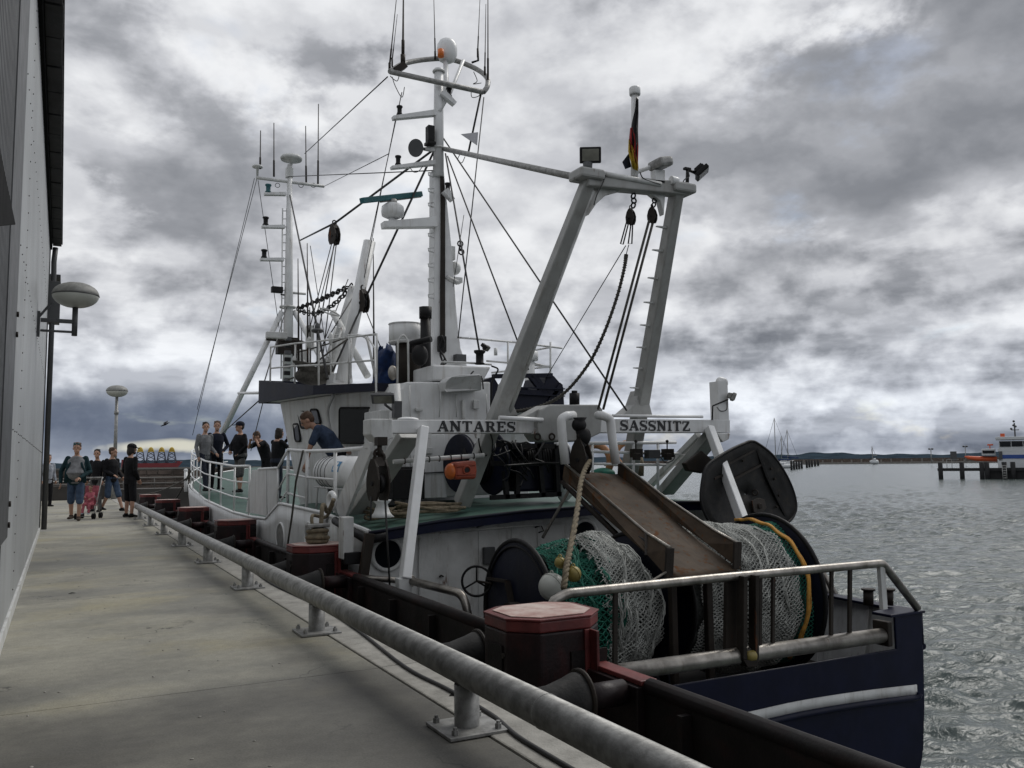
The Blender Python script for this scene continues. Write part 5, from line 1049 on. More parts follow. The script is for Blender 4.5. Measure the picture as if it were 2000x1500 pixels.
# mid hanging gear: swivel + big block
m = MB(); m.lathe([(.03, 0), (.07, .06), (.035, .16), (.06, .24), (.035, .34), (.09, .42)], atY(1134, 880, 9.3), n=12); m.ell(atY(1131, 830, 9.3), .10, .08, .09); m.ell(atY(1140, 852, 9.3), .10, .08, .12); m.build('swivel', M['black'], ship)
shackle_block(atY(1135, 895, 9.3), .21, 'pulley_block', 'large black block hanging in the middle of the name beam')
# hanging block at the port end
m = MB(); m.tube([atY(741, 860, 9.6), atY(742, 900, 9.6)], .03, 8); m.torus(atY(741, 893, 9.6), (.5, 1, 0), .055, .022, 14, 6); m.box(atY(744, 862, 9.6), (.12, .12, .1)); m.build('swivel', M['dksteel'], ship)
shackle_block(atY(739, 940, 9.6), .235, 'pulley_block', 'large rusty block hanging at the port end of the name beam', (1, .2, 0))
for (ax, ay), (bx, by_) in (((725, 970), (724, 1015)), ((752, 970), (762, 1160))): m = MB(); m.tube([atY(ax, ay, 9.6), atY(bx, by_, 9.6)], .012, 6); m.build('hauling_line', M['wire'], ship)
# raking struts to the deck: port and starboard
m = MB(); m.prism([atX(765, 858, 3.6), atX(800, 858, 3.6), atX(740, 1008, 3.6), atX(662, 1012, 3.6), atX(655, 1008, 3.6)], (-.05, 0, 0)); 
def strip(pts, vec, name, mt='white', bev=.01): m = MB(); m.prism(pts, vec); return m.build(name, M[mt], ship, bevel=bev)
A, B = V((3.55, 10.05, 1.55)), atX(672, 1008, 3.42)
m = MB(); m.bar(atX(800, 850, 3.95), atX(700, 1000, 3.6), .34, .10, ref=V((0, 0, 1))); m.build('raking_strut', M['white_shade'], ship, bevel=.012)
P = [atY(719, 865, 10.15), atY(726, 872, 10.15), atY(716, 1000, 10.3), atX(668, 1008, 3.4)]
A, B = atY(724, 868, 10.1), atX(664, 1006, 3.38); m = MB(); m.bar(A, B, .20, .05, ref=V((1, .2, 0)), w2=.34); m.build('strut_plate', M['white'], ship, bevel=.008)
m = MB(); A, B = atY(1392, 850, 9.95), atX(1300, 960, 8.7); m.bar(A, B, .26, .14, ref=V((0, 0, 1))); m.build('raking_strut', M['white_shade'], ship, bevel=.012)
m = MB(); m.bar(atY(1365, 850, 10.2), atX(1262, 955, 8.6), .10, .10, ref=V((0, 0, 1))); m.build('raking_strut', M['white_worn'], ship, bevel=.012)
# thin legs down to the bulwark
A, B = atY(827, 835, YB-.06), atY(791, 1132, 9.2); m = MB(); m.bar(A, B, .13, .11, ref=V((1, 0, 0)), w2=.15); m.build('beam_leg', M['white_clean'], ship, bevel=.012)
m = MB(); m.prism([atY(778, 1130, 9.15), atY(803, 1130, 9.15), atY(805, 1150, 9.15), atY(810, 1170, 9.15), atY(790, 1162, 9.15), atY(779, 1150, 9.15)], (0, .12, 0)); m.build('leg_foot', M['white_worn'], ship, bevel=.01)
A, B = atY(1385, 835, YB-.06), atY(1455, 1028, 8.9); m = MB(); m.bar(A, B, .12, .11, ref=V((1, 0, 0)), w2=.15); m.build('beam_leg', M['white_clean'], ship, bevel=.012)
# white post right with lamp
m = MB(); m.bar(atY(1406, 822, YB+.1), atY(1403, 746, YB+.1), .19, .19, ref=V((0, 1, 0))); m.tube(rnd([atY(1403, 752, YB+.1), atY(1404, 741, YB+.1), atY(1416, 744, YB+.1), atY(1416, 752, YB+.1)], .05), .045, 10); m.build('vent_post', M['white'], ship, bevel=.008)
flood(atY(1432, 775, YB-.1), .17, .12, (.75, -.5, -.35), mt='galv', depth=.09); m = MB(); m.tube([atY(1391, 820, YB), atY(1392, 793, YB), atY(1422, 780, YB)], .012, 6); m.tube(spline([atY(1420, 786, YB), atY(1419, 800, YB), atY(1408, 803, YB), atY(1400, 795, YB)], 4), .006, 5); m.build('lamp_arm', M['black'], ship)
flood(atY(748, 778, 11.8), .33, .16, (-.35, -.7, -.65), mt='walld'); m = MB(); m.tube([atY(765, 800, 12), atY(752, 790, 11.8)], .02, 6); m.box(atY(775, 800, 12.1), (.12, .12, .25)); m.build('lamp_foot', M['walld'], ship)
flood(atY(950, 680, 12), .13, .09, (.4, -.5, -.6)); m = MB(); m.lathe([(.07, 0), (.08, .02), (.06, .03), (.06, .16), (.09, .19), (.09, .22)], atY(937, 712, 11.9), n=12); m.build('lantern', M['black'], ship)
m = MB(); m.cyl(atY(968, 694, 12.6), atY(968, 680, 12.6), .03, 10); m.build('small_sensor', M['white'], ship)
m = MB(); m.tube(spline([atY(925, 725, 12), atY(918, 735, 12), atY(930, 745, 12), atY(940, 735, 12), atY(944, 760, 12)], 4), .012, 6); m.build('cable_loop', M['wire'], ship)
# ---- black trawl gear frame behind the gantry
q = lambda px, py: atY(px, py, 12.6)
m = MB(); m.prism([q(955, 800), q(952, 740), q(965, 735), q(975, 752), q(1018, 762), q(1060, 762), q(1068, 735), q(1082, 733), q(1101, 755), q(1103, 795), q(1080, 800)], (0, .8, 0)); m.build('drum_guard', M['dkblue'], ship, bevel=.02)
for a, b_ in (((962, 735), (1078, 733)), ((1035, 735), (1062, 770)), ((1045, 735), (1072, 772)), ((1000, 765), (1100, 768)), ((1095, 750), (1068, 790))): m = MB(); m.bar(q(*a), q(*b_), .07, .07); m.build('guard_bar', M['dkblue'], ship)
for dx in (0, 1): m = MB(); m.bar(q(1002, 757+dx*12)+V((0, -.05, 0)), q(1100, 760+dx*14)+V((0, -.05, 0)), .03, .02); m.build('guard_slat', M['dkblue'], ship)
# platform rails behind
q = lambda px, py: atY(px, py, 14.5)
for a, b_ in (((893, 659), (1000, 668)), ((1000, 668), (1098, 680)), ((1000, 700), (1078, 718)), ((950, 705), (1075, 716)), ((1078, 678), (1020, 688)), ((960, 728), (1075, 716))): m = MB(); m.tube([q(*a), q(*b_)], .02, 6); m.build('platform_rail', M['white_worn'], ship)
for px in (992, 1075): m = MB(); m.tube([q(px, 668), q(px, 760)], .022, 6); m.build('platform_post', M['white_worn'], ship)
m = MB(); m.cyl(q(1035, 770), q(1034, 700), .10, 12); m.cyl(q(1034, 704), q(1034, 687), .17, 14); m.build('mushroom_vent', M['white'], ship)
m = MB(); m.box(q(898, 700), (.2, .15, .14)); m.build('roof_box', M['walld'], ship)
# ---- winches below the beam
def disc(px, py, y, r, ax, name, mt='dkblue', t=.05, ring=True):
    p = atY(px, py, y); m = MB(); m.lathe([(r, -t/2), (r, t/2)], p, ax, 36); o = m.build(name, M[mt], ship)
    if ring: m = MB(); m.torus(p, ax, r, t*.5, 36, 8); m.build('rim', M[mt], o)
    return p, o
disc(897, 905, 11.9, .42, (1, .15, 0), 'winch_flange'); disc(902, 905, 11.9, .42, (1, .15, 0), 'winch_flange')
disc(1075, 905, 11.6, .50, (1, .1, 0), 'winch_flange'); disc(962, 905, 11.6, .45, (1, .1, 0), 'winch_flange')
a, b_ = atY(900, 905, 11.9), atY(1075, 905, 11.6); m = MB(); m.cyl(a, b_, .27, 24)
for i in range(34): u = (i+.5)/34; m.torus(a.lerp(b_, u), b_-a, .275+.006*(i % 3), .02, 20, 5)
m.build('winch_drum', M['black'], ship)
m = MB(); [m.tube([atY(975+i*1.5, 870+random.random()*12, 11.4), atY(1000+i*4, 862+random.random()*20, 11.35), atY(1065-i, 868+random.random()*12, 11.4)], .014, 5) for i in range(9)]; m.build('drum_wire', M['black'], ship)
m = MB()
for a, b_ in (((958, 972), (1095, 965)), ((985, 920), (990, 975)), ((960, 905), (1060, 905)), ((940, 868), (1085, 872)), ((1010, 925), (1010, 972)), ((1085, 870), (1090, 968)), ((1050, 860), (1060, 970))): m.bar(atY(*a, 11.25), atY(*b_, 11.25), .07, .07)
m.build('winch_frame', M['black'], ship)
m = MB(); m.box(atY(1035, 930, 11.6), (.75, .5, .45)); m.box(atY(1055, 890, 11.7), (.4, .4, .35)); m.ell(atY(1010, 880, 11.5), .16, .16, .13); m.build('winch_gearbox', M['dkblue'], ship, bevel=.04)
m = MB(); m.tube(rnd([atY(1085, 868, 11.3), atY(1108, 868, 11.3), atY(1112, 900, 11.3), atY(1095, 960, 11.3)], .2), .05, 10); m.build('duct_pipe', M['white'], ship)
m = MB(); m.grid([[atY(px, py, 11.5) for px, py in ((1080, 955), (1096, 930), (1112, 895), (1118, 880))], [atY(px, py, 11.5) for px, py in ((1100, 985), (1125, 960), (1135, 925), (1137, 900))]], True); m.build('wing_shell', M['white'], ship, thick=.04)
m = MB(); [m.tube(spline([atY(940+i*3, 820, 10.4), atY(935+i*9, 860, 10.4), atY(945+i*6, 890, 10.5), atY(960+i*12, 880, 10.6)], 4), .010, 5) for i in (0, 3)]; m.tube(spline([atY(1095, 905, 9.6), atY(1060, 905, 10.6), atY(985, 910, 10.6)], 6), .018, 6); m.build('hydraulic_hose', M['black'], ship)
# horizontal pipe with clamps and the orange float
m = MB(); m.tube([atY(768, 902, 10.3), atY(945, 889, 10.3)], .030, 10); o = m.build('cross_pipe', M['white_worn'], ship); m = MB()
for px in (790, 838, 858, 880, 900, 925): m = MB(); m.torus(atY(px, 902-(px-768)*.073, 10.3), (1, -.1, .05), .036, .007, 12, 5); m.build('pipe_clamp', M['dksteel'], o)
of = root('rescue_float', 'red and orange float box hanging under the pipe below ANTARES', 'float', atY(905, 935, 10.1))
m = MB(); m.prism([atY(888, 903, 10.1), atY(931, 899, 10.1), atY(933, 920, 10.1), atY(931, 936, 10.1), atY(890, 937, 10.1)], (0, .2, 0)); m.build('box', M['redbox'], of, bevel=.035)
m = MB(); m.torus(atY(912, 918, 10.09), (0, 1, 0), .05, .012, 16, 6); m.tube([atY(893, 912, 10.09), atY(928, 908, 10.09)], .008, 5); m.tube([atY(893, 928, 10.09), atY(929, 926, 10.09)], .008, 5); m.build('moulding', M['redbox'], of)
m = MB(); m.ell(atY(880, 921, 10.2), .075, .10, .105); m.build('round_end', M['orange'], of); m = MB(); m.cyl(atY(912, 918, 10.08), atY(912, 918, 10.11), .03, 12); m.build('emblem', M['letter'], of)
# ---- starboard side rails seen through the gantry
for a, b_, r_ in (((1150, 866), (1320, 864), .026), ((1150, 882), (1345, 887), .022), ((1160, 906), (1300, 908), .018)): m = MB(); m.tube([atY(*a, 10.6), atY(*b_, 10.6)], r_, 8); m.build('starboard_rail', M['white_clean'], ship)
for px in (1157, 1237, 1285): m = MB(); m.tube([atY(px, 866, 10.6), atY(px, 965, 10.6)], .022, 8); m.build('stanchion', M['white_clean'], ship)
for px in (1243, 1304): m = MB(); m.box(atY(px, 885, 10.5), (.16, .12, .13)); m.tube([atY(px-1, 880, 10.45), atY(px-1, 862, 10.45)], .012, 6); m.ell(atY(px-1, 862, 10.45), .025); m.box(atY(px, 892, 10.45), (.10, .08, .10)); m.build('control_lever', M['dksteel'], ship, bevel=.008)
m = MB(); m.box(atY(1274, 887, 10.5), (.22, .12, .13)); m.tube(spline([atY(1290, 892, 10.45), atY(1300, 904, 10.45), atY(1315, 898, 10.45), atY(1318, 888, 10.45)], 4), .010, 5); m.build('valve_block', M['walld'], ship, bevel=.01)
lb_ = MB(); lb_.torus(atY(1163, 902, 11.2), (1, .5, 0), .26, .055, 24, 10); tag(lb_.build('life_ring', M['ring']), 'orange life ring on the far rail behind the chute', 'life ring')
lb_ = MB(); lb_.torus(atY(1226, 888, 12.0), (.3, 1, 0), .2, .05, 24, 10); tag(lb_.build('life_ring', M['ring']), 'pale orange life ring right of the chute top, behind the bent pipe', 'life ring')
m = MB(); m.lathe([(.10, 0), (.11, .2), (.09, .3)], atY(1245, 930, 11.0), n=14); tag(m.build('rope_bundle', M['rope']), 'tan rope bundle standing behind the chute by the far rail', 'rope')
m = MB(); m.ell(atY(1178, 925, 11.0), .2, .15, .09); tag(m.build('net_heap', M['net_g']), 'small green net heap on the deck behind the chute', 'net')
# items on the port side deck
m = MB(); m.box(atY(790, 945, 12.2), (.5, .4, .45)); m.box(atY(788, 918, 12.2), (.42, .36, .1)); tag(m.build('black_crate', M['black'], bevel=.015), 'black crate on the green deck beside the thick vent trunk', 'crate')
m = MB(); m.lathe([(.16, 0), (.11, .05), (.07, .16), (.11, .20), (.12, .22)], atY(746, 1010, 10.6), n=16); m.build('deck_bitt', M['white_clean'], ship)
# rope coils on deck
def coil(px, py, z, rx, n_, name, lab, r_=.020, mt='rope'):
    p = atZ(px, py, z); pts = []
    for i in range(n_*16): a = i/16*2*math.pi; k_ = 1-.12*math.sin(i*.21)-.02*(i/16); pts.append(p+V((math.cos(a)*rx*k_*1.3+.05*math.sin(i*.13+px), math.sin(a)*rx*k_*.9+.06*math.cos(i*.17), .04+.012*(i/16)+.05*math.sin(a*1.03+i*.02)*math.sin(i*.09)+.02*math.sin(i*.7))))
    m = MB(); m.tube(pts, r_, 7); tag(m.build(name, M[mt]), lab, 'rope')
coil(838, 1001, .60, .36, 5, 'rope_coil', 'brown rope coil on the green deck just left of the gantry foot'); coil(760, 1012, .52, .26, 4, 'rope_coil', 'flat brown rope coil on the deck edge under the hanging block')
# ---- lettering
def word(txt, px0, px1, py0, py1, y, par):
    A, B = atY(px0, (py0+py1)/2, y), atY(px1, (py0+py1)/2, y); zt = atY((px0+px1)/2, py0, y).z; zb_ = atY((px0+px1)/2, py1, y).z; H = zt-zb_; W_ = B.x-A.x
    wd = {'I': .55, 'N': 1.12, 'A': 1.1, 'S': .88, 'T': 1.0, 'R': 1.08, 'E': .95, 'Z': .95}; tot = sum(wd[ch] for ch in txt)+.14*(len(txt)-1); u = W_/tot; x = 0
    G = {'A': [((.12, 0), (.5, 1), .09), ((.5, 1), (.86, 0), .2), ((.25, .34), (.75, .34), .10), ((0, .04), (.30, .04), .09), ((.66, .04), (1, .04), .09)],
         'N': [((.18, 0), (.18, 1), .11), ((.18, .96), (.82, .06), .2), ((.82, 0), (.82, 1), .11), ((0, .04), (.36, .04), .09), ((0, .96), (.3, .96), .09), ((.66, .96), (1, .96), .09)],
         'T': [((.5, 0), (.5, 1), .2), ((.04, .95), (.96, .95), .1), ((.07, .74), (.07, 1), .09), ((.93, .74), (.93, 1), .09), ((.3, .04), (.7, .04), .09)],
         'R': [((.24, 0), (.24, 1), .2), ((.2, .95), (.62, .95), .1), ((.2, .5), (.62, .5), .1), ((.74, .58), (.74, .88), .19), ((.62, .95), (.74, .86), .1), ((.62, .5), (.74, .6), .1), ((.55, .48), (.84, .05), .18), ((0, .04), (.45, .04), .09), ((.72, .04), (1, .04), .09), ((0, .96), (.3, .96), .09)],
         'E': [((.24, 0), (.24, 1), .2), ((.0, .95), (.92, .95), .1), ((.24, .5), (.66, .5), .1), ((0, .05), (.92, .05), .1), ((.9, .7), (.9, 1), .09), ((.9, 0), (.9, .3), .09), ((.66, .38), (.66, .62), .09)],
         'S': [((.22, .95), (.76, .95), .1), ((.14, .6), (.14, .88), .19), ((.14, .62), (.84, .4), .2), ((.86, .12), (.86, .42), .19), ((.22, .05), (.78, .05), .1), ((.14, .86), (.26, .95), .1), ((.74, .05), (.86, .15), .1), ((.9, .7), (.9, 1), .09), ((.07, 0), (.07, .3), .09)],
         'I': [((.5, 0), (.5, 1), .34), ((.08, .04), (.92, .04), .09), ((.08, .96), (.92, .96), .09)],
         'Z': [((.08, .95), (.94, .95), .1), ((.84, .92), (.16, .08), .2), ((.06, .05), (.94, .05), .1), ((.09, .72), (.09, 1), .09), ((.92, 0), (.92, .28), .09)]}
    for ch in txt:
        m = MB(); w = wd[ch]*u
        for i, ((x0, z0_), (x1, z1), th) in enumerate(G[ch]):
            p = V((A.x+x+x0*w, y-.004-.0006*i, zb_+z0_*H)); q_ = V((A.x+x+x1*w, y-.004-.0006*i, zb_+z1*H)); t_ = H*th*(.5 if x0 != x1 and z0_ == z1 else .5); d = (q_-p).normalized(); n_ = V((-d.z, 0, d.x))*(1.28*th*(w if x0 == x1 or abs(z0_-z1) > .3 else H)*.5)
            m.prism([p-n_, q_-n_, q_+n_, p+n_], (0, -.004, 0))
        m.build('letter', M['letter'], par); x += w+.14*u
word('ANTARES', 854, 1006, 823, 843, YB, nb); word('SASSNITZ', 1211, 1347, 822, 841, YB, nb2)
# little maker mark on the dome
p = atY(882, 103, MY+.3)

rg_c = random.Random(31)
for k_ in range(10):
    x0_, y0_ = 965+rg_c.random()*100, 858+rg_c.random()*14; P = [atY(x0_, y0_, 11.2)]; 
    for _ in range(4): x0_ += rg_c.uniform(-14, 22); y0_ += rg_c.uniform(5, 26); P.append(atY(x0_, y0_, 11.1+rg_c.uniform(-.1, .15)))
    m = MB(); m.tube(spline(P, 5), .011+.006*rg_c.random(), 6); m.build('hydraulic_hose', M['black'], ship)
for px, py, w_, h_, d_ in ((815, 905, .10, .26, 12.3), (836, 880, .14, .10, 12.3), (930, 790, .10, .14, 12.3), (905, 800, .05, .30, 12.3), (818, 800, .12, .05, 12.3)):
    m = MB(); m.box(atY(px, py, d_), (w_, .05, h_)); m.build('fitting', M['white_worn'], ship, bevel=.008)
for a_, b__ in (((800, 752), (802, 845)), ((862, 752), (858, 815)), ((890, 770), (892, 815)), ((950, 770), (951, 812))):
    m = MB(); m.tube([atY(*a_, 12.3), atY(*b__, 12.3)], .010, 6); m.build('conduit', M['white_worn'], ship)
m = MB(); P = spline([atY(737, 740, 12.0), atY(733, 700, 12.0), atY(738, 672, 12.1), atY(735, 755, 11.9)], 5); m.tube([atY(718, 658, 13.9), atY(732, 680, 13.0), atY(735, 770, 12.1)], .016, 6); m.build('bent_rail', M['white_worn'], ship)
for i_ in range(7):
    u = i_/6; m = MB(); q0 = atY(560+u*3, 742-u*80, 25.5); m.box(q0, (.18, .1, .12)); m.build('mast_fitting', M['black' if i_ % 2 else 'walld'], ship, bevel=.01)
for px, py, y_ in ((604, 668, 16.2), (592, 712, 16.6), (646, 660, 15.6), (668, 690, 15.6), (575, 705, 17)):
    m = MB(); m.lathe([(.03, -.12), (.045, -.05), (.045, .05), (.02, .10)], atY(px, py, y_), n=10); m.tube([atY(px, py, y_)-V((0, 0, .1)), atY(px, 748, y_)], .014, 6); m.build('deck_light', M['white_worn'], ship)
m = MB(); m.tube(spline([atY(866, 660, 14.4), atY(858, 680, 14.4), atY(868, 700, 14.35), atY(861, 712, 14.3), atY(872, 708, 14.3), atY(864, 690, 14.4)], 5), .014, 6); m.tube(spline([atY(862, 655, 14.4), atY(868, 672, 14.4), atY(860, 690, 14.4), atY(866, 710, 14.3)], 5), .018, 6); m.build('cable_loop', M['black'], ship)
m = MB(); m.box(atY(863, 672, 14.5), (.16, .1, .3)); m.build('junction_box', M['black'], ship, bevel=.02)
# ================================================================ GEAR ON THE STERN
ch = root('catch_chute', 'long rusty steel chute sloping down to the stern between the two net drums', 'chute', (6.2, 8.4, 0))
t1, t2 = atY(1150, 930, 9.45), atY(1238, 935, 9.45); b1, b2 = atY(1312, 1128, 6.98), atY(1441, 1116, 6.98)
t1, t2 = atY(1128, 925, 9.45), atY(1205, 925, 9.45)
m = MB(); rows = [[t1.lerp(b1, u).lerp(t2.lerp(b2, u), v)+V((0, 0, .012*math.sin(u*9+v*5))) for v in [i/8 for i in range(9)]] for u in [j/20 for j in range(21)]]
m.grid(rows, True); m.build('chute_floor', M['chute'], ch, thick=.012)
L0, L1, L2 = atY(1101, 905, 9.5), atY(1268, 1045, 8.05), atY(1318, 1068, 7.35)
def wall(pts, nm, off): m = MB(); m.prism(pts, (off, 0, 0)); return m.build(nm, M['chute'], ch, bevel=.006)
l_top = [atY(1102, 904, 9.5), atY(1262, 1040, 7.7), atY(1310, 1070, 7.05)]; l_bot = [atY(1303, 1128, 6.98), atY(1262, 1082, 7.5), atY(1128, 962, 9.2), atY(1098, 935, 9.5)]
wall(l_top+l_bot, 'side_wall', .02)
r_top = [atY(1207, 900, 9.5), atY(1300, 972, 8.4), atY(1394, 1035, 7.5), atY(1444, 1062, 7.02)]; r_bot = [atY(1444, 1112, 6.98), atY(1380, 1062, 7.5), atY(1205, 935, 9.5)]
wall(r_top+r_bot, 'side_wall', .02)
m = MB(); m.tube([p+V((0, 0, .0)) for p in l_top], .016, 8); m.build('top_edge', M['steel'], ch); m = MB(); m.tube(r_top, .016, 8); m.build('top_edge', M['steel'], ch)
m = MB(); m.tube([atY(1098, 940, 9.5), atY(1112, 955, 9.4), atY(1240, 1078, 8.0), atY(1268, 1100, 7.8)], .035, 8); m.build('under_pipe', M['dksteel'], ch)
for px, py in ((1312, 1100), (1305, 1102)): m = MB(); m.bar(atY(px, 1070, 7.0), atY(px-3, 1132, 7.0), .03, .05, ref=V((1, 0, 0))); m.build('end_post', M['dksteel'], ch, bevel=.004)
for px in (1437, 1444): m = MB(); m.bar(atY(px, 1058, 7.0), atY(px-2, 1112, 7.0), .03, .05, ref=V((1, 0, 0))); m.build('end_post', M['dksteel'], ch, bevel=.004)
m = MB(); m.tube([b1+V((-.02, 0, -.03)), b2+V((.02, 0, -.03))], .03, 10); m.build('lip', M['chute'], ch)
m = MB(); m.tube([atY(1300, 1118, 6.98), atY(1260, 1143, 6.56), atY(1240, 1146, 6.55)], .012, 6); m.build('stay_rod', M['steel'], ch)
for px, py in ((1262, 1060),): m = MB(); m.bar(atY(px, 1042, 7.68), atY(px, 1085, 7.48), .03, .02); m.build('stiffener', M['dksteel'], ch)
m = MB(); m.bb((b1.x+.05, 7.05, -1.3), (b1.x+.12, 7.12, b1.z-.05)); m.bb((b2.x-.36, 7.05, -1.3), (b2.x-.28, 7.12, b2.z-.05)); m.build('chute_stand', M['dksteel'], ch, bevel=.01)
# ---- net drums
def netcyl(x0, x1, rf, cell, r, name, mt, par, cy_=7.95, cz=-.33, t0=0, t1_=2*math.pi, seed=1, lump=.03):
    rg = random.Random(seed); nu = max(2, int((x1-x0)/cell)); m = MB(); ph = [rg.random()*6 for _ in range(8)]
    def pt(i, j, nv):
        x = x0+(x1-x0)*i/nu; a = t0+(t1_-t0)*(j+.5*(i % 2))/nv; rr = rf((x-x0)/(x1-x0), a)+lump*(math.sin(a*3+ph[0]+x*4)+.6*math.sin(a*7+x*9+ph[1])+.4*math.sin(a*13-x*15+ph[2]))*.5
        jx = cell*.22*math.sin(a*11+i*1.7+ph[3]); ja = .22*cell/rr*math.sin(i*2.3+a*9+ph[4])
        return V((x+jx+cell*.5*math.sin(a*2+ph[5]), cy_+rr*math.cos(a+ja), cz+rr*math.sin(a+ja)))
    nv = int((t1_-t0)*rf(.5, 1)/(cell*1.5))
    full = abs(t1_-t0-2*math.pi) < .01
    for i in range(nu):
        for j in range(nv):
            a = pt(i, j, nv); jj = j if i % 2 == 0 else j+1
            for k in (0, -1):
                b_ = pt(i+1, j+(k if i % 2 == 0 else k+1), nv); d = (b_-a)
                rad = r*(.8+.5*rg.random()); nrm = V((0, a.y-cy_, a.z-cz)).normalized(); s_ = d.cross(nrm)
                if s_.length < 1e-6: continue
                s_ = s_.normalized()*rad; up = nrm*rad*1.5; bow = nrm*rad*1.2
                m.add([a-s_, a+up, a+s_, b_-s_, b_+up, b_+s_], [(0, 1, 4, 3), (1, 2, 5, 4)], True)
            m.ell(a+V((0, a.y-cy_, a.z-cz)).normalized()*r, r*1.7, n=4, m=3)
    o = m.build(name, M[mt], par); o['kind'] = 'stuff'; return o
AY, AZ_ = 7.95, -.33
def drum(x0, x1, r, cl, label, r0=None):
    d = root('net_drum', label, 'net drum', ((x0+x1)/2, AY, -1.3), None)
    for x, nm in ((x0, 'flange'), (x1, 'flange')):
        r1_ = (r0 or r) if x == x0 else r; m = MB(); m.lathe([(.02, -.012), (r1_-.02, -.012), (r1_, 0), (r1_-.02, .012), (.02, .012)], (x, AY, AZ_), (1, 0, 0), 48); o = m.build(nm, M[cl], d); m = MB(); m.torus((x, AY, AZ_), (1, 0, 0), r1_, .026, 48, 8); m.build('rim', M['black'], o)
    m = MB(); m.cyl((x0-.12, AY, AZ_), (x1+.12, AY, AZ_), .16, 20); m.build('drum_core', M['dksteel'], d)
    for x in (x0-.10, x1+.10): m = MB(); m.prism([(x, AY-.35, -1.3), (x, AY-.12, AZ_+.12), (x, AY+.12, AZ_+.12), (x, AY+.35, -1.3)], (.05, 0, 0)); m.build('pedestal', M['dkblue'], d, bevel=.01)
    return d
dl = drum(4.22, 5.62, .78, 'dkblue', 'left net drum with a dark blue disc, wound with green and white netting')
dr = drum(5.98, 7.62, .92, 'dkblue', 'right net drum with a black rimmed disc, wound with white netting', .66)
m = MB(); [m.torus((4.20, AY, AZ_), (1, 0, 0), rr, .012, 40, 6) for rr in (.72,)]; m.lathe([(.12, -.04), (.16, 0)], (4.2, AY, AZ_), (1, 0, 0), 16); m.build('disc_ring', M['black'], dl)
p = atX(1010, 1150, 4.2); m = MB(); m.bar((4.17, AY, AZ_), (4.17, AY+.15, AZ_+.35), .06, .03); m.bar((4.17, AY+.15, AZ_+.35), (4.17, AY+.6, AZ_+.33), .04, .03); m.build('brake_arm', M['dksteel'], dl)
hp_ = atX(931, 1135, 4.05); m = MB(); m.torus(hp_, (.55, 1, 0), .16, .014, 26, 8)
for k in range(3): a = 2*math.pi*k/3+1.57; A_, B_ = frame(V((.55, 1, 0))); m.tube([hp_, hp_+(A_*math.cos(a)+B_*math.sin(a))*.16], .011, 6)
hw = m.build('hand_wheel', M['black'], dl); m = MB(); m.tube([hp_, (4.17, AY+.5, hp_.z-.02)], .014, 6); m.build('spindle', M['dksteel'], hw)
nt = root('trawl_net', 'green and white trawl netting wound on the left drum', 'net', (5.0, AY, AZ_-.75), None)
def surf(x0, x1, rf, mt, par, nm='net_body'):
    m = MB(); rows = []
    for i in range(15):
        u = i/14; x = x0+(x1-x0)*u; rows.append([V((x, AY+(rf(u, a)+.02*math.sin(a*5+u*9)+.014*math.sin(a*11-u*23))*math.cos(a), AZ_+(rf(u, a)+.02*math.sin(a*5+u*9)+.014*math.sin(a*11-u*23))*math.sin(a))) for a in [2*math.pi*k/56 for k in range(56)]])
    m.grid(rows, True, True); m.build(nm, M[mt], par)
rg_ = lambda u, a: .70-.08*(1-u)**2; rw_ = lambda u, a: .74-.09*u*u
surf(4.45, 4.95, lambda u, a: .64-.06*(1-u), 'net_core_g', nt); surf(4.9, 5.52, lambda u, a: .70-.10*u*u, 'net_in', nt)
netcyl(4.42, 4.98, lambda u, a: .68-.05*(1-u), .031, .0050, 'green_netting', 'net_g', nt, seed=2, lump=.06)
netcyl(4.5, 5.05, lambda u, a: .71-.03*(1-u), .042, .006, 'green_netting', 'net_g', nt, seed=5, lump=.07)
netcyl(4.86, 5.54, lambda u, a: .745-.10*u*u, .031, .0055, 'white_netting', 'net_w', nt, seed=3, lump=.06)
netcyl(4.9, 5.5, lambda u, a: .77-.10*u*u, .031, .0055, 'white_netting', 'net_w', nt, seed=4, t0=math.pi*.25, t1_=math.pi*1.25, lump=.08)
nt2 = root('trawl_net', 'white trawl netting with an orange rope wound on the right drum', 'net', (6.8, AY, AZ_-.8), None)
RP_ = lambda x: .64+.17*min(1, max(0, (x-6.35)/.35))
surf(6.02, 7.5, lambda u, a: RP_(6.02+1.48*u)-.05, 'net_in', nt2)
netcyl(6.10, 7.35, lambda u, a: RP_(6.10+1.25*u), .031, .0055, 'white_netting', 'net_w', nt2, seed=8, lump=.06); netcyl(6.2, 7.3, lambda u, a: RP_(6.2+1.1*u)+.02, .031, .0055, 'white_netting', 'net_w', nt2, seed=9, lump=.06)
netcyl(7.25, 7.58, lambda u, a: .81, .031, .0050, 'green_netting', 'net_g', nt2, seed=10, lump=.05, t0=0, t1_=math.pi*2)
m = MB(); P = [V((7.40+.05*math.sin(a*3), AY+.875*math.cos(a), AZ_+.875*math.sin(a))) for a in [math.pi*(.42+.85*k/40) for k in range(41)]]
for dx in (0, .022): m.tube([p+V((dx+.01*math.sin(i*.9+dx*40), 0, .01*math.cos(i*1.3))) for i, p in enumerate(P)], .018, 6)
m.build('orange_rope', M['rope_or'], nt2)
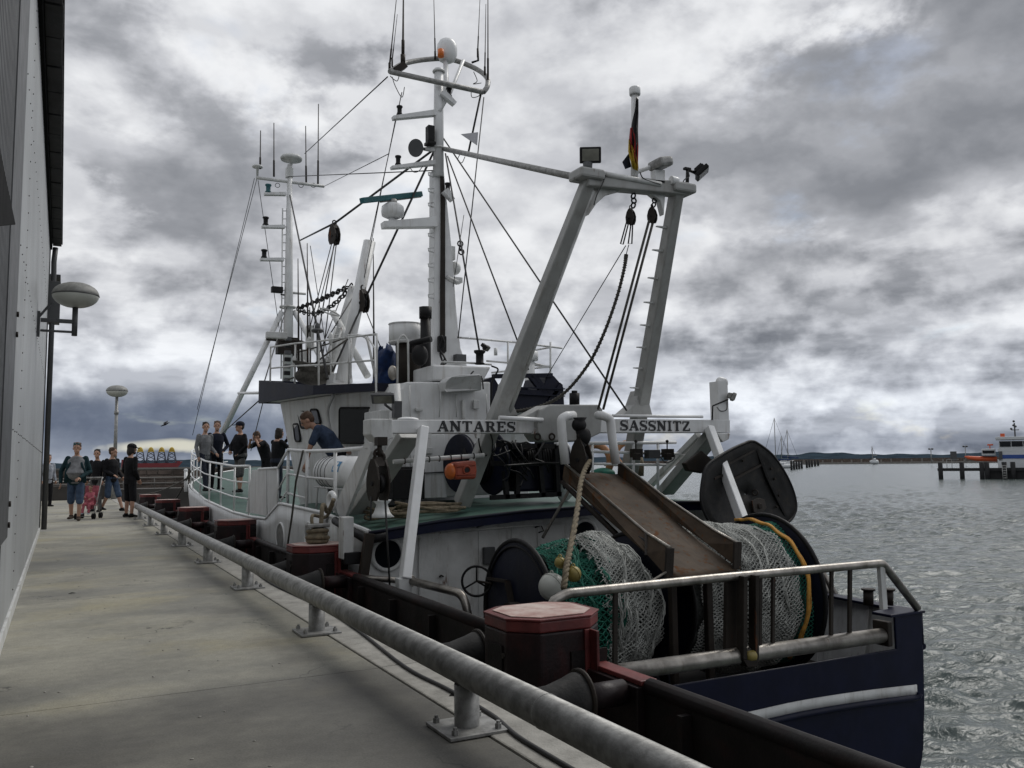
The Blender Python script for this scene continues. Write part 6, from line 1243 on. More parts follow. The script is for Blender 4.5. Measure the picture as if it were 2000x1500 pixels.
def lines(n_, x0, x1, r0, r1, t0, t1_, mt, par, nm, rad=.012, seed=4):
    rg = random.Random(seed); m = MB()
    for _ in range(n_): x = x0+(x1-x0)*rg.random(); a0 = t0+(t1_-t0)*rg.random(); q = r0+(r1-r0)*rg.random(); da = .6+rg.random(); dx = rg.uniform(-.25, .25); m.tube([V((x+dx*k/8, AY+q*math.cos(a0+da*k/8), AZ_+(q+.03*math.sin(k))*math.sin(a0+da*k/8))) for k in range(9)], rad, 5)
    m.build(nm, M[mt], par)
lines(12, 4.4, 4.9, .40, .62, 1.2, 3.4, 'rope_dk', nt, 'net_line'); lines(8, 4.35, 4.8, .45, .66, 1.2, 3.2, 'net_w', nt, 'net_line', .009, 6); lines(9, 5.1, 5.4, .74, .78, 2.6, 4.6, 'net_w', nt, 'net_line', .007, 9); lines(8, 4.4, 4.8, .5, .7, 1.3, 3, 'net_g', nt, 'net_line', .010, 12)
# slack folds and bunched strands hanging off the rolls
rf2 = random.Random(17)
for k_ in range(16):
    wn = k_ % 3 != 0; x = rf2.uniform(4.95, 5.45) if wn else rf2.uniform(4.5, 5.1); a0 = rf2.uniform(1.2, 3.9); P = []
    for j_ in range(9): a_ = a0+j_*.11; rr = .80+.03*math.sin(j_*.8) if wn else .74+.03*math.sin(j_*.9); P.append(V((x+.05*math.sin(j_*.5+k_), AY+rr*math.cos(a_), AZ_+rr*math.sin(a_))))
    m = MB()
    for q_ in range(4): m.tube([p+V((rf2.uniform(-.02, .02), rf2.uniform(-.012, .012), rf2.uniform(-.015, .015))) for p in P], .006, 4)
    m.build('net_fold', M['net_w' if wn else 'net_g'], nt)
for k_ in range(8):
    x = rf2.uniform(6.5, 7.3); a0 = rf2.uniform(1.3, 3.6); m = MB()
    for q_ in range(4): m.tube([V((x+.05*math.sin(j_*.6+k_)+rf2.uniform(-.02, .02), AY+(.86+rf2.uniform(-.01, .01))*math.cos(a0+j_*.1), AZ_+(.86+rf2.uniform(-.01, .01))*math.sin(a0+j_*.1))) for j_ in range(9)], .006, 4)
    m.build('net_fold', M['net_w'], nt2)
# ragged end and tufts of the white net
rg = random.Random(5); m = MB()
for _ in range(90):
    a = math.pi*rg.uniform(.3, 1.3); x = 4.88+rg.uniform(-.04, .04); r_ = .745; p = V((x, AY+r_*math.cos(a), AZ_+r_*math.sin(a))); m.tube([p, p+V((rg.uniform(-.06, .01), rg.uniform(-.03, .0), rg.uniform(-.03, .03))), p+V((rg.uniform(-.09, .02), rg.uniform(-.05, 0), rg.uniform(-.06, .02)))], .004, 4)
o = m.build('frayed_end', M['net_w'], nt); o['kind'] = 'stuff'
def flt(px, py, y, r, mt, nm, lab):
    p = atY(px, py, y); r_ = root(nm, lab, 'float', p-V((0, 0, r))); m = MB(); m.ell(p, r, n=18, m=12); m.build('ball', M[mt], r_); m = MB(); m.torus(p, (1, .3, .4), r*1.01, .006, 20, 5); m.torus(p+V((0, 0, r)), (1, .3, 0), .02, .006, 10, 5); m.build('seam_and_eye', M[mt], r_)
flt(1094, 1099, 7.1, .055, 'yellow', 'net_float', 'upper yellow net float in the green netting'); flt(1120, 1121, 6.98, .075, 'yellow', 'net_float', 'lower, larger yellow net float in the green netting'); flt(1078, 1146, 7.15, .13, 'lampglass', 'white_buoy', 'white ball buoy between the dark disc and the netting')
# laid rope hanging over the chute
P = [atY(*p) for p in ((1152, 900, 9.2), (1142, 918, 9.0), (1134, 945, 8.6), (1129, 985, 8.2), (1122, 1030, 7.6), (1112, 1080, 7.15), (1106, 1110, 6.95), (1101, 1150, 6.85))]; P = spline(P, 10)
m = MB()
for k in range(3):
    pts = []
    for i, p in enumerate(P):
        t = (P[min(i+1, len(P)-1)]-P[max(i-1, 0)]).normalized(); a, b_ = frame(t, V((1, 0, 0))); w = i*.9+k*2*math.pi/3; pts.append(p+a*.015*math.cos(w)+b_*.015*math.sin(w))
    m.tube(pts, .018, 7)
tag(m.build('laid_rope', M['rope']), 'thick twisted tan rope hanging from the middle block past the chute', 'rope')
m = MB(); m.tube([atY(1110, 960, 9.5), atY(1088, 1000, 9.4), atY(1060, 1050, 9.3)], .02, 6); m.build('stay_rod', M['rope_dk'], ship)
# ---- trawl door, a dished oval steel board
td = root('trawl_door', 'large black oval steel trawl door hanging at the starboard side', 'trawl door', atY(1460, 1100, 9.6))
O = [(1382, 862+28), (1420, 866), (1462, 862), (1500, 885), (1530, 925), (1548, 975), (1547, 1005), (1535, 1024), (1508, 1040), (1480, 1045), (1440, 1045), (1400, 1035), (1375, 1005), (1364, 970), (1366, 930)]
O = [(1369, 925), (1381, 905), (1420, 880), (1450, 866), (1463, 862), (1476, 867), (1503, 888), (1526, 920), (1543, 955), (1550, 985), (1547, 1003), (1536, 1018), (1512, 1033), (1480, 1043), (1440, 1046), (1405, 1040), (1378, 1015), (1364, 975)]
Y_ = lambda px, py: 9.5+.0026*(px-1460)-.0012*(py-950)
O = [(p.x, p.y) for p in spline([V((a_, b__, 0)) for a_, b__ in O+[O[0]]], 4)][:-1]
front = [atY(px, py, Y_(px, py)) for px, py in O]; cen = atY(1455, 965, 9.5+.03)
m = MB(); n = len(front); bk = V((.06, .10, 0)); rings = [[cen.lerp(p, s_)+V((0, .0, 0))-V((0, .05*s_**6, 0)) for p in front] for s_ in (.02, .3, .6, .85, 1.0)]
m.grid(rings, True, True); m.build('board', M['doorblk'], td, thick=.025)
m = MB(); m.tube(rings[-1], .022, 6, closed=True); m.build('edge_shoe', M['black'], td)
def tdp(px, py): return atY(px, py, Y_(px, py)-.02)
m = MB(); m.bar(tdp(1474, 868), tdp(1498, 935), .05, .05); m.bar(tdp(1498, 935), tdp(1536, 1014), .05, .05); m.build('centre_rib', M['doorblk'], td, bevel=.006)
for a, b_ in (((1420, 908), (1476, 878)), ((1432, 937), (1492, 905)), ((1395, 935), (1420, 925))): m = MB(); m.bar(tdp(*a), tdp(*b_), .02, .03); m.build('rib', M['dksteel'], td)
m = MB(); m.prism([tdp(1466, 978), tdp(1478, 972), tdp(1490, 975), tdp(1495, 992), tdp(1484, 1003), tdp(1470, 1000)], (0, -.03, 0)); m.cyl(tdp(1480, 988)+V((0, -.06, 0)), tdp(1480, 988), .04, 12); m.build('bracket_plate', M['dksteel'], td, bevel=.006)
m = MB(); m.torus(tdp(1475, 962), (1, .5, 0), .04, .01, 10, 5); [m.cyl(tdp(px, py)+V((0, -.03, 0)), tdp(px, py), .018, 8) for px, py in ((1520, 968), (1512, 935), (1530, 1000), (1516, 990), (1450, 900), (1505, 915))]; m.build('bolt_set', M['dksteel'], td)
chain(atY(1532, 1018, 9.4), atY(1526, 1040, 8.9), .0, .009, .05, par=td); chain(atY(1398, 905, 9.6), atY(1388, 1020, 9.2), .0, .012, .07, par=td)
m = MB(); m.prism([atY(1338, 905, 10), atY(1372, 880, 10), atY(1395, 900, 10), atY(1375, 925, 10), atY(1345, 920, 10)], (0, .1, 0)); m.build('door_hanger', M['dksteel'], ship, bevel=.02)
# ---- liferaft canister
rf_ = root('liferaft_canister', 'white liferaft canister with a blue sticker lying by the port rail', 'liferaft', (3.95, 12.7, .8))
a, b_ = atY(640, 922, 13.2), atY(700, 925, 11.75); a.x = atY(640, 922, 13.2).x; d = (b_-a); Ln = d.length; dn = d.normalized()
m = MB(); m.lathe([(.0, -.10), (.10, -.085), (.19, -.045), (.235, 0), (.245, .06), (.245, Ln*.48), (.255, Ln*.49), (.255, Ln*.52), (.245, Ln*.53), (.245, Ln-.06), (.235, Ln), (.17, Ln+.06), (.08, Ln+.10), (0, Ln+.105)], a, dn, 32); m.build('canister', M['white_clean'], rf_)
for u in (.10, .20, .30, .44): m = MB(); m.torus(a+dn*Ln*u, dn, .249, .004, 28, 5); m.build('strap', M['cable'], rf_)
A_, B_ = frame(dn); nv = V((-dn.y, dn.x, 0)); nv = nv if nv.x < 0 else -nv
def cyl_patch(u0, u1, t0, t1_, r, mt, nm, par):
    m = MB(); m.grid([[a+dn*Ln*u+(nv*math.cos(t)+V((0, 0, 1))*math.sin(t))*r for t in [t0+(t1_-t0)*k/6 for k in range(7)]] for u in (u0, u1)], True); return m.build(nm, M[mt], par)
stk = cyl_patch(.68, .90, .1, .75, .249, 'sticker', 'sticker', rf_)
cyl_patch(.71, .775, .18, .42, .2505, 'white_clean', 'figure', stk); cyl_patch(.81, .87, .18, .42, .2505, 'white_clean', 'figure', stk); cyl_patch(.76, .82, .48, .68, .2505, 'white_clean', 'figure', stk)
m = MB()
for u in (.1, .45, .8): q = a+dn*Ln*u; m.tube([q+nv*.2+V((0, 0, -.22)), q+nv*.22+V((0, 0, -.62))], .016, 6); m.tube([q-nv*.2+V((0, 0, -.22)), q-nv*.22+V((0, 0, -.62))], .016, 6)
m.tube([a+nv*.2+V((0, 0, -.22)), b_+nv*.2+V((0, 0, -.22))], .016, 6); m.build('cradle', M['white_worn'], rf_)
# ---- fairlead horn with the mooring rope
m = MB(); P = rnd([atX(628, 1045, 3.22), atX(640, 985, 3.22), atX(648, 962, 3.22), atX(658, 964, 3.22), atX(656, 985, 3.22), atX(640, 1020, 3.22)], .12, 5)
m.tube([atX(622, 1050, 3.24), atX(636, 1000, 3.24)], .055, 10); m.torus(atX(648, 978, 3.22), (1, .1, 0), .10, .038, 20, 8, sc_=(1, 1)); m.build('mooring_horn', M['white_clean'], ship)
m = MB(); m.tube(spline([atX(652, 975, 3.15), atX(640, 1000, 3.1), V((2.95, fy0+fs_+.1, .75)), V((2.9, fy0+fs_, .48))], 5), .028, 7); m.tube(spline([atX(650, 985, 3.15), atX(636, 1010, 3.1), V((2.82, fy0+fs_+.1, .62)), V((2.8, fy0+fs_-.02, .45))], 5), .022, 7); tag(m.build('mooring_rope', M['rope']), 'short yellowish mooring rope from the white horn to the bollard', 'rope')
m = MB(); P0 = atZ(590, 905, 1.3); m.tube([atX(592, 880, 3.2), atX(578, 940, 3.2), atX(570, 1010, 3.16), atX(562, 1062, 3.14), atX(560, 1080, 3.13)], .016, 6); tag(m.build('hand_line', M['rope_dk']), 'thin rope held over the rail by the man in the blue shirt', 'rope')
for (p, q, r_) in ((atX(372, 920, 3.25), atZ(325, 995, -.3), .03), (atX(372, 930, 3.25), atY(270, 965, 38), .02)):
    m = MB(); m.tube(sag(p, q, .15, 10), r_, 6); tag(m.build('mooring_line', M['rope_dk']), 'dark mooring line from the bow down to the fenders' if r_ > .025 else 'long thin mooring line from the bow to the pier end', 'rope')
# ---- tarp and net heap on the roof
def remesh(mb, name, mt, par, voxel=.012, smooth=4, at=None):
    o = mb.build(name, mt, par, at=at)
    md = o.modifiers.new('r', 'REMESH'); md.mode = 'VOXEL'; md.voxel_size = voxel; md.use_smooth_shade = True
    if smooth: s_ = o.modifiers.new('s', 'SMOOTH'); s_.factor = .6; s_.iterations = smooth
    RM.append(o); return o
RM = []
m = MB(); c = lambda px, py, y=13.9: atY(px, py, y)
rgt = random.Random(5)
for cx_, cy_, rx_, rz_ in ((752, 704, .19, .19), (744, 722, .12, .12), (752, 740, .19, .16), (742, 748, .14, .1), (763, 745, .14, .12), (756, 692, .15, .11)):
    m.ell(c(cx_, cy_), rx_, rx_, rz_)
for _ in range(26):
    a = rgt.random()*6.28; b__ = c(752, 722); h0 = rgt.uniform(-.28, .2); m.tube([b__+V((.17*math.cos(a), .17*math.sin(a), h0)), b__+V((.185*math.cos(a+.15), .185*math.sin(a+.15), h0+.12)), b__+V((.11*math.cos(a+.3), .11*math.sin(a+.3), h0+.26))], [.02, .032, .015], 6)
o = remesh(m, 'tarpaulin_cover', M['tarp'], None, .02, 3); tag(o, 'deep blue tarpaulin bundle lashed beside the funnel on the roof', 'tarpaulin')
c = lambda px, py, y=16.0: atY(px, py, y); rg = random.Random(11); m = MB(); m.ell(c(612, 735), .36, .3, .17)
for i in range(46):
    a0 = rg.random()*6.28; tl_ = rg.uniform(.3, 1.2); pts = []
    for k in range(12): a = a0+k*.35; pts.append(c(612, 732)+V((.39*math.cos(a)*math.cos(tl_*.6), .32*math.sin(a), .04+.22*abs(math.sin(a*.5+tl_)))))
    m.tube(pts, .012, 5)
o = m.build('net_heap', M['rope_dk']); tag(o, 'heap of tangled grey netting and rope on the wheelhouse roof', 'net')
m = MB(); m.box(c(578, 1000, 16), (.01, .01, .01))
# ================================================================ PEOPLE
MESHCACHE = {}
def limb(m, pts, rs, n=10, side=(1, 0, 0)):
    secs = []
    for i in range(len(pts)-1):
        p, q = V(pts[i]), V(pts[i+1])
        for k in range(3): u = k/3; secs.append((p.lerp(q, u), rs[i]+(rs[i+1]-rs[i])*u, rs[i]+(rs[i+1]-rs[i])*u))
    secs.append((V(pts[-1]), rs[-1], rs[-1])); m.tube([s_[0] for s_ in secs], [s_[1] for s_ in secs], n)
    for p, r in zip(pts, rs): m.ell(p, r, n=10, m=7)
def torso(m, pel, che, nec, W_, D_, belly=0, side=(1, 0, 0), fwd=(0, 1, 0), ex=0):
    f = V(fwd); mid = pel.lerp(che, .5)+f*belly*.6
    secs = [(pel-V((0, 0, .09)), W_*.72+ex, D_*.8+ex), (pel, W_*.86+ex, D_*.95+ex), (mid, W_*.80+belly*.5+ex, D_+belly*.7+ex), (che, W_*1.0+ex, D_*1.04+ex), (che.lerp(nec, .55), W_*.98+ex, D_*.82+ex), (nec-(nec-che)*.12, W_*.55+ex, D_*.6+ex), (nec, .055+ex*.5, .055+ex*.5)]
    m.loft(secs, side, 16)
def hand(m, w, d, side, s=1.0, grip=False):
    d = d.normalized(); a = V(side).normalized(); a = (a-d*a.dot(d)).normalized(); b_ = d.cross(a)
    m.loft([(w, .024*s, .018*s), (w+d*.045*s, .040*s, .017*s), (w+d*.085*s, .040*s, .013*s)], a, 8)
    for k, L_ in enumerate((.062, .072, .068, .052)):
        o = w+d*.08*s+a*(-.030+.020*k)*s; c1 = (d*.8+b_*(.6 if grip else .25)).normalized(); c2 = (d*(.1 if grip else .7)+b_*(1 if grip else .7)).normalized()
        m.tube([o, o+c1*L_*.5*s, o+c1*L_*.5*s+c2*L_*.55*s], [.0095*s, .009*s, .007*s], 6)
    o = w+d*.03*s-a*.035*s; m.tube([o, o+(-a*.6+d*.7+b_*.4).normalized()*.035*s, o+(-a*.4+d*.9+b_*.7).normalized()*.065*s], [.012*s, .011*s, .008*s], 6)
def person(loc, face, lab, J={}, H=1.8, top='black_cloth', topsleeve='long', bot='denim', botlen='long', shoe='shoe_black', hair='hair_d', hairlen=.0, cap=None, W_=.188, D_=.125, belly=0, open_jacket=None, headdir=None, legs=1.0, beard=False, glasses=False):
    r_ = root('person', lab, 'person', loc); s = H/1.8; hz_ = s*1.10; ca, sa = math.cos(face), math.sin(face)
    L = V(loc)
    def w(p): p = V(p)*s; return L+V((p.x*ca+p.y*sa, -p.x*sa+p.y*ca, p.z))      # local +y is the way they face, face = bearing from +Y to +X
    def dv(p): p = V(p); return V((p.x*ca+p.y*sa, -p.x*sa+p.y*ca, p.z))
    D0 = dict(pel=(0, 0, .95), che=(0, .01, 1.27), nec=(0, -.005, 1.50), head=(0, .03, 1.665), sl=(-.185, 0, 1.43), sr=(.185, 0, 1.43), el=(-.235, -.03, 1.14), er=(.235, -.03, 1.14), wl=(-.24, .07, .89), wr=(.24, .07, .89),
              hl=(-.09, 0, .92), hr=(.09, 0, .92), kl=(-.105, .03, .50), kr=(.105, .03, .50), al=(-.11, -.01, .085), ar=(.11, -.01, .085))
    D0.update(J); P = {k: w(v) for k, v in D0.items()}; side = dv((1, 0, 0)); f = dv((0, 1, 0))
    hd = dv(headdir) if headdir else f; hd.normalize(); hs = V((hd.y, -hd.x, 0)).normalized(); hu = hs.cross(hd); Rm = Matrix((hs, hd, hu)).transposed()
    h = lambda x, y, z: P['head']+Rm @ (V((x, y, z))*hz_)
    # body
    b = MB(); torso(b, P['pel'], P['che'], P['nec'], W_*s*.92, D_*s*.92, belly*.9*s, side, f)
    limb(b, [P['nec']-V((0, 0, .03)), P['head']-hu*.06*s-hd*.01*s], [.056*s, .052*s])
    b.ell(P['head']+hu*.02*hz_-hd*.008*hz_, .074*hz_, .093*hz_, .098*hz_, 18, 12, Rm); b.ell(h(0, .022, -.052), .055*hz_, .062*hz_, .066*hz_, 14, 9, Rm)
    b.ell(h(0, .093, -.012), .013*hz_, .020*hz_, .024*hz_, 8, 6, Rm); b.ell(h(0, .083, -.055), .024*hz_, .012*hz_, .010*hz_, 8, 6, Rm); b.ell(h(0, .074, -.088), .026*hz_, .018*hz_, .018*hz_, 8, 6, Rm); b.ell(h(0, .078, .030), .045*hz_, .012*hz_, .010*hz_, 8, 6, Rm)
    for q in (-1, 1): b.ell(h(q*.077, -.005, -.008), .010*hz_, .020*hz_, .031*hz_, 8, 6, Rm)
    for a_, c_, d_ in (('sl', 'el', 'wl'), ('sr', 'er', 'wr')): limb(b, [P[a_], P[c_], P[d_]], [.050*s, .040*s, .026*s])
    for a_, c_, d_ in (('hl', 'kl', 'al'), ('hr', 'kr', 'ar')):
        K, A = P[c_], P[d_]; limb(b, [P[a_], K], [.082*s, .056*s]); cf = K.lerp(A, .3)-f*.012*s; limb(b, [K, cf, A], [.054*s, .054*s, .036*s])
    o = remesh(b, 'body', M['skin'], r_, .011*s, 2)
    hm = MB()
    for a_, c_ in (('el', 'wl'), ('er', 'wr')): d = (P[c_]-P[a_]).normalized(); hand(hm, P[c_]-d*.01, d, f if abs(d.dot(f)) < .8 else side, s)
    o['hands'] = 1; HANDS.append((o, hm))
    ey = MB()
    for q in (-1, 1): ey.ell(h(q*.030, .082, .006), .010*hz_, .006*hz_, .006*hz_, 8, 5, Rm)
    ey.build('eyes', M['eye'], r_)
    # top
    t = MB(); ex = .014*s; lo = P['pel']-V((0, 0, .05))
    torso(t, lo if topsleeve == 'long' else P['pel'], P['che'], P['nec']-(P['nec']-P['che'])*.10, W_*s, D_*s, belly*s, side, f, ex)
    for a_, c_, d_ in (('sl', 'el', 'wl'), ('sr', 'er', 'wr')):
        if topsleeve == 'long': limb(t, [P[a_], P[c_], P[c_].lerp(P[d_], .93)], [.062*s, .053*s, .042*s])
        elif topsleeve == 'short': limb(t, [P[a_], P[a_].lerp(P[c_], .72)], [.070*s, .064*s])
        t.ell(P[a_]-V((0, 0, .008*s)), .064*s, n=10, m=7)
    remesh(t, 'jacket' if topsleeve == 'long' else 'shirt', M[top], r_, .013*s, 2)
    if open_jacket:
        t = MB(); torso(t, P['pel']-V((0, 0, .02)), P['che'], P['nec']-(P['nec']-P['che'])*.08, W_*s*.94, D_*s, (belly+.012)*s, side, f, ex*.4)
        t2 = [v+f*.022*s for v in t.v]; t.v = t2; remesh(t, 'shirt', M[open_jacket], r_, .014*s, 2)
        for q in (-1, 1):
            t = MB(); fr = D_*s+belly*s*1.25; xx = W_*.62+belly*.3
            t.loft([(P['nec']+side*q*.06*s+f*.03*s-V((0, 0, .06*s)), .025*s, .014*s), (P['che']+side*q*(xx-.01)*s+f*(fr*.7), .025*s, .014*s), (P['pel'].lerp(P['che'], .5)+side*q*(xx+.03)*s+f*(fr*.62), .035*s, .014*s), (P['pel']+side*q*(xx+.05)*s+f*(fr*.5)-V((0, 0, .09)), .04*s, .012*s)], side, 10)
            t.build('jacket_flap', M[top], r_)
    # trousers
    t = MB(); t.loft([(P['pel']+V((0, 0, .06)), W_*s*.86+.008+belly*.4, D_*s+.006+belly*.4), (P['pel']-V((0, 0, .02)), W_*s*.92+.012, D_*s*1.02+.01), (P['hl'].lerp(P['hr'], .5)-V((0, 0, .06)), W_*s*.86, D_*s*.9)], side, 14)
    for a_, c_, d_ in (('hl', 'kl', 'al'), ('hr', 'kr', 'ar')):
        if botlen == 'long': limb(t, [P[a_], P[c_], P[d_]+V((0, 0, .01))], [.094*s, .070*s, .058*s])
        else: k2 = P[c_].lerp(P[d_], .12); limb(t, [P[a_], k2], [.098*s, .084*s])
    remesh(t, 'trousers' if botlen == 'long' else 'shorts', M[bot], r_, .013*s, 2)
    for k_, q in (('al', -1), ('ar', 1)):
        A = P[k_]; base = A-V((0, 0, .075*s)); t = MB(); fd = (f+side*q*.18).normalized()
        t.loft([(base-fd*.075*s+V((0, 0, .035*s)), .034*s, .034*s), (base-fd*.02*s+V((0, 0, .045*s)), .042*s, .045*s), (base+fd*.06*s+V((0, 0, .034*s)), .046*s, .033*s), (base+fd*.13*s+V((0, 0, .026*s)), .047*s, .026*s), (base+fd*.175*s+V((0, 0, .020*s)), .030*s, .018*s)], V((fd.y, -fd.x, 0)), 12)
        t.tube([A-V((0, 0, .04*s)), A+V((0, 0, .02*s))], .046*s, 10); t.build('shoe', M[shoe], r_)
    t = MB(); t.ell(P['head']+hu*.045*hz_-hd*.022*hz_, .082*hz_, .096*hz_, .085*hz_, 16, 10, Rm); t.ell(h(0, -.045, .005), .076*hz_, .066*hz_, .080*hz_, 14, 9, Rm)
    if hairlen: t.ell(h(0, -.05, -.05), .08*hz_, .06*hz_, (.09+hairlen)*hz_, 12, 8, Rm); [t.ell(h(q*.066, -.01, -.02), .022*hz_, .05*hz_, (.06+hairlen)*hz_, 8, 6, Rm) for q in (-1, 1)]
    rg2 = random.Random(lab)
    for _ in range(14): a = rg2.random()*6.28; t.ell(h(.06*math.cos(a), -.02+.065*math.sin(a), .085+.02*rg2.random()), .022*s, n=6, m=4)
    o_h = remesh(t, 'hair', M[hair], r_, .010*s, 1)
    if beard: t = MB(); t.ell(h(0, .045, -.075), .054*hz_, .050*hz_, .040*hz_, 12, 8, Rm); t.build('beard', M[hair], r_)
    if glasses: t = MB(); [t.ell(h(q*.035, .075, .085), .028*hz_, .012*hz_, .018*hz_, 10, 6, Rm) for q in (-1, 1)]; t.tube([h(-.06, .07, .085), h(.06, .07, .085)], .004, 5); t.build('sunglasses', M['teal'], r_)
    if cap: 
        t = MB(); t.ell(P['head']+hu*.058*hz_-hd*.012*hz_, .090*hz_, .106*hz_, .076*hz_, 18, 9, Rm); t.loft([(h(0, .07, .045), .068*hz_, .012*hz_), (h(0, .13, .040), .062*hz_, .009*hz_), (h(0, .165, .034), .038*hz_, .006*hz_)], hs, 12); t.build('cap', M[cap], r_)
    return r_, w
HANDS = []
def G0(px, py): return atZ(px, py, 0)
lp = G0(146, 1017)
pA, wA = person(lp, R(180+10), 'heavy man in open teal jacket, grey T-shirt and denim shorts pushing a stroller', dict(wl=(-.12, .34, .98), el=(-.29, .02, 1.12), wr=(.31, .06, .86), er=(.33, -.04, 1.13), al=(-.10, .16, .085), kl=(-.11, .14, .50), ar=(.10, -.14, .11), kr=(.10, -.02, .50)),
      H=1.86, top='teal_cloth', bot='denim', botlen='short', shoe='shoe_brown', hair='hair_b', W_=.205, D_=.13, belly=.085, open_jacket='grey_cloth', glasses=True)
person(G0(187, 1000), R(180+35), 'young man in a dark jacket standing just behind the stroller', {}, H=1.78, top='black_cloth', bot='grey_shorts', botlen='long', headdir=(-.4, 1, 0), hair='hair_d', W_=.16)
person(G0(216, 999), R(180-40), 'man in a black jacket and denim shorts striding beside the lamp post', dict(al=(-.12, .30, .085), kl=(-.10, .16, .50), ar=(.12, -.20, .12), kr=(.11, .02, .50), wl=(-.22, .16, .95), wr=(.12, .20, 1.02)), H=1.83, top='black_cloth', bot='denim', botlen='short', hair='hair_b', W_=.185, headdir=(-.5, 1, 0))
person(G0(252, 1011), R(60), 'man all in black with a black cap standing by the end of the pipe rail', dict(wl=(-.14, .12, .92), wr=(.14, .14, .92)), H=1.84, top='black_cloth', bot='black_cloth', botlen='short', hair='hair_d', cap='black_cloth', hairlen=.02, beard=True, headdir=(.15, 1, -.1), W_=.17)
person(G0(91, 990), R(150), 'person in a pale jacket half hidden behind the shed corner', {}, H=1.7, top='pale_cloth', bot='black_cloth', hair='hair_b', W_=.16)
# stroller with child
sp_ = G0(172, 1013); stl = root('stroller', 'small folding stroller with a child in it, pushed by the man in teal', 'stroller', sp_)
f = V((math.sin(R(200)), math.cos(R(200)), 0)); sd_ = V((f.y, -f.x, 0)); q = lambda a, b_, z: sp_+f*a+sd_*b_+V((0, 0, z))
for a, b_ in ((.22, .20), (.22, -.20), (-.22, .22), (-.22, -.22)):
    m = MB(); [m.torus(q(a, b_+o_, .07), sd_, .058, .018, 16, 6) for o_ in (-.022, .022)]; m.cyl(q(a, b_-.03, .07), q(a, b_+.03, .07), .02, 8); m.build('wheel', M['shoe_black'], stl)
m = MB()
for s_ in (-1, 1): m.tube([q(.22, .20*s_, .07), q(-.05, .19*s_, .50), q(-.30, .20*s_, .98), q(-.38, .20*s_, 1.0)], .012, 8); m.tube([q(-.22, .22*s_, .07), q(.08, .19*s_, .52), q(.16, .18*s_, .56)], .012, 8)
m.tube([q(.22, -.2, .07), q(.22, .2, .07)], .010, 6); m.tube([q(-.38, -.2, 1.0), q(-.38, .2, 1.0)], .018, 8); m.build('frame', M['galv'], stl)
m = MB(); m.plate([q(.12, -.16, .34), q(.12, .16, .34), q(-.14, .16, .32), q(-.14, -.16, .32)], .03); m.plate([q(-.14, -.16, .32), q(-.14, .16, .32), q(-.24, .16, .80), q(-.24, -.16, .80)], .03); m.build('seat', M['pink_cloth'], stl, bevel=.01)
person(sp_+V((0, 0, .02))+f*(-.02), R(200), 'small child in pink clothes sitting in the stroller', dict(pel=(0, -.16, .68), che=(0, -.20, 1.0), nec=(0, -.21, 1.24), head=(0, -.16, 1.43), sl=(-.15, -.2, 1.17), sr=(.15, -.2, 1.17), el=(-.2, -.02, .98), er=(.2, -.02, .98), wl=(-.12, .2, .92), wr=(.12, .2, 1.0), hl=(-.09, -.1, .66), hr=(.09, -.1, .66), kl=(-.12, .32, .66), kr=(.12, .32, .66), al=(-.14, .42, .26), ar=(.14, .42, .26)),
       H=.92, top='pink_cloth', bot='pink_cloth', hair='hair_b', shoe='pale_cloth')
# on board
def DK(px, py, y): p = atY(px, py, y); return V((p.x, y, zfd(y)+.085))
person(DK(398, 955, 24.2), R(150), 'slim man in a grey sweater with rolled sleeves at the bow rail', dict(ar=(.16, .28, .10), kr=(.12, .16, .52), al=(-.13, -.10, .085), wl=(-.20, .20, .98), el=(-.24, -.06, 1.14)), H=1.87, top='grey_cloth', bot='denim_dark', hair='hair_d', W_=.155, headdir=(.6, 1, 0))
person(DK(421, 951, 24.6), R(165), 'man in a navy sweater with hands on his hips at the bow rail', dict(el=(-.36, -.10, 1.16), wl=(-.17, .02, 1.00), er=(.36, -.10, 1.16), wr=(.17, .02, 1.00)), H=1.89, top='navy_cloth', bot='black_cloth', hair='hair_b', W_=.175, headdir=(.5, 1, 0))
person(DK(468, 953, 23.8), R(250), 'man in a black jacket, dark cap and grey shorts on the bow deck', dict(el=(-.3, .02, 1.16), wl=(-.12, .10, .98), er=(.28, .10, 1.18), wr=(.1, .22, 1.05), al=(-.15, .08, .085), ar=(.15, -.08, .085), kl=(-.13, .06, .5), kr=(.13, -.01, .5)), H=1.9, top='black_cloth', bot='grey_shorts', botlen='short', hair='hair_d', cap='navy_cloth', W_=.225, D_=.155, headdir=(.1, 1, 0))
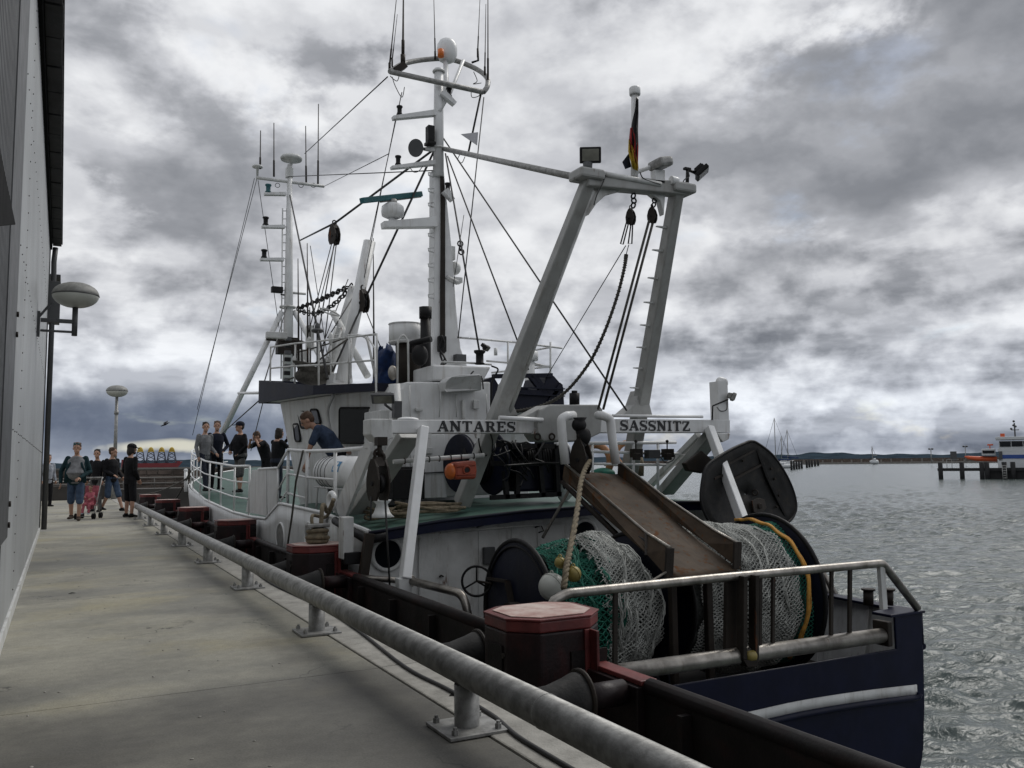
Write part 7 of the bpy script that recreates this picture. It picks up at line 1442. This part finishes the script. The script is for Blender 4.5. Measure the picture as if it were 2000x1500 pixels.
person(DK(520, 955, 23.2), R(255), 'person in a black T-shirt leaning forward with an arm raised to the head', dict(che=(0, .10, 1.24), nec=(0, .20, 1.42), head=(0, .30, 1.52), sl=(-.18, .18, 1.36), sr=(.18, .18, 1.36), el=(-.24, .34, 1.28), er=(.22, .40, 1.24), wl=(-.06, .34, 1.44), wr=(.02, .46, 1.40)), H=1.80, top='black_cloth', topsleeve='short', bot='black_cloth', hair='hair_b', W_=.195, D_=.135, headdir=(0, 1, -.5))
person(DK(540, 960, 21.5), R(70), 'person with tousled dark hair and a dark jacket holding up a camera', dict(che=(0, .04, 1.25), el=(-.24, .22, 1.24), er=(.24, .22, 1.24), wl=(-.07, .34, 1.50), wr=(.07, .34, 1.50), head=(0, .07, 1.64)), H=1.76, top='black_cloth', bot='denim_dark', W_=.20, D_=.145, hair='hair_d', hairlen=.03, headdir=(0, 1, -.15))
yb = 13.9; pB = atY(618, 985, yb); loc = V((pB.x, yb, .46))
person(V((3.98, 13.95, .45)), R(-75), 'man in a blue T-shirt bending over the side rail, arm reaching down', dict(pel=(0, -.06, .94), che=(0, .12, 1.20), nec=(0, .28, 1.38), head=(0, .41, 1.47), sl=(-.19, .24, 1.33), sr=(.19, .20, 1.35), el=(-.20, .36, 1.04), er=(.34, .00, 1.16), wl=(-.18, .42, .78), wr=(.24, -.18, 1.02), hl=(-.09, -.06, .91), hr=(.09, -.06, .91), al=(-.13, -.04, .085), ar=(.13, .04, .085)), H=1.88, top='blue_tee', topsleeve='short', bot='black_cloth', hair='hair_b', W_=.20, D_=.135, headdir=(0, .8, -.6))
# bake the skin and cloth surfaces
dg = bpy.context.evaluated_depsgraph_get()
for o in RM:
    me = bpy.data.meshes.new_from_object(o.evaluated_get(dg)); old = o.data; o.modifiers.clear(); o.data = me
    if not me.materials: me.materials.append(old.materials[0])
    me.polygons.foreach_set('use_smooth', [True]*len(me.polygons))
import bmesh
for o, hm in HANDS:
    bm = bmesh.new(); bm.from_mesh(o.data); c0 = WL[o.name]; hmesh = hm.mesh('h', c0); bm.from_mesh(hmesh); bm.to_mesh(o.data); bm.free(); bpy.data.meshes.remove(hmesh)
    del o['hands']
